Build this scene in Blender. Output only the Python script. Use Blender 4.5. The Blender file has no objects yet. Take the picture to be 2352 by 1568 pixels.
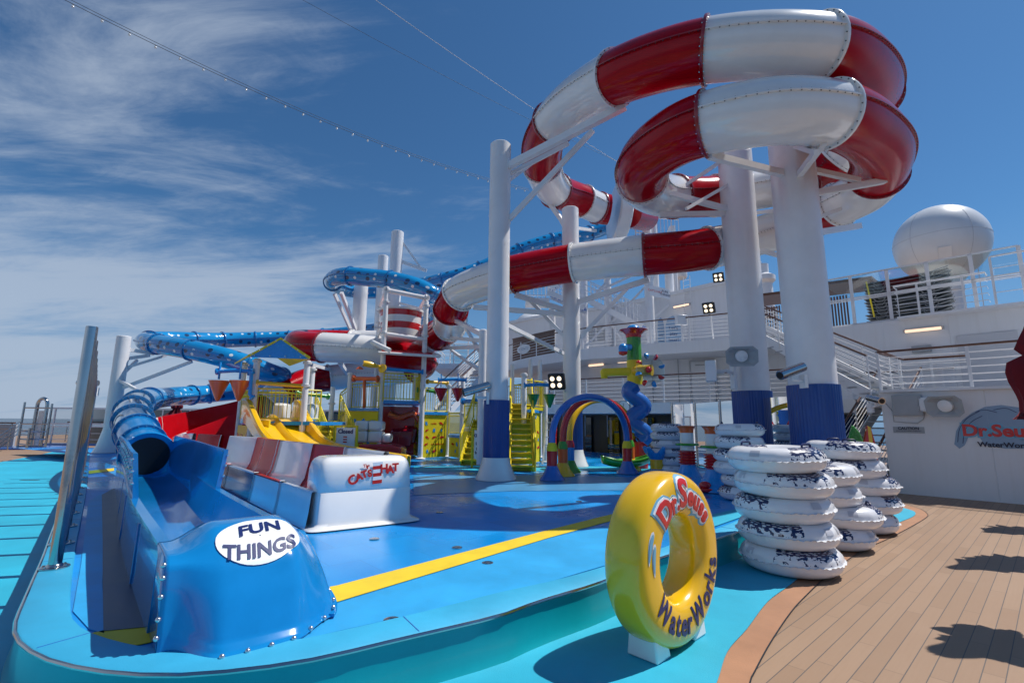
import bpy, math, random
from mathutils import Vector, Matrix
random.seed(7)
R = math.radians
S = bpy.context.scene
COL = S.collection
# ---------------------------------------------------------------- camera
FPX, CX, CY, PITCH, ROLL, EYE = 1111.0, 1176.0, 784.0, R(9.55), 0.0100, 1.6
cd = bpy.data.cameras.new("camera"); cam = bpy.data.objects.new("camera", cd); COL.objects.link(cam)
cd.sensor_width = 36.0; cd.lens = FPX / 2352.0 * 36.0; cd.clip_start = 0.05; cd.clip_end = 60000
CAMM = Matrix.Translation((0, 0, EYE)) @ Matrix.Rotation(R(90) + PITCH, 4, 'X') @ Matrix.Rotation(ROLL, 4, 'Z')
cam.matrix_world = CAMM
S.camera = cam
# ---------------------------------------------------------------- sun, sky, exposure
SUN_EL, SUN_H = R(58), Vector((0.965, 0.262, 0))
S.view_settings.view_transform = 'Standard'; S.view_settings.look = 'None'
S.view_settings.exposure = 0.22; S.view_settings.gamma = 1.0
sd = bpy.data.lights.new("sun", 'SUN'); sd.energy = 4.2; sd.angle = R(0.5); sd.color = (1.0, 0.95, 0.88)
sun = bpy.data.objects.new("sun", sd); COL.objects.link(sun)
sdir = Vector((SUN_H.x * math.cos(SUN_EL), SUN_H.y * math.cos(SUN_EL), math.sin(SUN_EL)))
sun.rotation_euler = sdir.to_track_quat('Z', 'Y').to_euler(); sun.location = (20, 5, 30)
W = bpy.data.worlds.new("World"); S.world = W; W.use_nodes = True
nt = W.node_tree; nt.nodes.clear()
def N(t, **kw):
    n = nt.nodes.new(t)
    for k, v in kw.items(): setattr(n, k, v)
    return n
def M2(op, a, b=None, c=None, clamp=False):
    n = N('ShaderNodeMath', operation=op); n.use_clamp = clamp
    for i, v in enumerate((a, b, c)):
        if v is None: continue
        if hasattr(v, 'links') or hasattr(v, 'is_linked'): nt.links.new(v, n.inputs[i])
        else: n.inputs[i].default_value = v
    return n.outputs[0]
out = N('ShaderNodeOutputWorld'); bg = N('ShaderNodeBackground'); bg.inputs[1].default_value = 0.085
sky = N('ShaderNodeTexSky'); sky.sky_type = 'NISHITA'; sky.sun_disc = False
sky.sun_elevation = SUN_EL; sky.sun_rotation = math.atan2(SUN_H.x, SUN_H.y)
sky.air_density = 1.0; sky.dust_density = 0.3; sky.ozone_density = 3.0; sky.altitude = 50
tc = N('ShaderNodeTexCoord'); sep = N('ShaderNodeSeparateXYZ'); nt.links.new(tc.outputs['Generated'], sep.inputs[0])
zz = M2('MAXIMUM', sep.outputs[2], 0.0)
den = M2('ADD', zz, 0.16)
cx = M2('DIVIDE', sep.outputs[0], den); cy = M2('DIVIDE', sep.outputs[1], den)
comb = N('ShaderNodeCombineXYZ'); nt.links.new(cx, comb.inputs[0]); nt.links.new(cy, comb.inputs[1])
mp = N('ShaderNodeMapping'); mp.inputs['Rotation'].default_value = (0, 0, R(-28)); mp.inputs['Scale'].default_value = (0.55, 1.5, 1); mp.inputs['Location'].default_value = (2.1, 0.9, 0)
nt.links.new(comb.outputs[0], mp.inputs[0])
n1 = N('ShaderNodeTexNoise'); n1.inputs['Scale'].default_value = 1.15; n1.inputs['Detail'].default_value = 9; n1.inputs['Roughness'].default_value = 0.62; n1.inputs['Distortion'].default_value = 0.6
nt.links.new(mp.outputs[0], n1.inputs['Vector'])
n2 = N('ShaderNodeTexNoise'); n2.inputs['Scale'].default_value = 5.5; n2.inputs['Detail'].default_value = 6; n2.inputs['Roughness'].default_value = 0.7; n2.inputs['Distortion'].default_value = 1.2
nt.links.new(mp.outputs[0], n2.inputs['Vector'])
# cirrus lies mostly in the western (left) and low eastern sky
left = M2('MULTIPLY_ADD', sep.outputs[0], -0.40, 0.02)
low = M2('MULTIPLY', M2('SUBTRACT', 0.42, zz), 0.30)
dens = M2('ADD', M2('ADD', M2('MULTIPLY_ADD', n2.outputs[0], 0.20, n1.outputs[0]), left), low)
mr = N('ShaderNodeMapRange'); mr.inputs[1].default_value = 0.71; mr.inputs[2].default_value = 1.02; mr.inputs[3].default_value = 0; mr.inputs[4].default_value = 0.72
mr.interpolation_type = 'SMOOTHSTEP'
nt.links.new(dens, mr.inputs[0])
tint = N('ShaderNodeMix', data_type='RGBA', blend_type='MULTIPLY'); tint.inputs[0].default_value = 1.0
nt.links.new(sky.outputs[0], tint.inputs[6]); tint.inputs[7].default_value = (0.42, 0.73, 0.93, 1)
hz = N('ShaderNodeMapRange'); hz.inputs[1].default_value = 0.0; hz.inputs[2].default_value = 0.34; hz.inputs[3].default_value = 0.85; hz.inputs[4].default_value = 0.0; hz.interpolation_type = 'SMOOTHSTEP'; nt.links.new(zz, hz.inputs[0])
hm = N('ShaderNodeMix', data_type='RGBA'); nt.links.new(hz.outputs[0], hm.inputs[0]); nt.links.new(tint.outputs[2], hm.inputs[6]); hm.inputs[7].default_value = (1.9, 3.2, 5.4, 1)
mx = N('ShaderNodeMix', data_type='RGBA'); nt.links.new(mr.outputs[0], mx.inputs[0])
nt.links.new(hm.outputs[2], mx.inputs[6]); mx.inputs[7].default_value = (4.6, 5.4, 6.6, 1)

nt.links.new(mx.outputs[2], bg.inputs[0]); nt.links.new(bg.outputs[0], out.inputs[0])
# ---------------------------------------------------------------- measuring helpers (picture scale 2352 x 1568)
ROT = CAMM.to_3x3(); EYEV = Vector((0, 0, EYE))
def ray(x, y): return ROT @ Vector(((x - CX) / FPX, -(y - CY) / FPX, -1.0))
def P(x, y, Y):            # point at ground distance Y
    d = ray(x, y); return EYEV + d * (Y / d.y)
def C(x, y, zc):           # point at optical depth zc
    return EYEV + ray(x, y) * zc
def G(x, y, z=0.0):        # point on the level z
    d = ray(x, y); return EYEV + d * ((z - EYE) / d.z)
def VPL(x, y, p0, d0):     # point on the upright plane through p0 along d0
    d = ray(x, y); n = Vector((d0[1], -d0[0], 0)); q = Vector((p0[0], p0[1], 0))
    return EYEV + d * ((q - EYEV).dot(n) / d.dot(n))
# ship axes: AX runs along the ship, PX across it
AX = Vector((math.sin(R(48)), math.cos(R(48)), 0)); PXX = Vector((-AX.y, AX.x, 0)); UP = Vector((0, 0, 1))
# ---------------------------------------------------------------- materials
MAT = {}
def mat(name, col, rough=0.5, metal=0.0, coat=0.0, var=0.0, vs=3.0, bump=0.0, bs=40.0, spec=0.5, alpha=1.0, trans=0.0, emis=0.0, coord='Object'):
    m = bpy.data.materials.new(name); m.use_nodes = True; t = m.node_tree; b = t.nodes['Principled BSDF']
    b.inputs['Base Color'].default_value = (*col, 1); b.inputs['Roughness'].default_value = rough
    b.inputs['Metallic'].default_value = metal; b.inputs['Coat Weight'].default_value = coat; b.inputs['Coat Roughness'].default_value = 0.06
    b.inputs['Specular IOR Level'].default_value = spec; b.inputs['Alpha'].default_value = alpha
    b.inputs['Transmission Weight'].default_value = trans
    if emis: b.inputs['Emission Color'].default_value = (*col, 1); b.inputs['Emission Strength'].default_value = emis
    if var or bump:
        tcn = t.nodes.new('ShaderNodeTexCoord')
    if var:
        n = t.nodes.new('ShaderNodeTexNoise'); n.inputs['Scale'].default_value = vs; n.inputs['Detail'].default_value = 6; n.inputs['Roughness'].default_value = 0.65
        t.links.new(tcn.outputs[coord], n.inputs['Vector'])
        r = t.nodes.new('ShaderNodeMapRange'); r.inputs[1].default_value = 0.3; r.inputs[2].default_value = 0.7; r.inputs[3].default_value = 1 - var; r.inputs[4].default_value = 1 + var * 0.5
        t.links.new(n.outputs[0], r.inputs[0])
        x = t.nodes.new('ShaderNodeMix'); x.data_type = 'RGBA'; x.blend_type = 'MULTIPLY'; x.inputs[0].default_value = 1; x.inputs[6].default_value = (*col, 1)
        cb = t.nodes.new('ShaderNodeCombineColor'); [t.links.new(r.outputs[0], cb.inputs[i]) for i in range(3)]
        t.links.new(cb.outputs[0], x.inputs[7]); t.links.new(x.outputs[2], b.inputs['Base Color'])
        rr = t.nodes.new('ShaderNodeMapRange'); rr.inputs[3].default_value = max(0.02, rough - 0.08); rr.inputs[4].default_value = min(1, rough + 0.12)
        t.links.new(n.outputs[0], rr.inputs[0]); t.links.new(rr.outputs[0], b.inputs['Roughness'])
    if bump:
        n = t.nodes.new('ShaderNodeTexNoise'); n.inputs['Scale'].default_value = bs; n.inputs['Detail'].default_value = 3
        t.links.new(tcn.outputs[coord], n.inputs['Vector'])
        bp = t.nodes.new('ShaderNodeBump'); bp.inputs['Strength'].default_value = bump; bp.inputs['Distance'].default_value = 0.01
        t.links.new(n.outputs[0], bp.inputs['Height']); t.links.new(bp.outputs[0], b.inputs['Normal'])
    MAT[name] = m; return m
mat('white_paint', (0.78, 0.78, 0.79), 0.32, coat=0.25, var=0.07, vs=1.2, bump=0.02, bs=6)
mat('ship_white', (0.74, 0.75, 0.78), 0.42, var=0.08, vs=0.6, bump=0.12, bs=1.2)
mat('white_gel', (0.80, 0.80, 0.79), 0.16, coat=0.7, var=0.05, vs=1.6, bump=0.03, bs=5)
mat('red_gel', (0.40, 0.002, 0.010), 0.15, coat=0.10, spec=0.16, var=0.18, vs=1.5, bump=0.03, bs=5)
mat('flange_red', (0.26, 0.004, 0.012), 0.25, coat=0.5)
mat('bolt_dark', (0.10, 0.10, 0.11), 0.35, metal=0.8)
mat('bolt_light', (0.62, 0.64, 0.68), 0.22, metal=0.9)
mat('blue_gel', (0.004, 0.215, 0.55), 0.14, coat=0.55, var=0.14, vs=1.8, bump=0.03, bs=5)
mat('blue_flange', (0.010, 0.16, 0.42), 0.25, coat=0.5)
mat('navy_gel', (0.012, 0.018, 0.075), 0.12, coat=0.1, spec=0.3)
mat('column_blue', (0.006, 0.060, 0.27), 0.40, coat=0.2, var=0.1)
mat('chrome', (0.52, 0.51, 0.50), 0.13, metal=1.0, var=0.10, vs=7, bump=0.03, bs=30)
mat('yellow', (0.86, 0.50, 0.006), 0.22, coat=0.6, var=0.07, vs=2)
mat('yellow_paint', (0.78, 0.62, 0.015), 0.4, var=0.12, vs=2)
mat('orange', (0.80, 0.13, 0.02), 0.3, coat=0.4, var=0.08)
mat('red', (0.55, 0.010, 0.014), 0.22, coat=0.6, var=0.1)
mat('green', (0.045, 0.30, 0.02), 0.25, coat=0.5, var=0.1)
mat('dark_green', (0.01, 0.22, 0.06), 0.3, coat=0.4)
mat('sky_blue', (0.012, 0.28, 0.72), 0.25, coat=0.5, var=0.08)
mat('water_blue', (0.02, 0.14, 0.50), 0.22, coat=0.6, var=0.1)
mat('black', (0.012, 0.012, 0.014), 0.4)
mat('dark', (0.02, 0.022, 0.026), 0.35, var=0.2)
mat('void', (0.006, 0.007, 0.009), 0.6)
mat('brown', (0.10, 0.035, 0.018), 0.35, coat=0.3, var=0.25, vs=5)
mat('grey', (0.36, 0.38, 0.40), 0.4, var=0.08)
mat('vinyl_white', (0.76, 0.77, 0.80), 0.26, coat=0.35, var=0.04, vs=4, bump=0.06, bs=8)
mat('vinyl_navy', (0.008, 0.018, 0.085), 0.25, coat=0.4)
mat('navy', (0.01, 0.02, 0.10), 0.35)
mat('vinyl_print', (0.50, 0.51, 0.56), 0.3)
mat('fabric_red', (0.16, 0.004, 0.012), 0.85, var=0.25, vs=6)
mat('lamp', (1.0, 0.82, 0.58), 0.4, emis=1.4)
mat('tube_lamp', (1.0, 0.70, 0.48), 0.4, emis=0.9)
mat('text_navy', (0.008, 0.02, 0.12), 0.4)
mat('text_red', (0.60, 0.012, 0.012), 0.35, coat=0.3)
mat('text_black', (0.015, 0.02, 0.05), 0.5)
mat('decal_white', (0.80, 0.83, 0.86), 0.35)
mat('decal_blue', (0.16, 0.42, 0.60), 0.4)
mat('pale_blue_decal', (0.25, 0.36, 0.50), 0.4)
mat('teal', (0.0, 0.30, 0.36), 0.30, coat=0.25, var=0.14, vs=1.1)
mat('rim_blue', (0.030, 0.375, 0.62), 0.55, var=0.16, vs=1.6, bump=0.25, bs=160)
mat('deck_light', (0.018, 0.40, 0.58), 0.55, var=0.20, vs=0.9, bump=0.25, bs=160)
mat('margin_tan', (0.39, 0.195, 0.105), 0.62, var=0.16, vs=2.4, bump=0.2, bs=90)
mat('yellow_line', (0.80, 0.57, 0.02), 0.55, var=0.12, vs=3, bump=0.15, bs=120)
mat('wet', (0.012, 0.07, 0.26), 0.05, spec=0.6)
mat('lead_net', (0.02, 0.022, 0.028), 0.6, var=0.3, vs=9)
mat('flesh_glass', (0.60, 0.70, 0.74), 0.03, alpha=0.20, spec=0.8)
mat('pool_wall_grey', (0.17, 0.24, 0.33), 0.10, coat=0.7, var=0.2)
def glass_mat(name, col, a):
    m = bpy.data.materials.new(name); m.use_nodes = True; t = m.node_tree; t.nodes.clear()
    o = t.nodes.new('ShaderNodeOutputMaterial'); tr = t.nodes.new('ShaderNodeBsdfTransparent'); tr.inputs[0].default_value = (*col, 1)
    g = t.nodes.new('ShaderNodeBsdfGlossy'); g.inputs['Roughness'].default_value = 0.02
    f = t.nodes.new('ShaderNodeFresnel'); f.inputs[0].default_value = 1.5
    ad = t.nodes.new('ShaderNodeMath'); ad.operation = 'MULTIPLY_ADD'; ad.inputs[1].default_value = 1.2; ad.inputs[2].default_value = a
    x = t.nodes.new('ShaderNodeMixShader'); t.links.new(f.outputs[0], ad.inputs[0]); t.links.new(ad.outputs[0], x.inputs[0])
    t.links.new(tr.outputs[0], x.inputs[1]); t.links.new(g.outputs[0], x.inputs[2]); t.links.new(x.outputs[0], o.inputs[0])
    MAT[name] = m; return m
glass_mat('glass', (0.86, 0.93, 0.94), 0.03)
glass_mat('smoked_glass', (0.10, 0.12, 0.15), 0.03)
glass_mat('clear_blue', (0.42, 0.66, 0.85), 0.12)
# ribbed / dotted / deck materials with their own node set-ups
def nodes_of(name, rough=0.5, coat=0.0):
    m = bpy.data.materials.new(name); m.use_nodes = True; t = m.node_tree; b = t.nodes['Principled BSDF']
    b.inputs['Roughness'].default_value = rough; b.inputs['Coat Weight'].default_value = coat
    MAT[name] = m; return m, t, b
def tmath(t, op, a, b=None, c=None):
    n = t.nodes.new('ShaderNodeMath'); n.operation = op
    for i, v in enumerate((a, b, c)):
        if v is None: continue
        if isinstance(v, (int, float)): n.inputs[i].default_value = v
        else: t.links.new(v, n.inputs[i])
    return n.outputs[0]
def tmix(t, f, a, b, blend='MIX'):
    n = t.nodes.new('ShaderNodeMix'); n.data_type = 'RGBA'; n.blend_type = blend
    for i, v in ((0, f), (6, a), (7, b)):
        if isinstance(v, (int, float)): n.inputs[i].default_value = v
        elif isinstance(v, tuple): n.inputs[i].default_value = (*v, 1)
        else: t.links.new(v, n.inputs[i])
    return n.outputs[2]
def tnoise(t, vec, scale, detail=5, rough=0.6):
    n = t.nodes.new('ShaderNodeTexNoise'); n.inputs['Scale'].default_value = scale; n.inputs['Detail'].default_value = detail; n.inputs['Roughness'].default_value = rough
    t.links.new(vec, n.inputs['Vector']); return n.outputs[0]
def trange(t, v, a, b, c=0.0, d=1.0):
    n = t.nodes.new('ShaderNodeMapRange'); t.links.new(v, n.inputs[0])
    for i, q in enumerate((a, b, c, d)): n.inputs[i + 1].default_value = q
    return n.outputs[0]
# polka dots on the blue slide: white and dark spots on the unrolled tube
m, t, b = nodes_of('dotted_blue', 0.13, 0.85)
uv = t.nodes.new('ShaderNodeTexCoord').outputs['UV']
vo = t.nodes.new('ShaderNodeTexVoronoi'); vo.voronoi_dimensions = '2D'; vo.inputs['Scale'].default_value = 2.15; vo.inputs['Randomness'].default_value = 0.45
t.links.new(uv, vo.inputs['Vector'])
sc_ = t.nodes.new('ShaderNodeSeparateColor'); t.links.new(vo.outputs['Color'], sc_.inputs[0])
dark = tmath(t, 'GREATER_THAN', sc_.outputs[0], 0.52)
rad = trange(t, dark, 0, 1, 0.135, 0.20)
dot = tmath(t, 'LESS_THAN', vo.outputs['Distance'], rad)
dc = tmix(t, dark, (0.70, 0.78, 0.80), (0.012, 0.05, 0.13))
nv = tnoise(t, uv, 1.5); base = tmix(t, nv, (0.005, 0.19, 0.48), (0.010, 0.30, 0.64))
t.links.new(tmix(t, dot, base, dc), b.inputs['Base Color'])
# plank deck
m, t, b = nodes_of('planks', 0.55)
ob = t.nodes.new('ShaderNodeTexCoord').outputs['Object']
mpn = t.nodes.new('ShaderNodeMapping'); mpn.vector_type = 'TEXTURE'; mpn.inputs['Rotation'].default_value = (0, 0, math.atan2(AX.y, AX.x)); t.links.new(ob, mpn.inputs[0])
sp = t.nodes.new('ShaderNodeSeparateXYZ'); t.links.new(mpn.outputs[0], sp.inputs[0])
PW = 0.112
row = tmath(t, 'FLOOR', tmath(t, 'DIVIDE', sp.outputs[1], PW))
fr = tmath(t, 'FRACT', tmath(t, 'DIVIDE', sp.outputs[1], PW))
seam = tmath(t, 'LESS_THAN', fr, 0.055)
wn = t.nodes.new('ShaderNodeTexWhiteNoise'); wn.noise_dimensions = '1D'; t.links.new(row, wn.inputs['W'])
along = tmath(t, 'ADD', tmath(t, 'DIVIDE', sp.outputs[0], 1.75), wn.outputs[0])
butt = tmath(t, 'LESS_THAN', tmath(t, 'FRACT', along), 0.0042)
wn2 = t.nodes.new('ShaderNodeTexWhiteNoise'); wn2.noise_dimensions = '2D'
cv = t.nodes.new('ShaderNodeCombineXYZ'); t.links.new(row, cv.inputs[0]); t.links.new(tmath(t, 'FLOOR', along), cv.inputs[1]); t.links.new(cv.outputs[0], wn2.inputs['Vector'])
pv = tmix(t, wn2.outputs[0], (0.295, 0.188, 0.117), (0.350, 0.230, 0.148))
stn = tnoise(t, ob, 0.9, 6); pv = tmix(t, trange(t, stn, 0.35, 0.7, 0, 0.30), pv, (0.27, 0.155, 0.085))
stm = t.nodes.new('ShaderNodeMapping'); stm.inputs['Scale'].default_value = (2.5, 60, 1); t.links.new(mpn.outputs[0], stm.inputs[0])
pv = tmix(t, trange(t, tnoise(t, stm.outputs[0], 1.0, 3), 0.3, 0.7, 0.0, 0.16), pv, (0.24, 0.14, 0.08))
pv = tmix(t, seam, pv, (0.10, 0.085, 0.075)); pv = tmix(t, tmath(t, 'MULTIPLY', butt, 0.95), pv, (0.20, 0.13, 0.085))
# a damp stain on the boards
std = G(2105, 1313, 0); dx = tmath(t, 'SUBTRACT', sp.outputs[0], std.dot(AX)); dy = tmath(t, 'SUBTRACT', sp.outputs[1], std.dot(PXX))
dd = tmath(t, 'ADD', tmath(t, 'MULTIPLY', dx, dx), tmath(t, 'MULTIPLY', dy, dy))
dd = tmath(t, 'ADD', dd, tmath(t, 'MULTIPLY', tmath(t, 'SUBTRACT', tnoise(t, ob, 14, 3), 0.5), 0.012))
pv = tmix(t, tmath(t, 'MULTIPLY', tmath(t, 'LESS_THAN', dd, 0.0065), 0.55), pv, (0.13, 0.065, 0.03))
t.links.new(pv, b.inputs['Base Color'])
# play deck rubber: tile patches in two blues, scuffs, damp gloss
m, t, b = nodes_of('play_deck', 0.4)
ob = t.nodes.new('ShaderNodeTexCoord').outputs['Object']
br = t.nodes.new('ShaderNodeTexBrick'); br.offset = 0.5; br.inputs['Scale'].default_value = 1.0; br.inputs['Mortar Size'].default_value = 0.004
br.inputs['Brick Width'].default_value = 0.6; br.inputs['Row Height'].default_value = 0.6
br.inputs['Color1'].default_value = (0.002, 0.225, 0.60, 1); br.inputs['Color2'].default_value = (0.002, 0.270, 0.70, 1); br.inputs['Mortar'].default_value = (0.002, 0.18, 0.50, 1)
mpn = t.nodes.new('ShaderNodeMapping'); mpn.vector_type = 'TEXTURE'; mpn.inputs['Rotation'].default_value = (0, 0, math.atan2(AX.y, AX.x)); t.links.new(ob, mpn.inputs[0]); t.links.new(mpn.outputs[0], br.inputs['Vector'])
n_ = tnoise(t, ob, 0.55, 6, 0.7); c_ = tmix(t, trange(t, n_, 0.45, 0.75, 0, 0.5), br.outputs[0], (0.015, 0.36, 0.74))
n3 = tnoise(t, ob, 7, 6, 0.75); c_ = tmix(t, trange(t, n3, 0.56, 0.8, 0, 0.32), c_, (0.06, 0.44, 0.78))
t.links.new(c_, b.inputs['Base Color'])
wetn = tnoise(t, ob, 0.42, 4, 0.55)
t.links.new(trange(t, wetn, 0.44, 0.60, 0.46, 0.08), b.inputs['Roughness'])
n4 = tnoise(t, ob, 130, 2); bp = t.nodes.new('ShaderNodeBump'); bp.inputs['Strength'].default_value = 0.15; bp.inputs['Distance'].default_value = 0.006; t.links.new(n4, bp.inputs['Height']); t.links.new(bp.outputs[0], b.inputs['Normal'])
# ship steel: faint vertical run-off streaks
m, t, b = nodes_of('ship_white', .42)
ob = t.nodes.new('ShaderNodeTexCoord').outputs['Object']; mpn = t.nodes.new('ShaderNodeMapping'); mpn.inputs['Scale'].default_value = (5, 5, .35); t.links.new(ob, mpn.inputs[0])
c_ = tmix(t, trange(t, tnoise(t, mpn.outputs[0], 1.2, 6, .7), .48, .78, 0, .30), (.74, .75, .77), (.58, .56, .52)); c_ = tmix(t, trange(t, tnoise(t, ob, .7, 4), .35, .7, 0, .3), c_, (.67, .69, .73))
t.links.new(c_, b.inputs['Base Color']); bp = t.nodes.new('ShaderNodeBump'); bp.inputs['Strength'].default_value = .35; bp.inputs['Distance'].default_value = .02; t.links.new(tnoise(t, ob, 1.1, 2), bp.inputs['Height']); t.links.new(bp.outputs[0], b.inputs['Normal'])
# sea
m, t, b = nodes_of('sea', 0.25); b.inputs['Base Color'].default_value = (0.03, 0.06, 0.09, 1)
ob = t.nodes.new('ShaderNodeTexCoord').outputs['Object']
n4 = tnoise(t, ob, 0.12, 8, 0.7); bp = t.nodes.new('ShaderNodeBump'); bp.inputs['Strength'].default_value = 0.6; bp.inputs['Distance'].default_value = 1.2; t.links.new(n4, bp.inputs['Height']); t.links.new(bp.outputs[0], b.inputs['Normal'])
# ---------------------------------------------------------------- mesh builder
WM = {}
class MB:
    def __init__(s): s.v = []; s.f = []; s.m = []; s.uv = []; s.use_uv = False
    def face(s, idx, m=0, uv=None):
        s.f.append(idx); s.m.append(m); s.uv.append(uv)
        if uv: s.use_uv = True
    def add(s, vs, fs, m=0):
        o = len(s.v); s.v += [Vector(v) for v in vs]
        for f in fs: s.face([o + i for i in f], m)
    def obox(s, c, ex, ey, ez, m=0):      # centre and three half-edge vectors
        c = Vector(c); o = len(s.v)
        for k in (-1, 1):
            for a, bb in ((-1, -1), (1, -1), (1, 1), (-1, 1)): s.v.append(c + ex * a + ey * bb + ez * k)
        for f in ((3, 2, 1, 0), (4, 5, 6, 7), (0, 1, 5, 4), (1, 2, 6, 5), (2, 3, 7, 6), (3, 0, 4, 7)): s.face([o + i for i in f], m)
        return s
    def box(s, c, sx, sy, sz, d=None, m=0):
        d = Vector(d).normalized() if d is not None else Vector((1, 0, 0)); e = Vector((-d.y, d.x, 0))
        return s.obox(c, d * sx / 2, e * sy / 2, UP * sz / 2, m)
    def beam(s, p, q, w, h=None, m=0, up=None):
        p = Vector(p); q = Vector(q); h = h or w; d = q - p; L = d.length
        if L < 1e-6: return s
        d /= L; u = up or UP
        if abs(d.dot(u)) > 0.98: u = Vector((1, 0, 0)) if up is None else PXX
        sd_ = d.cross(u).normalized(); u2 = sd_.cross(d)
        return s.obox((p + q) / 2, d * L / 2, sd_ * w / 2, u2 * h / 2, m)
    def cyl(s, p, q, r0, r1=None, n=12, caps=True, m=0):
        p = Vector(p); q = Vector(q); r1 = r0 if r1 is None else r1; d = (q - p).normalized()
        a = d.orthogonal().normalized(); bb = d.cross(a); o = len(s.v)
        for c, r in ((p, r0), (q, r1)):
            for i in range(n):
                t_ = 2 * math.pi * i / n; s.v.append(c + (a * math.cos(t_) + bb * math.sin(t_)) * r)
        for i in range(n): j = (i + 1) % n; s.face([o + i, o + j, o + n + j, o + n + i], m)
        if caps: s.face([o + i for i in range(n)][::-1], m); s.face([o + n + i for i in range(n)], m)
        return s
    def tube(s, pts, r, n=8, caps=True, m=0, closed=False):
        pts = [Vector(p) for p in pts]; L = len(pts); o = len(s.v); prev = None
        rr = r if isinstance(r, (list, tuple)) else [r] * L
        for k, p in enumerate(pts):
            if closed: d = pts[(k + 1) % L] - pts[k - 1]
            else: d = pts[min(k + 1, L - 1)] - pts[max(k - 1, 0)]
            d.normalize()
            a = d.orthogonal().normalized() if prev is None else (prev - d * prev.dot(d)).normalized()
            prev = a; bb = d.cross(a)
            for i in range(n):
                t_ = 2 * math.pi * i / n; s.v.append(p + (a * math.cos(t_) + bb * math.sin(t_)) * rr[k])
        for k in range(L if closed else L - 1):
            for i in range(n):
                j = (i + 1) % n; k2 = (k + 1) % L
                s.face([o + k * n + i, o + k * n + j, o + k2 * n + j, o + k2 * n + i], m)
        if caps and not closed: s.face([o + i for i in range(n)][::-1], m); s.face([o + (L - 1) * n + i for i in range(n)], m)
        return s
    def lathe(s, prof, c=(0, 0, 0), n=24, m=0, axis=None, mats=None, a0=0.0, a1=2 * math.pi):
        c = Vector(c); ax = Vector(axis).normalized() if axis is not None else UP
        a = Vector((1, 0, 0)) if axis is None else ax.orthogonal().normalized(); bb = ax.cross(a); o = len(s.v)
        for r, z in prof:
            for i in range(n):
                t_ = a0 + (a1 - a0) * i / n; s.v.append(c + (a * math.cos(t_) + bb * math.sin(t_)) * max(r, 1e-4) + ax * z)
        for k in range(len(prof) - 1):
            for i in range(n):
                j = (i + 1) % n; s.face([o + k * n + i, o + k * n + j, o + (k + 1) * n + j, o + (k + 1) * n + i], mats[k] if mats else m)
        if prof[0][0] > 1e-3: s.face([o + i for i in range(n)][::-1], mats[0] if mats else m)
        if prof[-1][0] > 1e-3: s.face([o + (len(prof) - 1) * n + i for i in range(n)], mats[-1] if mats else m)
        return s
    def ball(s, c, r, n=12, m=0, sq=(1, 1, 1), rings=8):
        c = Vector(c); o = len(s.v); h = rings
        for k in range(h + 1):
            ph = math.pi * k / h
            for i in range(n):
                t_ = 2 * math.pi * i / n
                s.v.append(c + Vector((math.sin(ph) * math.cos(t_) * r * sq[0], math.sin(ph) * math.sin(t_) * r * sq[1], -math.cos(ph) * r * sq[2])))
        for k in range(h):
            for i in range(n): j = (i + 1) % n; s.face([o + k * n + i, o + k * n + j, o + (k + 1) * n + j, o + (k + 1) * n + i], m)
        return s
    def slab(s, pts, vec, m=0, ms=None):   # polygon extruded along vec
        pts = [Vector(p) for p in pts]; n = len(pts); o = len(s.v); vec = Vector(vec)
        s.v += pts + [p + vec for p in pts]
        s.face([o + i for i in range(n)][::-1], m); s.face([o + n + i for i in range(n)], m)
        for i in range(n): j = (i + 1) % n; s.face([o + i, o + j, o + n + j, o + n + i], m if ms is None else ms)
        return s
    def wall(s, pts, z0, z1, th, m=0, z1b=None):    # upright strip following pts, thickness th to its left
        for i in range(len(pts) - 1):
            p, q = Vector((pts[i][0], pts[i][1], 0)), Vector((pts[i + 1][0], pts[i + 1][1], 0))
            d = (q - p).normalized(); nn = Vector((-d.y, d.x, 0)) * th
            s.slab([p + UP * z0, q + UP * z0, q + UP * z1, p + UP * z1], nn, m)
        return s
    def grid(s, rows, m=0, closed=False):
        o = len(s.v); nr = len(rows); nc = len(rows[0])
        for r_ in rows: s.v += [Vector(p) for p in r_]
        for k in range(nr - 1):
            for i in range(nc if closed else nc - 1):
                j = (i + 1) % nc; s.face([o + k * nc + i, o + k * nc + j, o + (k + 1) * nc + j, o + (k + 1) * nc + i], m)
        return s
    def build(s, name, mats, parent=None, label=None, cat=None, group=None, kind=None, smooth=35, bevel=0.0, origin=None, subsurf=0, solid=0.0):
        if isinstance(mats, str): mats = [mats]
        me = bpy.data.meshes.new(name); 
        if parent is not None: Mi = WM[parent.name].inverted(); loc = None
        else:
            if origin is None:
                zs = min(v.z for v in s.v); n = len(s.v); origin = (sum(v.x for v in s.v) / n, sum(v.y for v in s.v) / n, zs)
            loc = Vector(origin); Mi = Matrix.Translation(-loc)
        if parent is not None:
            n = len(s.v); cc = Vector((sum(v.x for v in s.v) / n, sum(v.y for v in s.v) / n, sum(v.z for v in s.v) / n)); lc = Mi @ cc
            Mi = Matrix.Translation(-lc) @ Mi
        me.from_pydata([Mi @ v for v in s.v], [], s.f)
        for q in mats: me.materials.append(MAT[q])
        me.polygons.foreach_set('material_index', s.m)
        if s.use_uv:
            ul = me.uv_layers.new(name='UVMap'); k = 0
            for fi, f in enumerate(s.f):
                for j in range(len(f)):
                    if s.uv[fi]: ul.data[k].uv = s.uv[fi][j]
                    k += 1
        me.update()
        if smooth:
            me.polygons.foreach_set('use_smooth', [True] * len(me.polygons)); me.set_sharp_from_angle(angle=R(smooth))
        o = bpy.data.objects.new(name, me); COL.objects.link(o)
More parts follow.
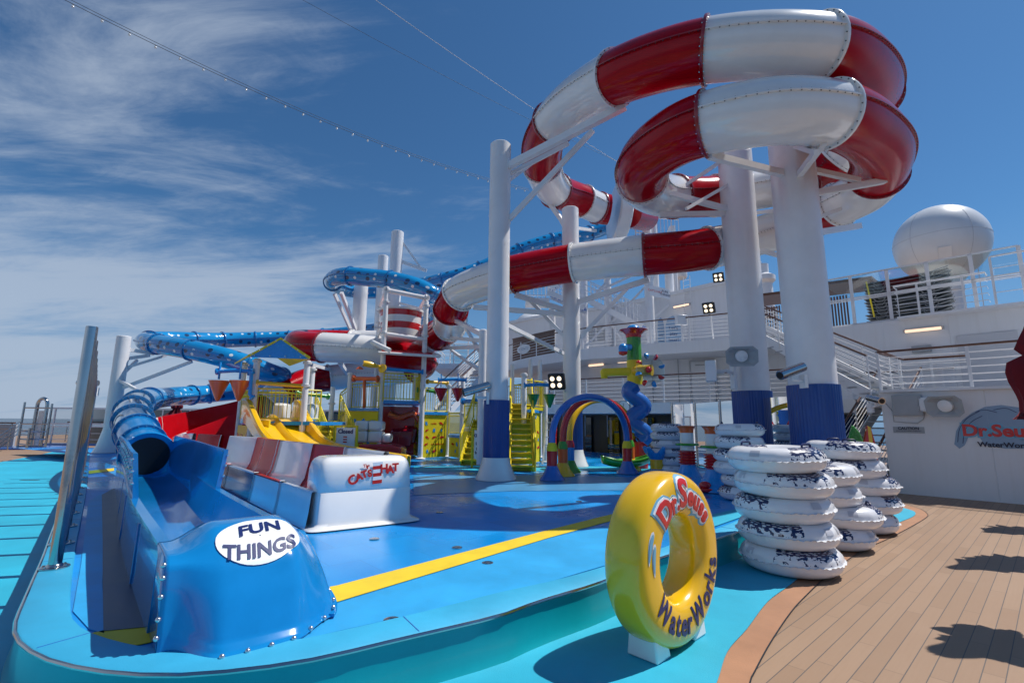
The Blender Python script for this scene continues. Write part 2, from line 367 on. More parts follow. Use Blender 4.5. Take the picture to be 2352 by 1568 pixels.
        if parent is not None: o.parent = parent; o.location = lc; WM[o.name] = WM[parent.name] @ Matrix.Translation(lc)
        else: o.location = loc; WM[o.name] = Matrix.Translation(loc)
        if solid: md = o.modifiers.new('solidify', 'SOLIDIFY'); md.thickness = solid; md.offset = 0
        if bevel:
            md = o.modifiers.new('bevel', 'BEVEL'); md.width = bevel; md.segments = 2; md.limit_method = 'ANGLE'; md.angle_limit = R(40)
        if subsurf: md = o.modifiers.new('subsurf', 'SUBSURF'); md.levels = subsurf; md.render_levels = subsurf
        tag(o, label, cat, group, kind); return o
def tag(o, label=None, cat=None, group=None, kind=None):
    if label: o['label'] = label
    if cat: o['category'] = cat
    if group: o['group'] = group
    if kind: o['kind'] = kind
    return o
def thing(name, label, cat, loc=(0, 0, 0), rz=0.0, group=None):
    o = bpy.data.objects.new(name, None); COL.objects.link(o); o.location = loc; o.rotation_euler = (0, 0, rz); o.empty_display_size = 0.2
    WM[o.name] = Matrix.Translation(loc) @ Matrix.Rotation(rz, 4, 'Z'); return tag(o, label, cat, group)
def copy_tree(o, parent=None, kids=None):
    kids = kids if kids is not None else [q for q in COL.objects if q.parent]
    c = o.copy(); COL.objects.link(c)
    if parent is not None: c.parent = parent
    for q in kids:
        if q.parent == o: copy_tree(q, c, kids)
    return c
def struct(mb, name, mats, **kw): return mb.build(name, mats, kind='structure', **kw)
def cat_rom(pts, per=10):
    pts = [Vector(p) for p in pts]; out_ = []; n = len(pts)
    for i in range(n - 1):
        p0, p1, p2, p3 = pts[max(i - 1, 0)], pts[i], pts[i + 1], pts[min(i + 2, n - 1)]
        # centripetal-ish weights keep uneven spacing calm
        for k in range(per):
            t_ = k / per; t2 = t_ * t_; t3 = t2 * t_
            out_.append(0.5 * ((2 * p1) + (p2 - p0) * t_ + (2 * p0 - 5 * p1 + 4 * p2 - p3) * t2 + (-p0 + 3 * p1 - 3 * p2 + p3) * t3))
    out_.append(pts[-1]); return out_
def smooth_path(pts, it=2):
    for _ in range(it): pts = [pts[0]] + [(pts[i - 1] + pts[i] * 2 + pts[i + 1]) / 4 for i in range(1, len(pts) - 1)] + [pts[-1]]
    return pts
# text as real mesh letters: returns (verts, faces) in local x (reading), y (up), z (thickness)
def text_geo(s, size=1.0, ext=0.01, off=0.0, spacing=1.0, res=3, shear=0.0):
    cu = bpy.data.curves.new('t', 'FONT'); cu.body = s; cu.size = size; cu.extrude = ext; cu.offset = off; cu.align_x = 'CENTER'; cu.align_y = 'CENTER'
    cu.space_character = spacing; cu.resolution_u = res; cu.shear = shear
    ob_ = bpy.data.objects.new('t', cu); COL.objects.link(ob_); dg = bpy.context.evaluated_depsgraph_get(); dg.update()
    me = bpy.data.meshes.new_from_object(ob_.evaluated_get(dg)); vs = [v.co.copy() for v in me.vertices]; fs = [list(p.vertices) for p in me.polygons]
    bpy.data.objects.remove(ob_); bpy.data.meshes.remove(me); bpy.data.curves.remove(cu); return vs, fs
def refine(vs, fs, mx_):
    vs = list(vs); tris = []
    for f in fs:
        for k in range(1, len(f) - 1): tris.append((f[0], f[k], f[k + 1]))
    for _ in range(5):
        mid = {}; out_ = []; ch = False
        long_ = lambda a, b: (vs[a] - vs[b]).length > mx_
        def mp_(a, b):
            k = (min(a, b), max(a, b))
            if k not in mid: mid[k] = len(vs); vs.append((vs[a] + vs[b]) / 2)
            return mid[k]
        for a, b, c in tris:
            L = [long_(a, b), long_(b, c), long_(c, a)]
            if not any(L): out_.append((a, b, c)); continue
            ch = True
            if all(L): x, y, z = mp_(a, b), mp_(b, c), mp_(c, a); out_ += [(a, x, z), (x, b, y), (z, y, c), (x, y, z)]
            else:
                # rotate so that the first edge is split
                for _k in range(3):
                    if L[0] and not L[2]: break
                    a, b, c = b, c, a; L = L[1:] + L[:1]
                if L[0] and L[1]: x, y = mp_(a, b), mp_(b, c); out_ += [(a, x, c), (x, y, c), (x, b, y)]
                else: x = mp_(a, b); out_ += [(a, x, c), (x, b, c)]
        tris = out_
        if not ch: break
    return vs, tris
def put_text(mb, s, o, ux, uy, size, ext=0.004, off=0.0, m=0, fn=None, spacing=1.0, res=2, shear=0.0):
    vs, fs = text_geo(s, size, ext, off, spacing, res, shear); ux = Vector(ux).normalized(); uy = Vector(uy).normalized(); uz = ux.cross(uy)
    if fn: vs = [fn(v) for v in vs]
    mb.add([Vector(o) + ux * v.x + uy * v.y + uz * v.z for v in vs], fs, m)
# ================================================================ GROUND AND DECKS
ZD = 0.30      # play deck
ZR = 0.314     # pool rim top
PN = lambda p: Vector((p[0], p[1], 0))
# sea, far below the deck
b_ = MB(); b_.add([(-30000, -30000, -26), (30000, -30000, -26), (30000, 30000, -26), (-30000, 30000, -26)], [(0, 1, 2, 3)]); struct(b_, 'sea', 'sea', smooth=0)
# plank deck (one sheet under everything)
b_ = MB(); b_.add([(-45, -8, 0), (32, -8, 0), (32, 45, 0), (-45, 45, 0)], [(0, 1, 2, 3)]); struct(b_, 'deck_planking', 'planks', smooth=0)
# light blue apron on the right with its orange-tan margin board
def flat(pts, z): 
    return [Vector((p.x, p.y, z)) for p in pts]
apr = [G(*p) for p in [(1560, 1700), (1640, 1585), (1671, 1499), (1716, 1446), (1764, 1383), (1813, 1346), (1842, 1319), (1878, 1270), (1935, 1252), (1996, 1233), (2057, 1204), (2097, 1187), (2102, 1177), (2086, 1170), (2060, 1164)]]
mar = [G(*p) for p in [(1690, 1700), (1723, 1569), (1733, 1545), (1771, 1475), (1816, 1408), (1849, 1371), (1903, 1321), (1978, 1266), (2049, 1233), (2123, 1192), (2130, 1180), (2112, 1168), (2085, 1160)]]
apr = cat_rom(apr, 5); mar = cat_rom(mar, 5)
inner = [Vector((4.0, 14, 0)), Vector((-2, 14, 0)), Vector((-6, 4, 0)), Vector((-6, -2, 0)), Vector((2, -2, 0))]
b_ = MB(); b_.slab(flat(mar + inner, 0.003), (0, 0, 0.002)); struct(b_, 'deck_margin', ['margin_tan'], smooth=0)
# dark caulk line along the margin
b_ = MB()
for off_, w_ in ((0.0, 0.005),):
    for i in range(len(mar) - 1):
        p, q = mar[i], mar[i + 1]; d = (q - p).normalized(); n_ = Vector((-d.y, d.x, 0)) * w_
        b_.add([(p - n_) + UP * .008, (q - n_) + UP * .008, (q + n_) + UP * .008, (p + n_) + UP * .008], [(0, 1, 2, 3)])
struct(b_, 'deck_caulk_line', 'dark', smooth=0)
b_ = MB(); b_.slab(flat(apr + inner, 0.009), (0, 0, 0.004)); struct(b_, 'deck_apron', 'deck_light', smooth=0)
# light blue walkway on the left, outside the pool rim
lw = [(-400, 1700), (-400, 1200), (-100, 1085), (0, 1062), (80, 1047), (140, 1034), (196, 1028)]
lw = [G(*p) for p in lw] + [Vector((-11.5, 16.0, 0)), Vector((-3, 6, 0)), Vector((-1, 2, 0)), Vector((-1.5, -1, 0))]
b_ = MB(); b_.slab(flat(lw, 0.015), (0, 0, 0.004)); struct(b_, 'walkway', 'deck_light', smooth=0)
# pool rim: outer and inner edge of the raised coping
outer = [(200, 1030), (190, 1052), (178, 1085), (158, 1125), (125, 1205), (100, 1275), (79, 1322), (54, 1380), (37, 1420), (35, 1448), (52, 1475), (104, 1506), (187, 1528), (290, 1541), (394, 1544), (498, 1538), (623, 1524), (747, 1503), (851, 1478), (976, 1449), (1148, 1409), (1217, 1383), (1285, 1362), (1390, 1330), (1504, 1282), (1553, 1266), (1643, 1235), (1704, 1216), (1800, 1180), (1900, 1140)]
innr = [(206, 1042), (203, 1085), (200, 1120), (191, 1175), (178, 1241), (166, 1324), (162, 1391), (170, 1420), (208, 1449), (290, 1474), (374, 1488), (457, 1491), (540, 1486), (664, 1469), (789, 1444), (976, 1401), (1148, 1357), (1251, 1336), (1368, 1305), (1504, 1262), (1540, 1250), (1641, 1214), (1701, 1191), (1790, 1150), (1860, 1118)]
OUT = cat_rom([G(x, y, ZR) for x, y in outer], 6); INN = cat_rom([G(x, y, ZR) for x, y in innr], 6)
OUT = smooth_path(OUT, 4); INN = smooth_path(INN, 4)
far = [Vector((7.2, 9.3, 0)), Vector((6.05, 16.8, 0)), Vector((6.5, 24, 0)), Vector((2, 27, 0)), Vector((-4, 28, 0)), Vector((-22, 22, 0)), Vector((-17, 19, 0))]
# resample both to same count for a coping strip
def resample(pts, n):
    L = [0.0]
    for i in range(1, len(pts)): L.append(L[-1] + (pts[i] - pts[i - 1]).length)
    r_ = []; j = 0
    for k in range(n):
        t_ = L[-1] * k / (n - 1)
        while j < len(L) - 2 and L[j + 1] < t_: j += 1
        f = (t_ - L[j]) / max(1e-9, L[j + 1] - L[j]); r_.append(pts[j].lerp(pts[j + 1], min(max(f, 0), 1)))
    return r_
NR = 170; O2 = resample(OUT, NR); I2 = []
# nearest inner point keeps the strip square to the edge
Iden = resample(INN, 900); last = 0
for k, p in enumerate(O2):
    best = min(range(last, len(Iden)), key=lambda i: (Iden[i] - p).length + (0 if i - last < 60 else 5)); last = best; I2.append(Iden[best])
def nrm(pts, i):
    d = (pts[min(i + 1, len(pts) - 1)] - pts[max(i - 1, 0)]); d.z = 0; d.normalize(); return Vector((d.y, -d.x, 0))
rim = MB(); rows = []
for i in range(NR):
    o_, q = O2[i], I2[i]; n_ = nrm(O2, i)   # points outwards
    if (o_ - q).dot(n_) < 0: n_ = -n_
    flare = n_ * 0.0
    rows.append([PN(q) + UP * 0.20, PN(q) + UP * (ZR - 0.012), PN(q) + (o_ - q) * .04 + UP * ZR, PN(o_) - n_ * .02 + UP * ZR, PN(o_) - n_ * 0.004 + UP * (ZR - 0.012)])
rim.grid(rows)
struct(rim, 'pool_rim', 'rim_blue', smooth=40)
wl = MB(); rows = []
for i in range(NR):
    o_ = O2[i]; n_ = nrm(O2, i)
    if (o_ - I2[i]).dot(n_) < 0: n_ = -n_
    rows.append([PN(o_) - n_ * .004 + UP * (ZR - 0.012), PN(o_) - n_ * .012 + UP * (ZR - .05), PN(o_) + n_ * .0 + UP * .06, PN(o_) + n_ * .03 + UP * .012])
wl.grid(rows); struct(wl, 'pool_outer_wall', 'teal', smooth=60)
b_ = MB()
for k in range(6, NR - 4, 11):       # joints across the coping
    o_, q = O2[k], I2[k]; d = (o_ - q); d.z = 0; b_.beam(PN(q) + d * .05 + UP * (ZR + .0005), PN(o_) - d.normalized() * .02 + UP * (ZR + .0005), .006, .003)
struct(b_, 'rim_joints', 'water_blue', smooth=0)
b_ = MB(); rnd = random.Random(2)
for x, y in ((860, 1235), (1010, 1175), (700, 1390), (1120, 1290), (1330, 1150), (1050, 1255), (900, 1420), (480, 1120), (1220, 1110), (1560, 1190)):
    q = G(x, y, ZD); b_.lathe([(.055, ZD - .012), (.055, ZD - .004), (.045, ZD - .001), (.02, ZD - .002), (0, ZD - .006)], PN(q), 20)
struct(b_, 'floor_jets', 'chrome')
# metal edging bead round the coping
b_ = MB(); b_.tube([PN(p) + UP * (ZR - 0.014) for p in O2], 0.013, 8)
b_.build('edge_trim', 'chrome', label='polished metal edging bead along the outer lip of the blue pool rim', cat='trim')
# play deck
b_ = MB(); pd = flat(INN + far, ZD - 0.02); b_.slab(pd, (0, 0, 0.006)); struct(b_, 'play_deck', 'play_deck', smooth=0)
# two-tone pads of the play deck and yellow lane
def strip(name, m_, pts, z, th=0.003):
    b_ = MB(); b_.slab([Vector((p.x, p.y, z)) for p in [G(x, y, ZD) for x, y in pts]], (0, 0, th)); return struct(b_, name, m_, smooth=0)
mat('deck_pale', (0.025, 0.36, 0.72), 0.5, var=0.22, vs=1.3, bump=0.2, bs=130)
mat('deck_slate', (0.07, 0.28, 0.52), 0.3, var=0.25, vs=0.8)
ZT = ZD - 0.010
strip('yellow_lane', 'yellow_line', [(200, 1452), (320, 1425), (775, 1341), (1262, 1214), (1420, 1175), (1500, 1156), (1500, 1168), (1262, 1232), (775, 1378), (320, 1476), (225, 1490)], ZT)
strip('pale_deck_band', 'deck_pale', [(1262, 1234), (775, 1382), (330, 1480), (238, 1497), (460, 1500), (700, 1462), (976, 1401), (1251, 1336), (1504, 1262), (1504, 1180)], ZT)
strip('aqua_deck_corner', 'deck_light', [(1560, 1236), (1700, 1187), (1850, 1120), (1700, 1166), (1600, 1188)], ZT + 0.006)
strip('slate_deck_pad', 'deck_slate', [(950, 1135), (1180, 1126), (1500, 1124), (1500, 1095), (1180, 1090), (950, 1092)], ZT)
strip('aqua_deck_band', 'deck_light', [(950, 1082), (1560, 1078), (1560, 1070), (950, 1070)], ZT)
strip('pale_left_lane', 'deck_pale', [(168, 1400), (187, 1290), (203, 1150), (234, 1130), (242, 1240), (235, 1330), (238, 1400), (240, 1450), (205, 1440)], ZT)
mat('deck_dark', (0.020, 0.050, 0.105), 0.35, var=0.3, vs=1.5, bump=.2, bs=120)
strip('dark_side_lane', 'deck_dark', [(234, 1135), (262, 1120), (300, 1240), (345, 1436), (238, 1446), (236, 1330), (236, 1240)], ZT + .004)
strip('yellow_cross_lane', 'yellow_line', [(204, 1080), (262, 1074), (262, 1080), (204, 1087)], ZT + .004)
# deck drain covers of the walkway
b_ = MB(); q = G(68, 1104, 0); b_.box(q + UP * .022, .42, .10, .006, Vector((1, .08, 0)), 0); struct(b_, 'walkway_drain', 'dark', smooth=0)

# ================================================================ COLUMNS
COLS = {}
def column(key, px, py, Y, dia, topy, label, band=True, bt_=2.13, bb=.80, group='big white steel columns that carry the slides', z0=ZD):
    c = P(px, py, Y); cx_, cy_ = c.x, Y; topz = P(px, topy, Y).z
    t_ = thing('support_column', label, 'column', (cx_, cy_, z0), 0, group); r = dia / 2; COLS[key] = (Vector((cx_, cy_, 0)), r, t_, topz)
    b_ = MB(); b_.lathe([(r, .5), (r, topz - .02), (r - .02, topz), (0.0, topz)], (cx_, cy_, 0), 40); b_.build('shaft', 'white_paint', t_)
    b_ = MB(); hz0 = bt_ + .3 if band else ZD + 1.2      # spiral weld of the rolled steel
    b_.tube([(cx_ + (r + .001) * math.cos(k * .35), cy_ + (r + .001) * math.sin(k * .35), hz0 + (topz - hz0 - .1) * k / 90) for k in range(91)], .006, 4); b_.build('weld_seam', 'white_paint', t_)
    if band:
        b_ = MB(); n = 96; prof = []
        rows = []
        for z in (bb, bt_):
            rows.append([Vector((cx_ + (r + .030 + (.010 if i % 2 else 0)) * math.cos(2 * math.pi * i / n), cy_ + (r + .030 + (.010 if i % 2 else 0)) * math.sin(2 * math.pi * i / n), z)) for i in range(n)])
        b_.grid(rows, closed=True); b_.face(list(range(n))); b_.face([n + i for i in range(n)]); b_.build('ribbed_pad', 'column_blue', t_, smooth=0)
        b_ = MB(); b_.lathe([(r + .21, z0), (r + .205, z0 + .03), (r + .16, z0 + .12), (r + .07, z0 + .38), (r + .05, bb), (r, bb + .005)], (cx_, cy_, 0), 40); b_.build('flared_foot', 'white_gel', t_)
    return t_
column('c1', 1140, 1000, 11.7, .54, 333, 'tall white column with ribbed blue pad standing alone mid-deck, right of the yellow play frame')
column('c2', 1314, 900, 15.5, .56, 480, 'white column behind the rainbow spray arch, its top under the first white slide elbow')
column('c3', 1726, 899, 12.8, .90, 335, 'thick white column under the red and white loops, left one of the close pair by the tube stacks', bt_=2.48)
column('c4', 1867, 890, 10.2, .91, 322, 'thickest white column under the loops, right one of the close pair, carrying a security camera', bt_=2.44)
column('c5', 264, 920, 19.5, .50, 772, 'white column at the far left holding the outer bend of the blue dotted slide', band=False)
column('c6', 905, 700, 23.6, .62, 533, 'tallest far white column rising through the blue dotted loop', band=False)
column('c7', 877, 650, 25.6, .55, 588, 'shorter far white column directly left of the tallest one inside the blue loop', band=False)
column('c8', 823, 760, 24.3, .70, 652, 'far white column whose top holds the left bend of the upper blue loop', band=False)
column('c9', 1108, 850, 13.2, .22, 757, 'slim white post close behind the mid-deck column', band=False)
b_ = MB(); c = COLS['c5'][0]; b_.lathe([(.50, ZD), (.48, ZD + .04), (.38, ZD + .30), (.28, ZD + .75), (.25, 1.2)], (c.x, c.y, 0), 32); b_.build('flared_foot', 'white_gel', COLS['c5'][2])
def arm(key, x0, y0, z0, x1, y1, z1, w=.10, attach=0):
    c, r, t_, tz = COLS[key]; p = C(x0, y0, z0); q = C(x1, y1, z1); b_ = MB()
    # the column end is snapped onto the shaft
    d = PN(q) - c; d.z = 0; d.normalize(); a_ = c + d * (r - .01) + UP * p.z
    b_.beam(a_, q, w, w * 1.15); b_.beam(a_ - UP * w - d * .0, a_ + UP * w, w * 1.3, .03, up=d)
    b_.build('bracket_arm', 'white_paint', t_)
for a_ in [('c1', 1180, 376, 12.4, 1436, 243, 11.22, 0.15), ('c1', 1172, 495, 12.1, 1362, 300, 12.12, 0.1), ('c1', 1180, 402, 12.4, 1238, 364, 13.92, 0.07), ('c1', 1180, 388, 12.4, 1305, 330, 13.2, 0.09),
           ('c2', 1291, 714, 15.4, 1087, 705, 15.6, 0.13), ('c2', 1300, 704, 15.4, 1183, 677, 15.48, 0.13), ('c2', 1296, 765, 15.4, 1220, 692, 16.56, 0.1),
           ('c2', 1325, 686, 15.4, 1491, 642, 14.64, 0.13), ('c2', 1332, 771, 15.4, 1440, 663, 15.84, 0.1), ('c2', 1302, 492, 15.8, 1255, 457, 17.52, 0.12), ('c2', 1302, 515, 15.8, 1275, 480, 18, 0.08), ('c2', 1330, 500, 15.8, 1368, 530, 18.96, 0.09),
           ('c1', 1171, 736, 11.8, 1293, 811, 15.2, 0.09),
           ('c9', 1118, 763, 13.2, 1048, 737, 17.04, 0.12), ('c9', 1109, 778, 13.2, 1030, 775, 18.72, 0.1), ('c9', 1109, 793, 13.2, 1010, 800, 20.4, 0.1), ('c9', 1103, 851, 13.2, 1036, 804, 19.2, 0.08), ('c9', 1112, 813, 13.2, 1071, 755, 16.68, 0.08),
           ('c3', 1669, 481, 13.5, 1505, 436, 12.72, 0.12), ('c3', 1667, 490, 13.5, 1514, 494, 13.2, 0.12), ('c3', 1650, 426, 13.5, 1576, 480, 12.48, 0.07), ('c3', 1690, 372, 13.82, 1559, 436, 13.68, 0.08), ('c3', 1742, 470, 13.18, 1790, 482, 14.16, 0.08),
           ('c4', 1792, 411, 11, 1630, 357, 9.48, 0.12), ('c4', 1832, 355, 11, 1875, 350, 8.88, 0.08), ('c4', 1837, 425, 11, 1891, 328, 9.12, 0.11), ('c4', 1871, 386, 11, 1974, 415, 11.16, 0.1),
           ('c4', 1866, 446, 11, 2032, 415, 11.28, 0.12), ('c4', 1879, 531, 10.85, 1974, 519, 12.48, 0.12), ('c4', 1873, 500, 10.85, 1930, 480, 12.48, 0.08), ('c3', 1740, 560, 13.18, 1800, 590, 13.8, 0.09),
           ('c5', 295, 804, 20, 354, 812, 20.5, 0.12), ('c5', 284, 824, 20, 343, 816, 20.6, 0.12), ('c5', 282, 858, 20, 315, 827, 20.5, 0.09), ('c5', 300, 845, 20, 382, 816, 20.6, 0.09), ('c5', 284, 892, 20, 441, 830, 19.8, 0.1), ('c5', 284, 877, 20, 313, 894, 18.5, 0.09),
           ('c8', 860, 740, 22.5, 784, 672, 22.8, 0.14), ('c8', 840, 752, 22.5, 768, 674, 23.6, 0.12), ('c8', 868, 765, 22.8, 925, 728, 24.5, 0.1),
           ('c6', 930, 592, 24, 980, 622, 24.6, 0.13), ('c6', 935, 545, 24, 967, 616, 24.6, 0.09), ('c6', 930, 690, 23.6, 1008, 720, 22.8, 0.1),
           ('c8', 850, 870, 21.5, 780, 832, 20, 0.14), ('c8', 845, 850, 21.5, 705, 835, 20.3, 0.12)]:
    arm(*a_)

# ================================================================ TUBE SLIDES
def frames(pts):
    fr_ = []
    for i, p in enumerate(pts):
        d = (pts[min(i + 1, len(pts) - 1)] - pts[max(i - 1, 0)]).normalized(); s_ = d.cross(UP)
        if s_.length < .15: s_ = fr_[-1][1] if fr_ else Vector((1, 0, 0))
        s_.normalize(); u_ = s_.cross(d).normalized(); fr_.append((d, s_, u_))
    return fr_
def tube_section(root, pts, fr_, i0, i1, r, mats, ubase, dark_bolts=True, n=36, lips=True, nm='tube_section', th=0.02):
    b_ = MB(); o = 0
    for k in range(i0, i1 + 1):
        d, s_, u_ = fr_[k]
        for j in range(n):
            a_ = 2 * math.pi * j / n; b_.v.append(pts[k] + (s_ * math.cos(a_) + u_ * math.sin(a_)) * r)
    for k in range(i1 - i0):
        for j in range(n):
            j2 = (j + 1) % n; u0, u1 = ubase[i0 + k], ubase[i0 + k + 1]; v0, v1 = j * 2 * math.pi * r / n, (j + 1) * 2 * math.pi * r / n
            b_.face([k * n + j, k * n + j2, (k + 1) * n + j2, (k + 1) * n + j], 0, [(u0, v0), (u0, v1), (u1, v1), (u1, v0)])
    if lips:   # seam flanges where the two half shells are bolted together
        for sg in (-1, 1):
            A = []
            for k in range(i0, i1 + 1):
                d, s_, u_ = fr_[k]; e = s_ * sg
                A.append([pts[k] + e * (r - .01) + u_ * .012, pts[k] + e * (r + .045) + u_ * .012, pts[k] + e * (r + .045) - u_ * .012, pts[k] + e * (r - .01) - u_ * .012])
            b_.grid(A, 1, closed=True)
            L = ubase[i0] + .1
            for k in range(i0, i1):
                while ubase[k] <= L < ubase[k + 1]:
                    f = (L - ubase[k]) / (ubase[k + 1] - ubase[k]); p = pts[k].lerp(pts[k + 1], f); d, s_, u_ = fr_[k]
                    q = p + s_ * sg * (r + .024); b_.cyl(q + u_ * .012, q + u_ * .028, .011, .009, 5, m=2); b_.cyl(q - u_ * .012, q - u_ * .028, .011, .009, 5, m=2); L += .14
    return b_.build(nm, mats, root)
def flange(root, p, d, s_, u_, r, m_, bolt='bolt_dark', n=40, nb=26, w=.055, th=.032):
    b_ = MB(); ring = [(r - .012, -th), (r + w, -th), (r + w + .003, -th + .006), (r + w + .003, th - .006), (r + w, th), (r - .012, th)]; rows = []
    for rr, z in ring: rows.append([p + d * z + (s_ * math.cos(2 * math.pi * i / n) + u_ * math.sin(2 * math.pi * i / n)) * rr for i in range(n)])
    b_.grid(rows, closed=True)
    for i in range(nb):
        a_ = 2 * math.pi * i / nb; q = p + (s_ * math.cos(a_) + u_ * math.sin(a_)) * (r + w * .55)
        b_.cyl(q - d * (th + .016), q + d * (th + .016), .012, .012, 5, m=1)
    return b_.build('joint_flange', [m_, bolt], root)
def slide_path(ctrl, per=9, sm=3):
    pts = cat_rom([C(x, y, z) for x, y, z, *_ in ctrl], per); J = [i * per for i in range(len(ctrl))]
    pts = smooth_path(pts, sm); L = [0.0]
    for i in range(1, len(pts)): L.append(L[-1] + (pts[i] - pts[i - 1]).length)
    return pts, J, L
# --- red and white tube slide. entries: x, y, depth, colour that starts here (joint)
RED = [(1398, 482, 19.4, 'R'), (1374, 478, 19.32, 'W'), (1338, 462, 18.72, 'R'), (1306, 450, 18.24), (1276, 438, 17.4, 'W'), (1256, 412, 16.68), (1246, 382, 15.96, 'R'), (1246, 335, 14.88), (1272, 283, 13.68, 'W'), (1330, 228, 12.48), (1414, 180, 11.16, 'R'), (1509, 145, 10.32), (1621, 119, 9.72, 'W'), (1754, 107, 9.42), (1879, 112, 9.48, 'R'), (1950, 134, 10.08), (1996, 176, 11.16), (2006, 222, 12.36, 'W'), (1985, 290, 13.68), (1925, 368, 14.64, 'R'), (1860, 410, 15.0, 'W'), (1758, 434, 15.12), (1642, 450, 15.0, 'R'), (1548, 452, 14.28, 'W'), (1497, 440, 13.32), (1474, 412, 12.24, 'R'), (1482, 370, 11.16), (1538, 322, 10.2), (1621, 286, 9.48, 'W'), (1771, 257, 9.06), (1905, 264, 9.3, 'R'), (1983, 296, 10.08), (2026, 345, 11.04), (2018, 400, 12.12, 'W'), (1985, 440, 12.96), (1926, 470, 13.68, 'R'), (1860, 505, 14.7, 'W'), (1763, 536, 15.0), (1626, 571, 14.16, 'R'), (1480, 586, 14.16, 'W'), (1318, 604, 15.24, 'R'), (1176, 630, 15.6, 'W'), (1095, 655, 16.32), (1054, 676, 16.92, 'R'), (1035, 712, 17.64, 'W'), (1033, 748, 18.72, 'R'), (1006, 770, 19.92, 'W'), (970, 782, 20.8), (900, 788, 22.0), (810, 788, 22.6, 'R'), (735, 787, 22.4), (690, 788, 21.4), (692, 793, 20.2), (741, 797, 19.6, 'W'), (810, 801, 19.5), (884, 809, 19.6, 'R'), (948, 822, 19.9), (972, 834, 20.8), (955, 846, 22.0, 'W'), (890, 856, 22.6), (800, 863, 22.6), (755, 868, 22.4, 'R'), (712, 874, 21.8), (670, 890, 21.0), (640, 905, 20.4, 'W'), (610, 930, 19.8)]
rt = thing('tube_slide', 'giant red and white striped tube slide winding down in two high loops', 'water slide', tuple(C(1412, 484, 19.7)))
pts, J, L = slide_path(RED); fr_ = frames(pts)
joints = [(J[i], e[3]) for i, e in enumerate(RED) if len(e) > 3] + [(len(pts) - 1, None)]
for a_, b2 in zip(joints[:-1], joints[1:]):
    red = a_[1] == 'R'
    tube_section(rt, pts, fr_, a_[0], b2[0], .6, ['red_gel', 'flange_red', 'bolt_dark'] if red else ['white_gel', 'white_gel', 'bolt_dark'], L)
for k, (i, c_) in enumerate(joints[1:]):
    d, s_, u_ = fr_[i]; prevred = joints[k][1] == 'R'
    flange(rt, pts[i], d, s_, u_, .6, 'flange_red' if prevred else 'white_gel', 'bolt_light' if prevred else 'bolt_dark')
# launch disc behind the start
d, s_, u_ = fr_[0]; b_ = MB(); c0 = C(1423, 489, 20.3)
b_.lathe([(.62, -.30), (1.18, -.28), (1.25, -.22), (1.25, .20), (1.18, .26), (.6, .28)], c0, 48, axis=d); b_.build('launch_disc', 'white_gel', rt)
b_ = MB(); b_.cyl(c0 - d * .35, C(1483, 500, 22.5), .6, .6, 24); b_.build('launch_tube', 'red_gel', rt)
# --- blue dotted tube slide
BLU = [(1500, 498, 29.5), (1440, 505, 28, 1), (1355, 536, 27, 1), (1267, 553, 26.4, 1), (1194, 576, 25.8, 1), (1104, 618, 25.2, 1), (1020, 644, 25.0, 1), (940, 660, 26.2), (880, 669, 27.2, 1), (825, 668, 27.0), (785, 662, 25.6), (764, 648, 23.4, 1), (776, 637, 22.2), (805, 634, 21.7, 1), (851, 638, 21.5), (896, 643, 21.3, 1), (950, 656, 21.0), (992, 677, 21.0, 1), (1008, 702, 21.6), (1001, 728, 22.5, 1), (972, 742, 24.2), (910, 753, 26.0, 1), (829, 763, 27.2), (742, 771, 27.8, 1), (664, 776, 27.4, 1), (586, 779, 26.6, 1), (510, 781, 25.6, 1), (445, 781, 24.2, 1), (380, 780, 23.2), (342, 781, 22.2, 1), (335, 785, 21.2), (362, 790, 20.3, 1), (439, 803, 19.7, 1), (512, 820, 19.5), (571, 838, 19.7, 1), (613, 854, 20.0), (645, 866, 20.6, 1), (653, 877, 21.6), (628, 889, 22.6, 1), (557, 897, 22.9), (480, 904, 22.2, 1), (440, 907, 21.4, 1), (385, 911, 19.8), (342, 917, 17.6, 1), (317, 927, 15.2, 1)]
BL2 = [(317, 927, 15.2), (305, 945, 13.2, 1), (306, 968, 11.9, 1), (315, 994, 11.0, 1), (328, 1022, 10.3, 1)]
bt = thing('tube_slide', 'bright blue tube slide with white and dark polka dots', 'water slide', tuple(C(328, 1022, 10.3)))
def blue_run(ctrl, last=True):
    pts, J, L = slide_path(ctrl, 8, 3); fr_ = frames(pts)
    js = [0] + [J[i] for i, e in enumerate(ctrl) if len(e) > 3 and 0 < i < len(ctrl) - 1] + [len(pts) - 1]
    return pts, L, fr_, js
full = BLU[:-1] + [(317, 927, 15.2, 1)] + BL2[1:] + [(338, 1046, 9.75, 1)]
pts, L, fr_, js = blue_run(full)
clear0 = 8 * (len(BLU) - 1)
for a_, b2 in zip(js[:-1], js[1:]):
    if a_ >= clear0 and b2 < len(pts) - 9:
        tube_section(bt, pts, fr_, a_, b2, .40, ['clear_blue', 'blue_flange', 'bolt_light'], L, nm='clear_tube_section')
    else: tube_section(bt, pts, fr_, a_, b2, .40, ['dotted_blue' if a_ < clear0 else 'blue_gel', 'blue_flange', 'bolt_light'], L)
for i in js[1:-1]:
    d, s_, u_ = fr_[i]; flange(bt, pts[i], d, s_, u_, .40, 'blue_flange', 'bolt_light', w=.05, nb=20)
MOUTH = pts[-1]; MD = fr_[-1]
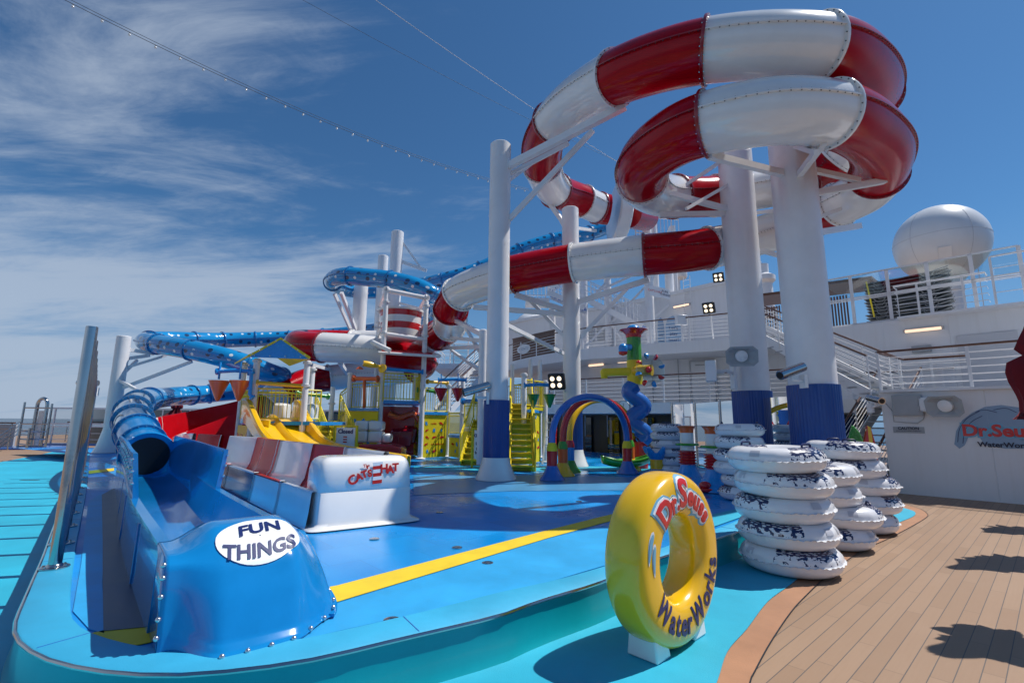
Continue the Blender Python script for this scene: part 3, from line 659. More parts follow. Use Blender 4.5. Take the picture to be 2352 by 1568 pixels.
# ================================================================ BLUE FLUME, HOOD
Lp = G(386, 1285, .80); Lq = G(311, 1142, .80); Rp = G(610, 1187, .80); Lp.z = Rp.z = 0; Lq.z = 0
FD = (Lq - Lp).normalized(); FN = Vector((FD.y, -FD.x, 0))          # FN points right
wdt = (Rp - Lp).dot(FN); O0 = Lp + FN * (wdt / 2 + .035) + FD * .40
ml = PN(MOUTH); endp = ml
cl = cat_rom([O0, O0.lerp(endp, .33) + FN * -.05, O0.lerp(endp, .7), endp], 10)
def sweep_profile(b_, cl, prof, m=0, seg=None):
    rows = []
    for i, p in enumerate(cl):
        d = (cl[min(i + 1, len(cl) - 1)] - cl[max(i - 1, 0)]); d.z = 0; d.normalize(); n_ = Vector((d.y, -d.x, 0))
        pr = prof(i / (len(cl) - 1)) if callable(prof) else prof
        rows.append([Vector((p.x, p.y, 0)) + n_ * u + UP * (z + p.z) for u, z in [(a, .3 + (b - .3) * .91 if b > .3 else b) for a, b in pr]])
    b_.grid(rows, m); return rows
h = wdt / 2
def bprof(t_):
    rise = .06 * t_; e = h + .02 * t_
    return [(-e - .055, .29), (-e - .05, .42), (-e - .05, .60), (-e - .045, .83), (-e - .04, .85), (-e + .03, .85), (-e + .035, .835), (-e + .06, .60), (-e + .14, .47 + rise), (-.1, .43 + rise), (.1, .43 + rise), (e - .14, .47 + rise), (e - .06, .60), (e - .035, .835), (e - .03, .85), (e + .04, .85), (e + .045, .83), (e + .05, .60), (e + .055, .29)]
b_ = MB(); sweep_profile(b_, cl, bprof); b_.face(list(range(19))); b_.build('open_flume', 'blue_gel', bt, bevel=0)
for k in (5, 11, 17, 23):      # outside joint ribs of the flume
    p = cl[k]; d = (cl[k + 1] - cl[k - 1]).normalized(); n_ = Vector((d.y, -d.x, 0))
    for sg in (-1, 1):
        b_ = MB(); q = [(sg * (h + .060), .30), (sg * (h + .058), .42), (sg * (h + .056), .60), (sg * (h + .054), .76)]
        b_.tube([p + n_ * a_[0] + UP * a_[1] for a_ in q], .010, 6); b_.build('joint_rib', 'blue_flange', bt)
# high splash panels beside the mouth
def hi_panel(i0, sg, out_):
    b_ = MB(); rows = []
    for i in range(i0, len(cl)):
        p = cl[i]; d = (cl[min(i + 1, len(cl) - 1)] - cl[i - 1]).normalized(); n_ = Vector((d.y, -d.x, 0)) * sg; f = (i - i0) / (len(cl) - 1 - i0)
        e = h - .0; zt = 1.25 + .02 * f
        rows.append([p + n_ * (e - .02) + UP * .79, p + n_ * (e + .035 + out_ * f) + UP * zt, p + n_ * (e + .075 + out_ * f) + UP * zt, p + n_ * (e + .03) + UP * .79])
    b_.grid(rows, closed=True); b_.face([0, 1, 2, 3]); b_.face([len(rows) * 4 - 4 + j for j in range(4)][::-1])
    for k in range(0, len(rows) - 1, 2):
        for z in (.95, 1.07, 1.19):
            f = (z - .79) / .46; q = rows[k][3].lerp(rows[k][2], f); b_.ball(q + (rows[k][3] - rows[k][0]).normalized() * .004, .016, 6, m=1, rings=4)
    return b_.build('splash_panel', ['blue_gel', 'bolt_light'], bt)
hi_panel(9, -1, .02); hi_panel(10, 1, .0)
# mouth ring and black shade liner
d = MD[0]; s_, u_ = MD[1], MD[2]; b_ = MB(); rows = []
n = 40
for rr, z in ((.375, -.05), (.375, .03), (.47, .03), (.485, .0), (.47, -.05)): rows.append([MOUTH + d * z + (s_ * math.cos(2 * math.pi * i / n) + u_ * math.sin(2 * math.pi * i / n)) * rr for i in range(n)])
b_.grid(rows, closed=True); b_.build('mouth_collar', 'blue_gel', bt)
b_ = MB(); b_.lathe([(.0, 0), (.372, .01), (.378, 2.2), (.385, 2.33)], MOUTH - d * 2.3, 30, axis=d); b_.build('mouth_shade_liner', 'void', bt)  # near-black liner stands in for the darkness inside the tube mouth
# slide legs
for q, zt in ((pts[clear0 + 6], None), (pts[clear0 + 20], None)):
    b_ = MB(); b_.cyl((q.x, q.y, ZD), (q.x, q.y, q.z - .4), .09, .09, 14); b_.lathe([(.22, ZD), (.2, ZD + .05), (.1, ZD + .3)], (q.x, q.y, 0), 18); b_.build('leg', 'white_paint', bt)
# hood at the end of the flume
HO = Lp - FN * .005 + FD * .0; HX = FN.copy(); HY = FD.copy()
HL = .96
pc = [(.50, .955), (.38, .985), (.24, .975), (.10, .91), (-.03, .78), (-.115, .60), (-.165, .46), (-.20, .36), (-.235, .318), (-.27, .306)]
pl_ = [(.50, .85), (.36, .85), (.22, .85), (.10, .845), (.02, .80), (.0, .68), (-.005, .56), (-.01, .44), (-.01, .36), (-.01, .306)]
prr = [(.48, .80), (.40, .74), (.30, .66), (.20, .58), (.10, .50), (.03, .44), (-.02, .39), (-.05, .345), (-.07, .315), (-.09, .306)]
def sm(t_): t_ = min(1, max(0, t_)); return t_ * t_ * (3 - 2 * t_)
def hood(u, v):      # u across 0..1, v back to front 0..1
    k = v * (len(pc) - 1); i = min(int(k), len(pc) - 2); f = k - i
    g = lambda L_: (L_[i][0] * (1 - f) + L_[i + 1][0] * f, L_[i][1] * (1 - f) + L_[i + 1][1] * f)
    a, b, c = g(pl_), g(pc), g(prr)
    w1 = sm((u - .05) / .24); w2 = sm((u - .66) / .34)
    y = a[0] * (1 - w1) + b[0] * w1; z = a[1] * (1 - w1) + b[1] * w1
    y = y * (1 - w2) + c[0] * w2; z = z * (1 - w2) + c[1] * w2
    y -= .06 * math.sin(math.pi * min(1, u)) * v
    x = u * HL + .05 * math.sin(math.pi * v) * u
    z = .3 + (z - .3) * .91
    if u > .97: z = .306 + (z - .306) * (1 - u) / .03 * .9 if u < 1 else .306
    return HO + HX * x + HY * y + UP * z
b_ = MB(); NU, NV = 44, 40
b_.grid([[hood(i / NU, j / NV) for i in range(NU + 1)] for j in range(NV + 1)]); o = len(b_.v)
# closing skirts left
left_ = [hood(0, j / NV) for j in range(NV + 1)]; b_.add(left_ + [Vector((p.x, p.y, .30)) for p in left_], [(j, j + 1, NV + 2 + j, NV + 1 + j) for j in range(NV)])
b_.build('end_hood', 'blue_gel', bt, smooth=60, solid=.012)
b_ = MB()            # bolted edge strips
for j in range(0, NV, 1):
    p, q = hood(.985, j / NV), hood(.985, (j + 1) / NV)
    b_.beam(p + UP * .01, q + UP * .01, .05, .02)
b_.build('bolted_edge', 'blue_gel', bt)
for p, r_ in [(hood(0, v) - HX * .008, .016) for v in (.42, .5, .6, .72, .84)] + [(hood(.985, v) + UP * .03, .016) for v in (.12, .28, .45, .62, .8)] + [(hood(u, .985) + UP * .012, .016) for u in (.93, .80, .67, .54, .41, .28)]:
    b_ = MB(); b_.ball(p, r_, 10, rings=6); b_.build('bolt', 'bolt_light', bt)
def hoodn(u, v):
    e = .01; a = hood(u + e, v) - hood(u - e, v); c = hood(u, v - e) - hood(u, v + e); return a.cross(c).normalized()
def hdec(x, y, lift):
    lift += .007           # x -.5..5, y -.5...5 of the oval decal
    u = .50 + x * .50 + y * .04; v = .34 - y * .25 ; return hood(u, v) + hoodn(u, v) * lift
b_ = MB(); rows = [[hdec(.5 * r_ * math.cos(2 * math.pi * k / 40), .5 * r_ * math.sin(2 * math.pi * k / 40), .006) for k in range(40)] for r_ in (.02, .1, .2, .3, .4, .5, .6, .7, .8, .9, .95, 1.0)]
b_.grid(rows, closed=True); b_.build('oval_decal', 'decal_white', bt)
def bend_text(b_, s, size, cy_, off, m, lift, arch=0.12, spread=1.0, cxx=0.0, rots=True):
    vs, fs = refine(*text_geo(s, size, .001, off, 1.0, 3), .03); xs = [v.x for v in vs]; wd = max(xs) - min(xs)
    b_.add([hdec(cxx + v.x / wd * spread, cy_ + v.y * 1.0 + arch * (0.25 - (v.x / wd) ** 2) + .06 * v.x / wd, lift + v.z * .5) for v in vs], fs, m)
b_ = MB(); bend_text(b_, 'FUN', .42, .17, .012, 0, .011, arch=.10, spread=.50, cxx=.01); bend_text(b_, 'THINGS', .36, -.21, .010, 0, .011, arch=-.30, spread=.84)
b_.build('decal_lettering', 'text_navy', bt)

# ================================================================ RED AND WHITE FLUME, END BOX
P0 = PN(G(706, 1216, .30)); RD = PXX.copy(); RD = (PN(G(519, 1121, .30)) - P0).normalized(); RN = Vector((RD.y, -RD.x, 0))
e_ = P0 + RN * .48
s0 = C(610, 930, 19.8)
rc = [Vector((e_.x, e_.y, 0)) + RD * t_ for t_ in (-.02, 1.2, 2.2, 3.4, 4.6, 5.8, 7.0)]
rc = rc + [Vector((-9.35, 13.7, .02)), Vector((-10.75, 15.0, .06)), Vector((-11.8, 16.5, .16)), Vector((-12.1, 18.0, .36)), Vector((-11.5, 19.2, .75)), Vector((s0.x - .1, s0.y, 1.32))]
cl2 = cat_rom(rc, 8); L2_ = [0.0]
for i in range(1, len(cl2)): L2_.append(L2_[-1] + (cl2[i] - cl2[i - 1]).length)
def rprof(t_):
    k = sm((t_ - .55) / .2); nw = .72 + .25 * k; fw = 1.18; ow = .75 * k     # left wall grows into the banked outer wall of the bend
    return [(-.52, .30), (-.49, .50), (-.47 - .05 * k, nw + ow * .55), (-.46 - .06 * k, nw + .02 + ow * .55), (-.40 - .06 * k, nw + .02 + ow * .55), (-.39, nw - .02 + ow * .2), (-.34, .58), (-.25, .48), (0, .44), (.28, .47), (.36, .60), (.41, .86 - .15 * k), (.415, .875 - .15 * k), (.46, fw - .3 * k), (.475, fw + .015 - .3 * k), (.53, fw + .015 - .3 * k), (.54, fw - .02 - .3 * k), (.52, .30)]
edges = [0, 1.37, 2.85, 4.9, 6.9, 8.6, 10.3, 12.0, 13.6, 15.2, L2_[-1] + .1]; cols = ['W', 'R', 'W', 'R', 'W', 'R', 'W', 'R', 'W', 'R']
mat('red_flume', (.46, .004, .010), .18, coat=.08, spec=.12, var=.12, vs=2)
mat('white_flume', (.72, .73, .76), .10, coat=.9, var=.06, vs=2, bump=.04, bs=4)
for a_, c_, k in zip(edges[:-1], edges[1:], cols):
    idx = [i for i in range(len(cl2)) if a_ - .3 <= L2_[i] <= c_ + .02]
    if len(idx) < 2: continue
    sub = [cl2[i] for i in idx]; b_ = MB(); rows = []
    for i in idx:
        p = cl2[i]; d = cl2[min(i + 1, len(cl2) - 1)] - cl2[max(i - 1, 0)]; d.z = 0; d.normalize(); n_ = Vector((d.y, -d.x, 0))
        rows.append([Vector((p.x, p.y, 0)) + n_ * u + UP * ((z + p.z) if z > .31 else .30) for u, z in rprof(L2_[i] / L2_[-1])])
    b_.grid(rows); nc = len(rows[0])
    if a_ < 7 :        # outside of the near wall is white then dark mirror-like panels
        for fi, f in enumerate(b_.f):
            if f[0] % nc < 2: b_.m[fi] = 1
    o1 = 'white_gel' if a_ < .7 else ('navy_gel' if 2.5 < a_ < 4 else ('white_gel' if a_ < 2 else ('red_flume' if k == 'R' else 'white_flume')))
    b_.build('flume_section', ['red_flume' if k == 'R' else 'white_flume', o1], rt)
for a_ in edges[1:-1]:      # raised joint beads between the panels
    i = min(range(len(cl2)), key=lambda q: abs(L2_[q] - a_)); p = cl2[i]; d = cl2[min(i + 1, len(cl2) - 1)] - cl2[i - 1]; d.z = 0; d.normalize(); n_ = Vector((d.y, -d.x, 0))
    pr = [Vector((p.x, p.y, 0)) + n_ * u + UP * (z + p.z) for u, z in rprof(L2_[i] / L2_[-1])][3:-3]
    b_ = MB(); b_.tube([q + UP * .004 for q in pr], .010, 6); b_.build('joint_bead', 'white_gel', rt)
# white end box
FL, FR = PN(G(724, 1218, .30)), PN(G(950, 1196, .30)); bx = ((FR - FL).normalized() * .6 + RN * .4).normalized(); bn = Vector((-bx.y, bx.x, 0)); bw = (FR - FL).length; bd = .72; bc = FL + bx * bw / 2 + bn * bd / 2
def sq(a_, e=.22): c_, s_ = math.cos(a_), math.sin(a_); return math.copysign(abs(c_) ** e, c_), math.copysign(abs(s_) ** e, s_)
def boxp(a_, z, ins=0.0):
    c_, s_ = sq(a_); return bc + bx * c_ * (bw / 2 - ins) + bn * s_ * (bd / 2 - ins) + UP * z
b_ = MB(); rows = []; n = 72
for ins, z in ((-.12, .302), (-.11, .318), (-.03, .335), (-.012, .37), (-.004, .72), (.004, .728), (.0, .736), (.012, .98), (.03, 1.06), (.06, 1.11), (.11, 1.14), (.18, 1.15), (.35, 1.152)):
    rows.append([boxp(2 * math.pi * i / n, z, ins) for i in range(n)])
b_.grid(rows, closed=True); b_.face([len(b_.v) - n + i for i in range(n)]); b_.build('end_box', 'white_gel', rt, smooth=50)
def boxf(x, z, lift):     # point on the front face
    return bc - bn * (bd / 2 - .012 * (z - .7) / .3) + bx * (x * 1.0) + UP * z - bn * lift
b_ = MB()
def boxt(s, size, x, z, ang, off=.006, lift=.010, m=0):
    vs, fs = text_geo(s, size, .003, off, 1.0, 3); ca, sa = math.cos(ang), math.sin(ang)
    b_.add([boxf((x - .17) * .9 + v.x * ca - v.y * sa, z + v.x * sa + v.y * ca, lift + v.z) for v in vs], fs, m)
for ch, x, z, a_, s_ in (('C', -.06, .86, .5, .16), ('A', .03, .895, .35, .12), ('T', .105, .925, .3, .12), ("'", .15, .985, .2, .10), ('S', .185, .935, .15, .12), ('H', .395, .985, .05, .15), ('A', .49, .97, .05, .14), ('T', .57, .995, .05, .14)): boxt(ch, s_, x, z, a_)
boxt('The', .055, .13, 1.035, .1, .001)
# plain red and white striped badge between the words
for k in range(6):
    z0_ = .80 + k * .045; w0 = .055 + .004 * abs(k - 2)
    b_.slab([boxf(.115 - w0, z0_, .007), boxf(.115 + w0, z0_ + .008, .007), boxf(.115 + w0, z0_ + .053, .007), boxf(.115 - w0, z0_ + .045, .007)], -bn * .003, 0 if k % 2 == 0 else 1)
b_.build('box_lettering', ['text_red', 'decal_white'], rt)

# ================================================================ CHROME POLES
b0_, b1_ = G(125, 1303, ZR), G(191, 1072, ZR)
for i in range(12):
    q = b0_.lerp(b1_, i / 11) ; b_ = MB()
    ordn = ['nearest', 'second', 'third', 'fourth', 'fifth', 'sixth', 'seventh', 'eighth', 'ninth', 'tenth', 'eleventh', 'farthest'][i]
    t_ = thing('steel_pole', ordn + ' polished steel pole in the row standing on the left pool rim', 'pole', (q.x, q.y, ZR), 0, 'polished poles along the left pool rim')
    b_.lathe([(.048, .0), (.048, 2.13), (.046, 2.145), (.0, 2.146)], (q.x, q.y, ZR), 28); b_.build('pole_shaft', 'chrome', t_)
    b_ = MB(); b_.lathe([(.105, .001), (.105, .010), (.098, .014), (.06, .016), (.055, .03), (.049, .035)], (q.x, q.y, ZR), 28)
    for k in range(6): a_ = k * math.pi / 3 + .3; b_.cyl((q.x + .082 * math.cos(a_), q.y + .082 * math.sin(a_), ZR + .012), (q.x + .082 * math.cos(a_), q.y + .082 * math.sin(a_), ZR + .024), .010, .009, 6)
    b_.build('base_plate', 'chrome', t_)

# ================================================================ YELLOW SWIM RING SIGN
fl_, fr2 = PN(G(1465, 1500, 0)), PN(G(1612, 1432, 0)); rx = (fr2 - fl_).normalized(); rx = (Matrix.Rotation(R(5), 3, 'Z') @ rx); rn = Vector((rx.y, -rx.x, 0))   # rn faces the viewer's side
rc0 = (fl_ + fr2) / 2 + Vector((-.045, -.14, 0)) + UP * .632 + rx * -.015 + rn * -.02
ring = thing('swim_ring_sign', 'big yellow swim ring sign standing on white feet beside the pool rim', 'sign', (rc0.x, rc0.y, 0.014))
RO, RI = .61, .29; RM, RH, RT = (RO + RI) / 2, (RO - RI) / 2, .165
def cs(a_, e): c_, s_ = math.cos(a_), math.sin(a_); return math.copysign(abs(c_) ** e, c_), math.copysign(abs(s_) ** e, s_)
def ringp(rad, ang, dep): return rc0 + (rx * math.cos(ang) + UP * math.sin(ang)) * rad + rn * dep
b_ = MB(); rows = []
for i in range(96):
    A_ = 2 * math.pi * i / 96; row_ = []
    for j in range(40): c_, s_ = cs(2 * math.pi * j / 40, .60); row_.append(ringp(RM + RH * c_, A_, RT * s_))
    rows.append(row_)
rows.append(rows[0]); b_.grid(rows, closed=True); b_.build('ring_body', 'yellow', ring, smooth=80)
def face_dep(rad):
    x = max(-.97, min(.97, (rad - RM) / RH)); c1 = abs(x) ** (1 / .60); return RT * (max(0, 1 - c1 * c1) ** .5) ** .60
def ring_letters(b_, s, size, rad, a0, a1, off, m, lift, top):
    # set each letter on the arc; top: reads clockwise over the crown, else counter-clockwise under the hole
    ws = []
    for ch in s:
        vs, fs = refine(*text_geo(ch, size, .003, off, 1, 3), .03); xs = [v.x for v in vs]; ws.append((vs, fs, max(xs) - min(xs), min(xs)))
    tot = sum(w[2] for w in ws) + .012 * (len(ws) - 1); x = 0
    for k, (vs, fs, w, mn) in enumerate(ws):
        out_ = []
        for v in vs:
            xx = (x + v.x - mn) / tot
            ang = a0 + (a1 - a0) * xx; rr = rad + (v.y if top else -v.y)
            out_.append(ringp(rr, ang, face_dep(rr) + lift + v.z * .4))
        b_.add(out_, fs, m); x += w + .012
b_ = MB()
ring_letters(b_, 'WaterWorks', .215, RM - .015, R(207), R(352), .006, 0, .004, False)
b_.build('ring_lettering', 'text_navy', ring)
def seuss(b_, off, m, lift, extra=0):
    chars = [('D', .25, 127, .0), ('r', .20, 110.5, -.01), ('.', .20, 102, -.01), ('S', .28, 91, .02), ('e', .20, 75.5, .005), ('u', .20, 62.5, .0), ('s', .19, 50, -.004), ('s', .18, 39, -.01)]
    for ch, sz, ang, dr in chars:
        vs, fs = refine(*text_geo(ch, sz, .003, off, 1, 3), .03); cx2 = (max(v.x for v in vs) + min(v.x for v in vs)) / 2; cy2 = .0
        out_ = []
        for v in vs:
            rr = RM - .015 + dr + v.y; aa = R(ang) - (v.x - cx2) / (RM + .02); out_.append(ringp(rr, aa, face_dep(rr) + lift + v.z))
        b_.add(out_, fs, m)
b_ = MB(); seuss(b_, .034, 0, .001); seuss(b_, .022, 1, .004); b_.build('letter_backing', ['decal_blue', 'decal_white'], ring)
b_ = MB(); seuss(b_, .008, 0, .010); b_.build('red_lettering', 'text_red', ring)
b_ = MB()     # two pale streaks of running water below the D
for a0, a1, r0, r1, m_, l_ in ((150, 176, .50, .505, 0, .002), (152, 174, .50, .505, 1, .006), (158, 186, .455, .44, 0, .002), (160, 184, .455, .44, 1, .006)):
    pp = []; K = 16
    for k in range(K + 1):
        f = k / K; w = (.024 if m_ == 0 else .017) * math.sin(math.pi * min(1, f ** .6)) ** .7; rr = r0 + (r1 - r0) * f; an = R(a0 + (a1 - a0) * f); pp.append((rr, an, w))
    A_ = [ringp(r_ + w, an, face_dep(r_ + w) + l_) for r_, an, w in pp]; B_ = [ringp(r_ - w, an, face_dep(r_ - w) + l_) for r_, an, w in pp]
    b_.grid([A_, B_], m_)
b_.build('water_streak', ['decal_white', 'decal_blue'], ring)
for sg, off_ in ((-1, 0), (1, 0)):
    c_ = rc0 + rx * sg * .27; c_.z = 0; b_ = MB()
    w1, dp = .095, .12
    base = [c_ + rx * (-w1) - rn * dp, c_ + rx * w1 - rn * dp, c_ + rx * w1 + rn * dp, c_ + rx * (-w1) + rn * dp]
    zt = .632 - math.sqrt(max(0, RO ** 2 - .27 ** 2)) + .05
    top = [c_ + rx * (-w1 + .01) - rn * (dp - .02) + UP * (zt + (.10 if sg < 0 else -.03)), c_ + rx * (w1 - .01) - rn * (dp - .02) + UP * (zt + (.10 if sg > 0 else -.03)), c_ + rx * (w1 - .01) + rn * (dp - .02) + UP * (zt + (.10 if sg > 0 else -.03)), c_ + rx * (-w1 + .01) + rn * (dp - .02) + UP * (zt + (.10 if sg < 0 else -.03))]
    b_.add([p + UP * .016 for p in base] + top, [(3, 2, 1, 0), (4, 5, 6, 7), (0, 1, 5, 4), (1, 2, 6, 5), (2, 3, 7, 6), (3, 0, 4, 7)]); b_.build('foot', 'white_gel', ring, bevel=.012)

# ================================================================ INFLATABLE TUBES
m, t, bb_ = nodes_of('tube_vinyl', .26, .35)
ob = t.nodes.new('ShaderNodeTexCoord').outputs['Object']; sp = t.nodes.new('ShaderNodeSeparateXYZ'); t.links.new(ob, sp.inputs[0])
X_, Y_, Z_ = sp.outputs
rad_ = tmath(t, 'SQRT', tmath(t, 'ADD', tmath(t, 'MULTIPLY', X_, X_), tmath(t, 'MULTIPLY', Y_, Y_)))
ang_ = tmath(t, 'ABSOLUTE', tmath(t, 'ARCTAN2', Y_, tmath(t, 'ABSOLUTE', X_)))      # two prints, either side
edge = tmath(t, 'MULTIPLY', tmath(t, 'SUBTRACT', tnoise(t, ob, 16, 3), .5), .16)
mA = tmath(t, 'LESS_THAN', tmath(t, 'ADD', ang_, tmath(t, 'MULTIPLY', edge, 1.6)), .72)
mR = tmath(t, 'LESS_THAN', tmath(t, 'ADD', rad_, edge), .495); mZ = tmath(t, 'GREATER_THAN', Z_, .015)
av = t.nodes.new('ShaderNodeCombineXYZ'); t.links.new(tmath(t, 'MULTIPLY', tmath(t, 'ARCTAN2', Y_, X_), 3.4), av.inputs[0]); t.links.new(tmath(t, 'MULTIPLY', rad_, 44), av.inputs[1])
vo = t.nodes.new('ShaderNodeTexVoronoi'); vo.voronoi_dimensions = '2D'; vo.inputs['Scale'].default_value = 1.55; t.links.new(av.outputs[0], vo.inputs['Vector'])
fleck = tmath(t, 'GREATER_THAN', vo.outputs['Distance'], 0.25)
mk = tmath(t, 'MULTIPLY', tmath(t, 'MULTIPLY', mA, mR), tmath(t, 'MULTIPLY', mZ, fleck))
grime = tnoise(t, ob, 5, 5, .7); wh = tmix(t, trange(t, grime, .45, .8, 0, .35), (.76, .77, .80), (.60, .60, .62))
t.links.new(tmix(t, mk, wh, (.010, .020, .085)), bb_.inputs['Base Color'])
def make_tube():
    t_ = thing('inflatable_tube', 'white inflatable tube', 'inflatable tube', (0, 0, 0)); b_ = MB(); n = 72; prof = []
    # cross-section: two bulges with a welded seam lip at the equator
    for k in range(28):
        a_ = -math.pi / 2 + 2 * math.pi * k / 28; prof.append((math.cos(a_), math.sin(a_)))
    rows = []
    for i in range(n):
        A_ = 2 * math.pi * i / n; row_ = []; puck = .0035 * math.sin(A_ * 18) + .002 * math.sin(A_ * 31 + 1)
        for c_, s_ in prof:
            rr = .355 + .155 * math.copysign(abs(c_) ** .9, c_) + (puck if abs(s_) < .55 and c_ > 0 else 0); row_.append(Vector((rr * math.cos(A_), rr * math.sin(A_), .138 + .138 * math.copysign(abs(s_) ** .85, s_))))
        rows.append(row_)
    rows.append(rows[0]); o = b_.grid(rows, closed=True)
    for v in b_.v: v.z -= .138
    b_.build('tube_body', 'tube_vinyl', t_, smooth=80).location = (0, 0, .138)
    b_ = MB(); rows = []
    for i in range(144):
        A_ = 2 * math.pi * i / 144; w = .007 * math.sin(i * 1.9) + .004 * math.sin(i * .7); rr = .535 + .004 * math.sin(i * 1.3)
        rows.append([Vector((.505 * math.cos(A_), .505 * math.sin(A_), .141)), Vector((rr * math.cos(A_), rr * math.sin(A_), .138 + w)), Vector((.505 * math.cos(A_), .505 * math.sin(A_), .135))])
    rows.append(rows[0]); b_.grid(rows); b_.build('seam_frill', 'vinyl_white', t_)
    for sg in (-1, 1):
        b_ = MB(); pts_ = [Vector((sg * .36, -.085, .262)), Vector((sg * .36, -.082, .300)), Vector((sg * .36, -.06, .312)), Vector((sg * .36, .06, .312)), Vector((sg * .36, .082, .300)), Vector((sg * .36, .085, .262))]
        b_.tube(pts_, .012, 8); b_.ball((sg * .36, 0, .266), .125, 16, sq=(.48, 1, .10)); b_.build('handle', 'navy', t_)
    for a_ in (1.35, 1.8, -1.45):
        b_ = MB(); K = 5; rows = []
        for i in range(K):
            A_ = a_ + (i / (K - 1) - .5) * .22; row_ = []
            for j in range(4):
                th_ = R(14 + j * 11); rr = .355 + .155 * math.cos(th_) ** .9 + .003; row_.append(Vector((rr * math.cos(A_), rr * math.sin(A_), .138 + .138 * math.sin(th_) ** .85 + .002)))
            rows.append(row_)
        b_.grid(rows); b_.build('printed_notice', 'vinyl_print', t_)
    return t_
proto = make_tube(); kids_ = [q for q in COL.objects if q.parent]; first = [True]
def stack(cx_, cy_, z0, n, sc, offs, labels, seed):
    rnd = random.Random(seed)
    for k in range(n):
        if first[0]: o = proto; first[0] = False
        else: o = copy_tree(proto, None, kids_)
        ox, oy = offs[k] if k < len(offs) else (0, 0)
        o.location = (cx_ + ox, cy_ + oy, z0 + k * .268 * sc); o.scale = (sc, sc, sc)
        o.rotation_euler = (rnd.uniform(-.02, .02) if k else 0, rnd.uniform(-.02, .02) if k else 0, rnd.uniform(0, 6.28))
        tag(o, labels[k], 'inflatable tube', 'white inflatable tubes stacked on the deck')
def labs(n, where):
    w = ['bottom', 'second from bottom', 'middle', 'fourth from bottom', 'top'] if n == 5 else (['bottom', 'second', 'third', 'top'] if n == 4 else ['bottom', 'second', 'third', 'fourth', 'fifth', 'top'])
    return ['%s white inflatable tube with navy print, in the %s' % (w[k], where) for k in range(n)]
ca = P(1812, 1290, 5.80); stack(ca.x + .0, 5.80, .016, 5, 1.0, [(.02, 0), (0, 0), (-.01, .02), (-.01, 0), (-.07, -.02)], labs(5, 'nearest stack'), 3)
cb_ = P(1935, 1240, 6.95); stack(cb_.x - .12, 6.95, .016, 4, 1.0, [(-.04, 0), (.09, 0), (-.14, .03), (-.16, 0)], labs(4, 'stack right behind the nearest one'), 5)
cc_ = P(1990, 1200, 7.95); stack(cc_.x - .08, 7.95, .016, 5, 1.0, [(-.05, 0), (.05, 0), (.06, .02), (-.14, 0), (-.2, 0)], labs(5, 'stack beside the white wall'), 9)
cd2 = P(1712, 1130, 9.0); stack(cd2.x - .03, 9.0, ZD, 6, .82, [(0, 0), (.06, 0), (-.06, .02), (-.06, 0), (-.03, 0), (.0, 0)], labs(6, 'stack before the left thick column'), 12)
ce = P(1534, 1060, 13.5); stack(ce.x, 13.5, ZD, 6, .82, [(0, 0), (.04, 0), (-.03, .02), (0, 0), (-.02, 0), (.0, 0)], labs(6, 'stack behind the spray posts'), 15)

# ================================================================ CLOSED PARASOLS AND CABLES
def parasol(x, y, h_, r_, label, folds=9, seed=1, z0=.016):
    rnd = random.Random(seed); t_ = thing('closed_parasol', label, 'parasol', (x, y, z0), 0, 'closed maroon parasols')
    b_ = MB(); b_.cyl((x, y, z0), (x, y, h_), .025, .022, 12); b_.lathe([(.28, 0), (.28, .05), (.05, .07)], (x, y, z0), 20); b_.build('pole', 'brown', t_)
    b_ = MB(); rows = []; n = 48; K = 14
    ln = h_ - 1.75
    for k in range(K + 1):
        f = k / K; z = h_ - ln * f; rr = r_ * (.10 + .62 * f ** .8) * (1 + .25 * math.sin(f * 9 + seed)); 
        if .52 < f < .6: rr *= .62
        rows.append([Vector((x + rr * (1 + .34 * math.sin(folds * 2 * math.pi * i / n + f * 1.5)) * math.cos(2 * math.pi * i / n) + .05 * math.sin(f * 4), y + rr * (1 + .34 * math.sin(folds * 2 * math.pi * i / n + f)) * math.sin(2 * math.pi * i / n), z)) for i in range(n)])
    b_.grid(rows, closed=True); b_.face([i for i in range(n)]); b_.face([K * n + i for i in range(n)][::-1]); b_.build('folded_canopy', 'fabric_red', t_, smooth=70); return t_
parasol(4.93, 4.30, 3.05, .42, 'closed maroon parasol nearest the viewer, out at the right with its shadow on the planks', seed=2)
parasol(7.30, 6.52, 3.65, .46, 'closed maroon parasol cut by the right edge of the view before the wall', seed=3)
parasol(9.20, 8.38, 3.0, .40, 'closed maroon parasol farthest back on the plank deck at the right', seed=4)
q = P(396, 1000, 24); parasol(q.x, 24, 2.55, .42, 'small closed maroon parasol at the far left rail behind the red flume', seed=5, z0=0.0)

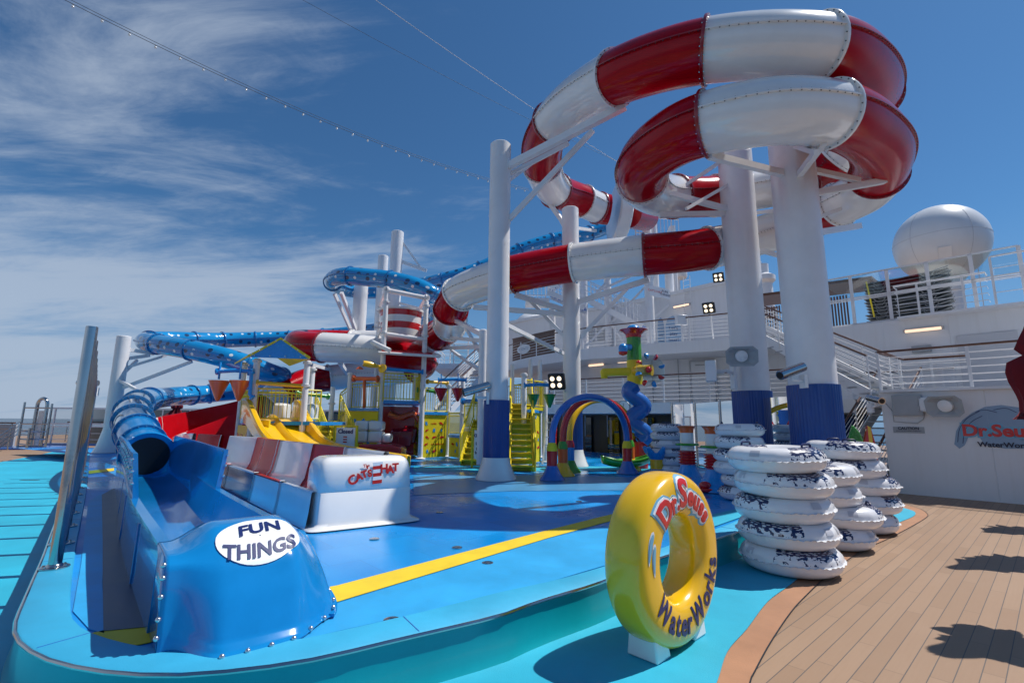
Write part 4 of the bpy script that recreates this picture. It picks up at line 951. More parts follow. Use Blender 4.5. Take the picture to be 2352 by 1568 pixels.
# ================================================================ SPRAY FEATURES
def spray_post(px, Y, label):
    c_ = P(px, 1000, Y); t_ = thing('spray_post', label, 'spray post', (c_.x, Y, ZD), 0, 'coloured spray posts')
    c_ = (c_.x, Y, 0)
    b_ = MB(); b_.lathe([(.42, ZD), (.41, ZD + .03), (.30, ZD + .14), (.19, ZD + .32), (.16, ZD + .42)], c_, 28); b_.build('flared_base', 'sky_blue', t_)
    b_ = MB(); pr = [(.16, ZD + .42)]
    for k in range(5): z = ZD + .43 + k * .062; pr += [(.16, z), (.20, z + .018), (.205, z + .032), (.16, z + .05)]
    b_.lathe(pr, c_, 28); b_.build('bellows', 'red', t_)
    b_ = MB(); b_.lathe([(.15, ZD + .735), (.15, ZD + 1.14)], c_, 28); b_.build('sleeve', 'white_gel', t_)
    b_ = MB(); b_.lathe([(.15, ZD + .83), (.255, ZD + .84), (.265, ZD + .86), (.24, ZD + .885), (.15, ZD + .89)], c_, 28); b_.build('green_collar', 'green', t_)
    b_ = MB(); b_.lathe([(.152, ZD + 1.12), (.155, ZD + 1.19), (.20, ZD + 1.255), (.255, ZD + 1.275), (.0, ZD + 1.26)], c_, 28); b_.build('flared_top', 'orange', t_)
spray_post(1577, 11.2, 'red, white and blue spray post with orange flared top, left one of two')
spray_post(1637, 10.1, 'red, white and blue spray post with orange flared top, right one before the glass')
# totem with wavy trunk
TY = 15.0; c_ = P(1469, 1040, TY); tt = thing('spray_totem', 'tall multicoloured spray totem with wavy blue trunk and blue ball top', 'spray feature', (c_.x, TY, ZD))
zz_ = lambda py: P(1470, py, TY).z
tx = c_.x
b_ = MB(); b_.lathe([(.24, ZD), (.24, zz_(1014))], (tx, TY, 0), 28); b_.build('red_base', 'red', tt)
b_ = MB(); b_.tube([Vector((tx + .22 * math.sin(k / 40 * math.pi * 4) * (1 if 0 < k < 40 else 0) + .06 * k / 40 * -1, TY, zz_(1014) + (zz_(883) - zz_(1014)) * k / 40)) for k in range(41)], .235, 24); b_.build('wavy_trunk', 'water_blue', tt)
xt = tx - .07
b_ = MB(); b_.lathe([(.235, zz_(883)), (.235, zz_(828))], (xt, TY, 0), 28); b_.build('yellow_band', 'yellow_paint', tt)
b_ = MB(); b_.lathe([(.23, zz_(828)), (.225, zz_(775))], (xt, TY, 0), 28); b_.build('green_band', 'green', tt)
b_ = MB(); b_.lathe([(.235, zz_(776)), (.25, zz_(768)), (.34, zz_(762)), (.44, zz_(759)), (.44, zz_(758)), (.2, zz_(757))], (xt, TY, 0), 32); b_.build('red_brim', 'red', tt)
b_ = MB(); b_.ball((xt, TY, zz_(757)), .215, 20, sq=(1, 1, .72), rings=12); b_.build('blue_ball', 'sky_blue', tt)
w0 = C(1483, 851, 14.75); b_ = MB(); b_.cyl(w0 - Vector((.3, -.2, 0)), w0 + Vector((.14, -.16, 0)), .17, .17, 20); b_.build('wheel_hub', 'yellow', tt)
b_ = MB(); b_.ball(w0 + Vector((.02, -.25, 0)), .10, 12); b_.build('hub_cap', 'red', tt)
wx = Vector((.9, .1, 0)); 
for k in range(8):
    a_ = k * math.pi / 4 + .35; q = w0 + wx * math.cos(a_) * .42 + UP * math.sin(a_) * .44 + Vector((.08, -.2, 0)); tn = (wx * -math.sin(a_) + UP * math.cos(a_)).normalized()
    b_ = MB(); b_.lathe([(.012, -.10), (.06, -.085), (.092, -.045), (.10, 0), (.0, .002)], q, 14, axis=tn); b_.build('wheel_cup', 'red' if k % 2 else 'sky_blue', tt)
b_ = MB(); b_.lathe([(.33, 0), (.45, .0), (.45, .012), (.33, .012)], w0 + Vector((.08, -.2, 0)), 32, axis=Vector((.1, -.99, 0))); b_.build('wheel_rim', 'glass', tt)
b_ = MB(); q = C(1432, 830, 14.6); q0 = C(1428, 806, 14.6)
b_.ball(C(1431, 799, 14.7), .14, 16); b_.cyl(C(1431, 799, 14.7), C(1431, 808, 14.7), .14, .135, 16); b_.cyl(C(1434, 797, 14.7), C(1446, 797, 14.9), .10, .10, 14); b_.build('blue_spout', 'sky_blue', tt)
b_ = MB(); b_.lathe([(.14, 0), (.12, -.08), (0, -.12)], C(1431, 808, 14.7), 16); b_.build('spout_mouth', 'red', tt)
b_ = MB(); b_.cyl(C(1447, 853, 15), C(1388, 855, 15.1), .13, .13, 18); b_.ball(C(1388, 855, 15.1), .13, 14); b_.cyl(C(1388, 855, 15.1), C(1388, 868, 15.1), .13, .10, 14); b_.build('yellow_outlet', 'yellow_paint', tt)
# rainbow arch: three separate hoops bolted together
ra = thing('rainbow_arch', 'rainbow spray arch of blue, red and yellow hoops on coloured legs', 'spray arch', tuple(PN(P(1268, 1090, 11.7)) + UP * ZD))
lg = [((P(1268, 1090, 11.7)), P(1441, 1060, 13.4)), (P(1293, 1083, 12.6), P(1448, 1060, 14.3)), (P(1309, 1076, 13.5), P(1455, 1058, 15.2))]
hc = ['water_blue', 'red', 'yellow']; legc = [('water_blue', 'red', 'yellow_paint'), ('yellow', 'orange', 'green'), ('green', 'sky_blue', 'red')]
for (a_, c_), hcol, lc in zip(lg, hc, legc):
    a_ = PN(a_); c_ = PN(c_)
    for q in (a_, c_):
        b_ = MB(); b_.lathe([(.30, ZD), (.29, ZD + .03), (.20, ZD + .15), (.125, ZD + .32)], q, 24); b_.build('leg_foot', lc[0], ra)
        b_ = MB(); b_.lathe([(.125, ZD + .32), (.125, ZD + .66)], q, 24); b_.build('leg', lc[1], ra)
        b_ = MB(); b_.lathe([(.13, ZD + .66), (.12, ZD + .76), (.085, ZD + .85)], q, 24); b_.build('leg_cap', lc[2], ra)
    b_ = MB(); b_.tube([a_.lerp(c_, .5 - .5 * math.cos(math.pi * k / 28)) + UP * (ZD + .84 + 1.15 * math.sin(math.pi * k / 28) ** .85) for k in range(29)], .082, 16); b_.build('hoop', hcol, ra)
# green trough, flower spout, red foot pumps
q0, q1 = P(1384, 1060, 14.2), P(1494, 1056, 14.2); b_ = MB(); rows = []
for k in range(17):
    f = k / 16; p = q0.lerp(q1, f); zz0 = ZD + .10 + .30 * abs(f - .45) ** 2.2 * 2; w = .34 * math.sin(math.pi * (.12 + .8 * f)) ** .5
    rows.append([p + Vector((0, w * math.cos(a_), 0)) + UP * (zz0 - p.z + .20 + (-.20 * math.sin(a_) if 0 < a_ < math.pi else 0)) for a_ in [math.pi * j / 10 for j in range(11)]])
b_.grid(rows); b_.build('water_trough', 'green', None, 'long green boat-shaped water trough at the foot of the totem', 'trough', solid=.05)
tr_ = COL.objects[-1]
c_ = P(1509, 1080, 13.3); fs_ = thing('flower_spout', 'blue petal spout on a yellow stem beside the green trough', 'spray feature', (c_.x, 13.3, ZD)); c_ = Vector((c_.x, 13.3, 0))
b_ = MB(); b_.lathe([(.5, ZD), (.48, ZD + .04), (.2, ZD + .12), (.14, ZD + .14)], c_, 20); b_.build('blue_pad', 'sky_blue', fs_)
b_ = MB(); b_.lathe([(.17, ZD + .12), (.17, ZD + .38)], c_, 20); b_.build('yellow_stem', 'yellow', fs_)
b_ = MB(); b_.lathe([(.17, ZD + .38), (.24, ZD + .50), (.26, ZD + .56), (.17, ZD + .52)], c_, 20)
for k in range(5): a_ = k * 2 * math.pi / 5; dd_ = Vector((math.cos(a_), math.sin(a_), 0)); b_.tube([c_ + dd_ * .16 + UP * (ZD + .5), c_ + dd_ * .27 + UP * (ZD + .6), c_ + dd_ * .34 + UP * (ZD + .70)], [.09, .08, .045], 10)
b_.build('petals', 'sky_blue', fs_)
for i, (px, py, Y, lb) in enumerate(((1598, 1100, 11.0, 'flat red foot pump on the play deck between the spray posts'), (1634, 1124, 9.9, 'flat red foot pump with round knob nearest the yellow ring'))):
    c_ = PN(P(px, py, Y)); t_ = thing('foot_pump', lb, 'foot pump', (c_.x, c_.y, ZD), 0, 'red foot pumps')
    b_ = MB(); b_.slab([c_ + Vector((x, y, ZD)) for x, y in ((-.33, -.12), (.25, -.14), (.36, -.05), (.36, .06), (.25, .14), (-.33, .12))], (0, 0, .07)); b_.build('pedal', 'red', t_, bevel=.03)
    b_ = MB(); b_.ball(c_ + Vector((-.12, 0, ZD + .12)), .1, 14, sq=(1.2, 1, .8)); b_.cyl(c_ + Vector((-.12, 0, ZD + .05)), c_ + Vector((.2, 0, ZD + .1)), .05, .04, 12); b_.build('knob', 'red', t_)

# ================================================================ GLASS SCREEN ON THE RIGHT
gp = [(1543, 925), (1595, 922), (1652, 917), (1723, 911), (1812, 904), (1921, 894)]
zt_ = 2.34; gpos = []
for x, y in gp: q = G(x, y, zt_); gpos.append(Vector((q.x, q.y, 0)))
gnm = ['left end', 'second', 'third', 'fourth', 'fifth', 'right end']
gs = thing('glass_screen', 'clear glass screen between polished posts behind the tube stacks', 'glass screen', tuple(gpos[2] + UP * ZD))
for k, q in enumerate(gpos):
    b_ = MB(); b_.lathe([(.09, .0), (.09, .012), (.04, .02), (.04, 2.03), (.0, 2.04)], (q.x, q.y, ZD), 18)
    b_.build('post', 'chrome', gs)
for k in range(5):
    a_, c_ = gpos[k].lerp(gpos[k + 1], .05), gpos[k].lerp(gpos[k + 1], .95); b_ = MB(); d = (c_ - a_).normalized(); n_ = Vector((-d.y, d.x, 0)) * .006
    b_.slab([a_ + UP * (ZD + .06), c_ + UP * (ZD + .06), c_ + UP * (ZD + 1.98), a_ + UP * (ZD + 1.98)], n_)
    b_.build('glass_pane', 'glass', gs)
b_ = MB()
for k in range(5):
    a_, c_ = gpos[k], gpos[k + 1]; d = (c_ - a_).normalized(); b_.beam(a_ + UP * .15, c_ + UP * .15, .16, .31)
b_.build('deck_curb', 'rim_blue', kind='structure')
# info board on the glass
c_ = VPL(1866, 995, gpos[4], gpos[5] - gpos[4]); d = (gpos[5] - gpos[4]).normalized(); n_ = Vector((d.y, -d.x, 0)); n_ = n_ if n_.y < 0 else -n_
if n_.x > 0 and False: pass
ib = thing('info_board', 'small pale blue notice board with red heading fixed to the glass screen', 'sign', tuple(c_ - UP * .3)); vw = (EYEV - c_); vw.z = 0; vw.normalize(); vx = Vector((-vw.y, vw.x, 0))
b_ = MB(); b_.obox(c_ + n_ * .02, d * .21, n_ * .008, UP * .29); b_.build('board', 'pale_blue_decal', ib)
b_ = MB(); ux = -d if d.cross(UP).dot(n_) > 0 else d
ux = d if d.dot(Vector((1, 0, 0))) > 0 else -d
uz = ux.cross(UP); nn_ = n_ if uz.dot(n_) > 0 else -n_
cc2 = c_ + nn_ * .034
put_text(b_, 'Dr.Seuss', cc2 + UP * .16, ux, UP, .10, .002, .004); b_.build('red_heading', 'text_red', ib)
b_ = MB(); put_text(b_, 'WaterWorks', cc2 + UP * .07, ux, UP, .052, .002, .001)
put_text(b_, 'No Lifeguard On Duty', cc2 + UP * .01, ux, UP, .026, .002)
for k in range(6): b_.obox(cc2 - UP * (.04 + k * .033) - ux * (.02 * (k % 2)), ux * (.16 - .02 * (k % 2)), nn_ * .001, UP * .004)
b_.build('small_print', 'text_navy', ib)

# ================================================================ LEFT SIDE: SHOWER, RAILS, WIND SCREEN
sh = thing('deck_shower', 'polished steel outdoor shower frame with arched pipe, far left of the deck', 'shower', tuple(G(80, 1030, 0))); SY = G(80, 1030, 0).y
def s_(x, y, dy=0): return P(x, y, SY + dy)
def zsh(z, x, dy=0): q = P(x, 1000, SY + dy); return Vector((q.x, SY + dy, z))
for x, dy, zt in ((44, 0, 2.45), (74, .6, 2.3), (108, 0, 2.38), (66, -1.0, 1.1)):
    b_ = MB(); b_.cyl(zsh(0.0, x, dy), zsh(zt, x, dy), .055, .05, 12); b_.build('upright', 'chrome', sh)
for z in (.12, .5, .9, 1.3, 2.15): b_ = MB(); b_.cyl(zsh(z, 44), zsh(z, 108), .035, .035, 8); b_.build('crossbar', 'chrome', sh)
for z in (.25, .5, .75, 1.0): b_ = MB(); b_.cyl(zsh(z, 44), zsh(z, 66, -1.0), .03, .03, 8); b_.build('side_bar', 'chrome', sh)
a0_, a1_ = zsh(2.3, 74, .1), zsh(2.3, 97, .1); b_ = MB(); b_.tube([zsh(.1, 74, .1)] + [a0_.lerp(a1_, .5 - .5 * math.cos(math.pi * k / 14)) + UP * .36 * math.sin(math.pi * k / 14) for k in range(15)] + [zsh(.1, 97, .1)], .085, 14); b_.build('arched_pipe', 'chrome', sh)
b_ = MB(); b_.slab([zsh(.1, 80, .25), zsh(.1, 96, .25), zsh(2.0, 96, .25), zsh(2.0, 80, .25)], (0, .06, 0)); b_.build('back_panel', 'white_paint', sh)
b_ = MB(); q = zsh(0, 78, .3); b_.lathe([(1.5, .004), (1.5, .07), (1.4, .09), (0, .09)], q, 32); b_.build('shower_tray', 'water_blue', sh)
WY = 30.0
def wz(px, z): q = P(px, 960, WY); return Vector((q.x, WY, z))
ws = thing('wind_screen', 'white framed wind screen with smoked glass along the far ship rail', 'wind screen', tuple(wz(300, 0)))
b_ = MB()
for z, th in ((2.22, .10), (1.28, .10), (1.12, .06), (.72, .03), (.35, .03), (.08, .10)): b_.beam(wz(115, z), wz(820, z), .06, th)
for px in range(125, 830, 62): b_.beam(wz(px, 0), wz(px, 2.22), .07, .07)
b_.build('frame', 'white_paint', ws)
b_ = MB(); b_.slab([wz(115, 1.3), wz(820, 1.3), wz(820, 2.2), wz(115, 2.2)], (0, .015, 0)); b_.slab([wz(115, .12), wz(820, .12), wz(820, 1.1), wz(115, 1.1)], (0, .015, 0)); b_.build('smoked_pane', 'smoked_glass', ws)
b_ = MB(); b_.beam(wz(110, .06) - Vector((0, .3, 0)), wz(830, .06) - Vector((0, .3, 0)), .35, .12); b_.build('scupper_kerb', 'water_blue', ws)
lr = thing('ship_railing', 'rail with brown wooden cap and grey panels at the far left edge', 'railing', tuple(P(-40, 1030, 24) * 1.0)); b_ = MB()
def lz(px, z, Y=25): q = P(px, 960, Y); return Vector((q.x, Y, z))
b_.beam(lz(-250, 1.35), lz(36, 1.35), .12, .07); b_.build('cap_rail', 'brown', lr)
b_ = MB()
for k in range(9): b_.cyl(lz(-250 + k * 35, 0), lz(-250 + k * 35, 1.33), .03, .03, 8)
for z in (.25, .45, .65, .85, 1.05): b_.cyl(lz(-250, z), lz(36, z), .014, .014, 6)
for z in (.5, .7, .9, 1.1): b_.cyl(lz(-30, z - .75, 20), lz(46, z + .3, 25), .02, .02, 6)
b_.build('rail_bars', 'chrome', lr)
b_ = MB(); b_.slab([lz(-60, .02, 27), lz(40, .02, 27), lz(40, 1.25, 27), lz(-40, 1.25, 27)], (0, .1, 0)); b_.build('grey_panel', 'grey', lr)
# ================================================================ STRING LIGHTS AND CABLES
def cable(name, a_, c_, sag, r_, m_, label, cat, group=None):
    b_ = MB(); p = [a_.lerp(c_, k / 40) - UP * sag * 4 * (k / 40) * (1 - k / 40) for k in range(41)]; b_.tube(p, r_, 5); t_ = b_.build(name, m_, None, label, cat, group); return p
mat('cable', (.035, .04, .05), .6); mat('cable_white', (.6, .62, .66), .5)
A1, A2 = C(60, -45, 17), C(1215, 438, 34)
sl = thing('string_lights', 'string of small round bulbs slung across the sky from upper left', 'string lights', tuple(A1))
pA = [A1.lerp(A2, k / 60) - UP * .9 * 4 * (k / 60) * (1 - k / 60) for k in range(61)]
b_ = MB(); b_.tube(pA, .012, 5); b_.tube([p + UP * .12 for p in pA], .010, 5); b_.build('cable', 'cable', sl)
for k in range(3, 60, 2):
    b_ = MB(); b_.cyl(pA[k], pA[k] - UP * .06, .02, .02, 6); b_.ball(pA[k] - UP * .10, .05, 10, m=1, rings=6); b_.build('bulb', ['cable', 'white_gel'], sl)
cable('stay_cable', C(820, -30, 22), C(1500, 420, 40), .35, .016, 'cable_white', 'upper thin pale stay cable running down behind the red loops', 'cable', 'thin stay cables')
cable('stay_cable', C(640, -30, 26), C(1470, 395, 44), .35, .010, 'cable', 'lower faint stay cable beneath the pale one in the sky', 'cable', 'thin stay cables')
# ================================================================ PLAY STRUCTURES
def PZ(px, Y, z):      # world point with picture column px (at the horizon), distance Y, height z
    q = P(px, 971, Y); q2 = P(px, 971 - (z - 1.6) * 1111 / Y, Y); return Vector((q2.x, Y, z))
def post(root, px, py, Y, zt, r=.085, z0=ZD, collars=(), m_='white_paint', nm='post'):
    q = P(px, py, Y); b_ = MB(); b_.lathe([(r * 2.1, z0), (r * 2.1, z0 + .03), (r, z0 + .06), (r, zt), (r * .95, zt + .02), (0, zt + .03)], (q.x, Y, 0), 18)
    for z in collars: b_.lathe([(r, z - .035), (r * 1.45, z - .03), (r * 1.45, z - .004), (r * 1.3, z), (r * 1.45, z + .004), (r * 1.45, z + .03), (r, z + .035)], (q.x, Y, 0), 18)
    b_.build(nm, m_, root); return Vector((q.x, Y, 0))
def fence(root, a_, c_, z0, z1, m_='yellow_paint', step=.11, r=.011, rr=.022, nm='railing', solid=False, z0b=None, z1b=None):
    z0b = z0 if z0b is None else z0b; z1b = z1 if z1b is None else z1b
    a_, c_ = PN(a_), PN(c_); b_ = MB(); L = (c_ - a_).length; n = max(2, int(L / step))
    b_.tube([a_ + UP * z1, c_ + UP * z1b], rr, 8); b_.tube([a_ + UP * (z0 + .06), c_ + UP * (z0b + .06)], rr * .8, 8)
    b_.tube([a_ + UP * (z1 - .12), c_ + UP * (z1b - .12)], rr * .7, 6)
    for k in range(n + 1):
        f = k / n; q = a_.lerp(c_, f); rad = rr if k in (0, n) else r; lo = z0 + (z0b - z0) * f; hi = z1 + (z1b - z1) * f
        b_.cyl(q + UP * (lo - (.05 if k in (0, n) else -.06)), q + UP * hi, rad, rad, 6, caps=False)
    b_.build(nm, m_, root)
def pipe(root, pts_, r, m_, nm='pipe', fl=True):
    b_ = MB(); b_.tube(pts_, r, 14)
    if fl:
        for q, q2 in ((pts_[0], pts_[1]), (pts_[-1], pts_[-2])):
            d = (Vector(q2) - Vector(q)).normalized(); b_.cyl(q, Vector(q) + d * .05, r * 1.7, r * 1.7, 14)
    b_.build(nm, m_, root)
# patterned yellow panels: small plain fishes and words
def panel(root, a_, c_, z0, z1, seed, words=True, trim=True, nm='play_panel'):
    a_, c_ = PN(a_), PN(c_); d = (c_ - a_).normalized(); n_ = Vector((d.y, -d.x, 0)); n_ = n_ if n_.y < 0 else -n_
    L = (c_ - a_).length; b_ = MB(); b_.slab([a_ + UP * z0, c_ + UP * z0, c_ + UP * z1, a_ + UP * z1], -n_ * .05); p = b_.build(nm, 'yellow_paint', root)
    rnd = random.Random(seed); k = 0; ys = z0 + .22; fishes = MB(); bl = MB(); gr = MB(); tx_ = []
    ux = d if d.x > 0 else -d; st = a_ if d.x > 0 else c_
    while ys < z1 - .12:
        xs = .14 + rnd.uniform(0, .2)
        while xs < L - .14:
            o = st + ux * xs + UP * ys + n_ * .006; s_z = rnd.uniform(.085, .12); kind = rnd.randrange(4); ca, sa = math.cos(rnd.uniform(-.7, .7)), math.sin(rnd.uniform(-.6, .6))
            if kind < 3:
                shp = [(-1, 0), (-.5, .38), (.1, .42), (.5, .12), (1, .42), (.85, 0), (1, -.42), (.5, -.12), (.1, -.36), (-.5, -.36)]
                if kind == 1: shp = [(x * .5, y * 1.9) for x, y in shp]
                tgt = (fishes, bl, gr)[kind]; tgt.slab([o + ux * (x * ca - y * sa) * s_z + UP * (x * sa + y * ca) * s_z for x, y in shp], n_ * .004)
            else: tx_.append((o, rnd.choice(['red fish', 'blue fish', 'two fish', 'one fish'])))
            xs += rnd.uniform(.26, .36)
        ys += .25
    for mb_, m_ in ((fishes, 'red'), (bl, 'sky_blue'), (gr, 'green')):
        if mb_.v: mb_.build('printed_shapes', m_, p)
    if tx_ and words:
        b_ = MB()
        for o, w in tx_: put_text(b_, w, o, ux if ux.cross(UP).dot(n_) > 0 else ux, UP, .085, .002, .001, res=1)
        b_.build('printed_words', 'text_red' if seed % 2 else 'sky_blue', p)
    if trim: b_ = MB(); b_.beam(a_ + UP * (z1 + .04), c_ + UP * (z1 + .04), .09, .10); b_.build('panel_trim', 'sky_blue', root)
# ---- left play house with blue gable roof
kh = thing('play_house', 'yellow railed play platform under a small blue gable roof', 'play house', tuple(P(640, 1040, 14.2) * 1 - UP * 0))
kh.location.z = ZD; WM[kh.name] = Matrix.Translation(kh.location)
pa = post(kh, 584, 900, 13.6, 3.30, collars=(3.25, 2.6)); pb = post(kh, 556, 900, 15.3, 3.38, collars=(3.33,)); pc_ = post(kh, 701, 900, 13.9, 3.30, collars=(3.25, 2.6)); pd_ = post(kh, 713, 900, 15.6, 3.30, r=.10, collars=(3.24,))
g0 = PN(C(573, 826, 13.4)); g1 = PN(C(712, 834, 13.7)); gz = 3.34; gm = g0.lerp(g1, .50); apz = P(658, 781, 13.5).z; back = (pb - pa) * 1.15
b_ = MB(); th = UP * .05
b_.slab([g0 + UP * gz - (g1 - g0).normalized() * .05, gm + UP * apz, gm + back + UP * apz, g0 + back + UP * gz - (g1 - g0).normalized() * .05], th); b_.slab([gm + UP * apz, g1 + UP * gz, g1 + back + UP * gz, gm + back + UP * apz], th)
rf = b_.build('roof', 'yellow_paint', kh)
b_ = MB(); dn = Vector((0, -.03, 0)); b_.slab([g0 + UP * (gz - .02) + dn, g1 + UP * (gz - .02) + dn, gm + UP * (apz - .0) + dn], (0, -.03, 0)); b_.build('blue_gable', 'sky_blue', rf)
b_ = MB(); e1, e2, e3 = g0 + UP * gz, gm + UP * (apz + .03), g1 + UP * gz
for p, q in ((e1, e2), (e2, e3)): b_.beam(p + dn * 2.5, q + dn * 2.5, .03, .05)
for f in (.1, .35, .6, .85):
    b_.ball(e1.lerp(e2, f) + dn * 3, .02, 6, m=1, rings=4); b_.ball(e2.lerp(e3, f) + dn * 3, .02, 6, m=1, rings=4); b_.ball(e1.lerp(e3, f) + dn * 3 + UP * .03, .02, 6, m=1, rings=4)
b_.build('gable_trim', ['yellow_paint', 'bolt_light'], rf)
FZ = 1.60
b_ = MB(); b_.slab([pa + UP * (FZ - .12), pc_ + UP * (FZ - .12) + Vector((.5, 0, 0)), pd_ + UP * (FZ - .12) + Vector((1.2, 0, 0)), pb + UP * (FZ - .12)], (0, 0, .1)); b_.build('platform', 'sky_blue', kh)
fence(kh, pa, pc_, FZ, 2.48); fence(kh, pb, pa, FZ, 2.48); fence(kh, pb, pd_, FZ, 2.48)
pe = PN(P(738, 905, 14.3)); fence(kh, pc_ + Vector((0, .1, 0)), pe, FZ, 2.48)
pipe(kh, [pa + UP * 2.64 + Vector((.05, -.02, 0)), pc_ + UP * 2.58 - Vector((.05, 0, 0))], .055, 'yellow', 'yellow_pipe'); pipe(kh, [PN(P(680, 900, 14.6)) + UP * 2.42, PN(P(756, 900, 15.3)) + UP * 2.36], .06, 'green', 'green_pipe')
panel(kh, PN(P(549, 950, 15.2)), PN(P(578, 950, 13.7)), .45, 1.45, 3, words=False, trim=False); panel(kh, PN(P(586, 950, 13.5)), PN(P(620, 950, 13.4)), .45, 1.6, 4, words=False, trim=False)
for i, (x0, x1, Y) in enumerate(((622, 652, 14.6), (680, 718, 14.9))):
    a_, c_ = PN(P(x0, 960, Y)), PN(P(x1, 960, Y + .1)); b_ = MB()
    b_.slab([a_ + UP * FZ, c_ + UP * FZ, c_ + UP * 2.12, a_ + UP * 2.12], (0, .5, 0)); b_.build('white_seat', 'white_gel', kh, bevel=.08)
# ---- twin yellow slide
ts = thing('twin_slide', 'twin lane glossy yellow childrens slide running down from the gabled play platform', 'slide', tuple(PN(P(760, 1040, 12.8)) + UP * ZD))
tp = cat_rom([Vector((-7.05, 14.3, 1.62)), Vector((-6.72, 13.95, 1.60)), Vector((-6.25, 13.5, 1.30)), Vector((-5.65, 12.95, 1.00)), Vector((-4.9, 12.35, .84)), Vector((-4.0, 11.8, .74)), Vector((-2.75, 11.1, .64))], 7)
def tprof(t_):
    hi = .42 * (1 - sm(t_ * 1.6)) + .16; return [(-.66, -.10), (-.66, hi), (-.60, hi + .02), (-.57, hi), (-.53, .05), (-.42, 0), (-.10, 0), (-.05, .10), (0, .14), (.05, .10), (.10, 0), (.42, 0), (.53, .05), (.57, hi), (.60, hi + .02), (.66, hi), (.66, -.10)]
b_ = MB(); rows = []
for i, p in enumerate(tp):
    d = tp[min(i + 1, len(tp) - 1)] - tp[max(i - 1, 0)]; d.z = 0; d.normalize(); n_ = Vector((d.y, -d.x, 0))
    rows.append([Vector((p.x, p.y, 0)) + n_ * u * 1.15 + UP * (p.z + z) for u, z in tprof(i / (len(tp) - 1))])
b_.grid(rows); b_.build('slide_chute', 'yellow', ts, solid=.03)
for i in (14, 30, 40):
    p = tp[i]; b_ = MB(); b_.cyl((p.x, p.y, ZD), (p.x, p.y, p.z - .02), .06, .06, 12); b_.build('leg', 'white_paint', ts)
# ---- stairs helper
def stairs(name, label, px0, py0, px1, Y0, Y1, z0, z1, wid, n, cat='stairs', group=None, m_='yellow_paint', rail=True, wdir=None, open_=False):
    a_, c_ = PN(P(px0, py0, Y0)), PN(P(px1, py0, Y1)); d = (c_ - a_).normalized(); w = wdir or Vector((-d.y, d.x, 0)); t_ = thing(name, label, cat, (a_.x, a_.y, z0), 0, group)
    for k in range(n):
        f = (k + .5) / n; q = a_.lerp(c_, f); z = z0 + (z1 - z0) * (k + 1) / n; b_ = MB(); L = (c_ - a_).length / n
        b_.obox(q + UP * (z - .03), w * wid / 2, d * (L * .55), UP * .02)
        if not open_: b_.obox(q + d * (L * .5) + UP * (z - (z1 - z0) / n / 2 - .03), w * wid / 2, d * .01, UP * ((z1 - z0) / n / 2 - .02))
        b_.build('step', m_, t_)
    for sg in (-1, 1):
        b_ = MB(); b_.beam(a_ + w * sg * wid / 2 + UP * (z0 + .05), c_ + w * sg * wid / 2 + UP * (z1 - .05), .04, .20); b_.build('stringer', m_, t_)
        if rail: fence(t_, a_ + w * sg * (wid / 2 + .03), c_ + w * sg * (wid / 2 + .03), z0 + .15, z0 + .95, m_, z0b=z1 + .1, z1b=z1 + .9, step=.12)
    return t_
stairs('stairs', 'yellow stairs with barred handrails rising left behind the twin slide', 792, 980, 748, 14.9, 16.6, ZD, 1.62, .75, 8, group='yellow play stairs')
# closed notice on a yellow frame
def notice(px0, px1, py, Y, z0, z1, label, lines, size):
    a_, c_ = PN(P(px0, py, Y)), PN(P(px1, py, Y - .15)); d = (c_ - a_).normalized(); n_ = Vector((d.y, -d.x, 0)); t_ = thing('closed_notice', label, 'sign', tuple((a_ + c_) / 2 + UP * ZD), 0, 'closed notices on yellow gates')
    b_ = MB(); b_.slab([a_ + UP * z0, c_ + UP * z0, c_ + UP * z1, a_ + UP * z1], -n_ * .02); b_.build('board', 'decal_blue' if False else 'decal_white', t_)
    for q in (a_ - d * .06, c_ + d * .06): b_ = MB(); b_.cyl(q + UP * ZD, q + UP * (z1 + .06), .035, .035, 10); b_.build('frame_post', 'yellow_paint', t_)
    for z in (z1 + .05, z0 - .05): b_ = MB(); b_.beam(a_ - d * .06 + UP * z, c_ + d * .06 + UP * z, .04, .04); b_.build('frame_rail', 'yellow_paint', t_)
    b_ = MB(); mid = (a_ + c_) / 2
    for w, z, s_ in lines: put_text(b_, w, mid + n_ * .012 + UP * z, d, UP, s_, .003, .004)
    b_.build('lettering', 'text_navy', t_); return t_, mid, d, n_
t_, mid, d, n_ = notice(772, 815, 1000, 14.2, .70, 1.42, 'white closed notice on a yellow gate frame at the foot of the left stairs', [('Closed', 1.31, .17)], 0)
b_ = MB()
for k in range(5): b_.slab([mid + n_ * .008 + d * x + UP * (1.0 + k * .035 + z) for x, z in ((-.06, 0), (.06, 0), (.06, .035), (-.06, .035))], n_ * .003, k % 2)
b_.build('striped_emblem', ['text_red', 'decal_white'], t_)
notice(1089, 1111, 1020, 14.6, .55, 1.38, 'white closed notice beside the ribbed blue pad of the mid-deck column', [('Closed', 1.22, .12), ("Let's", .99, .11), ('play', .86, .11), ('later!', .73, .11)], 0)
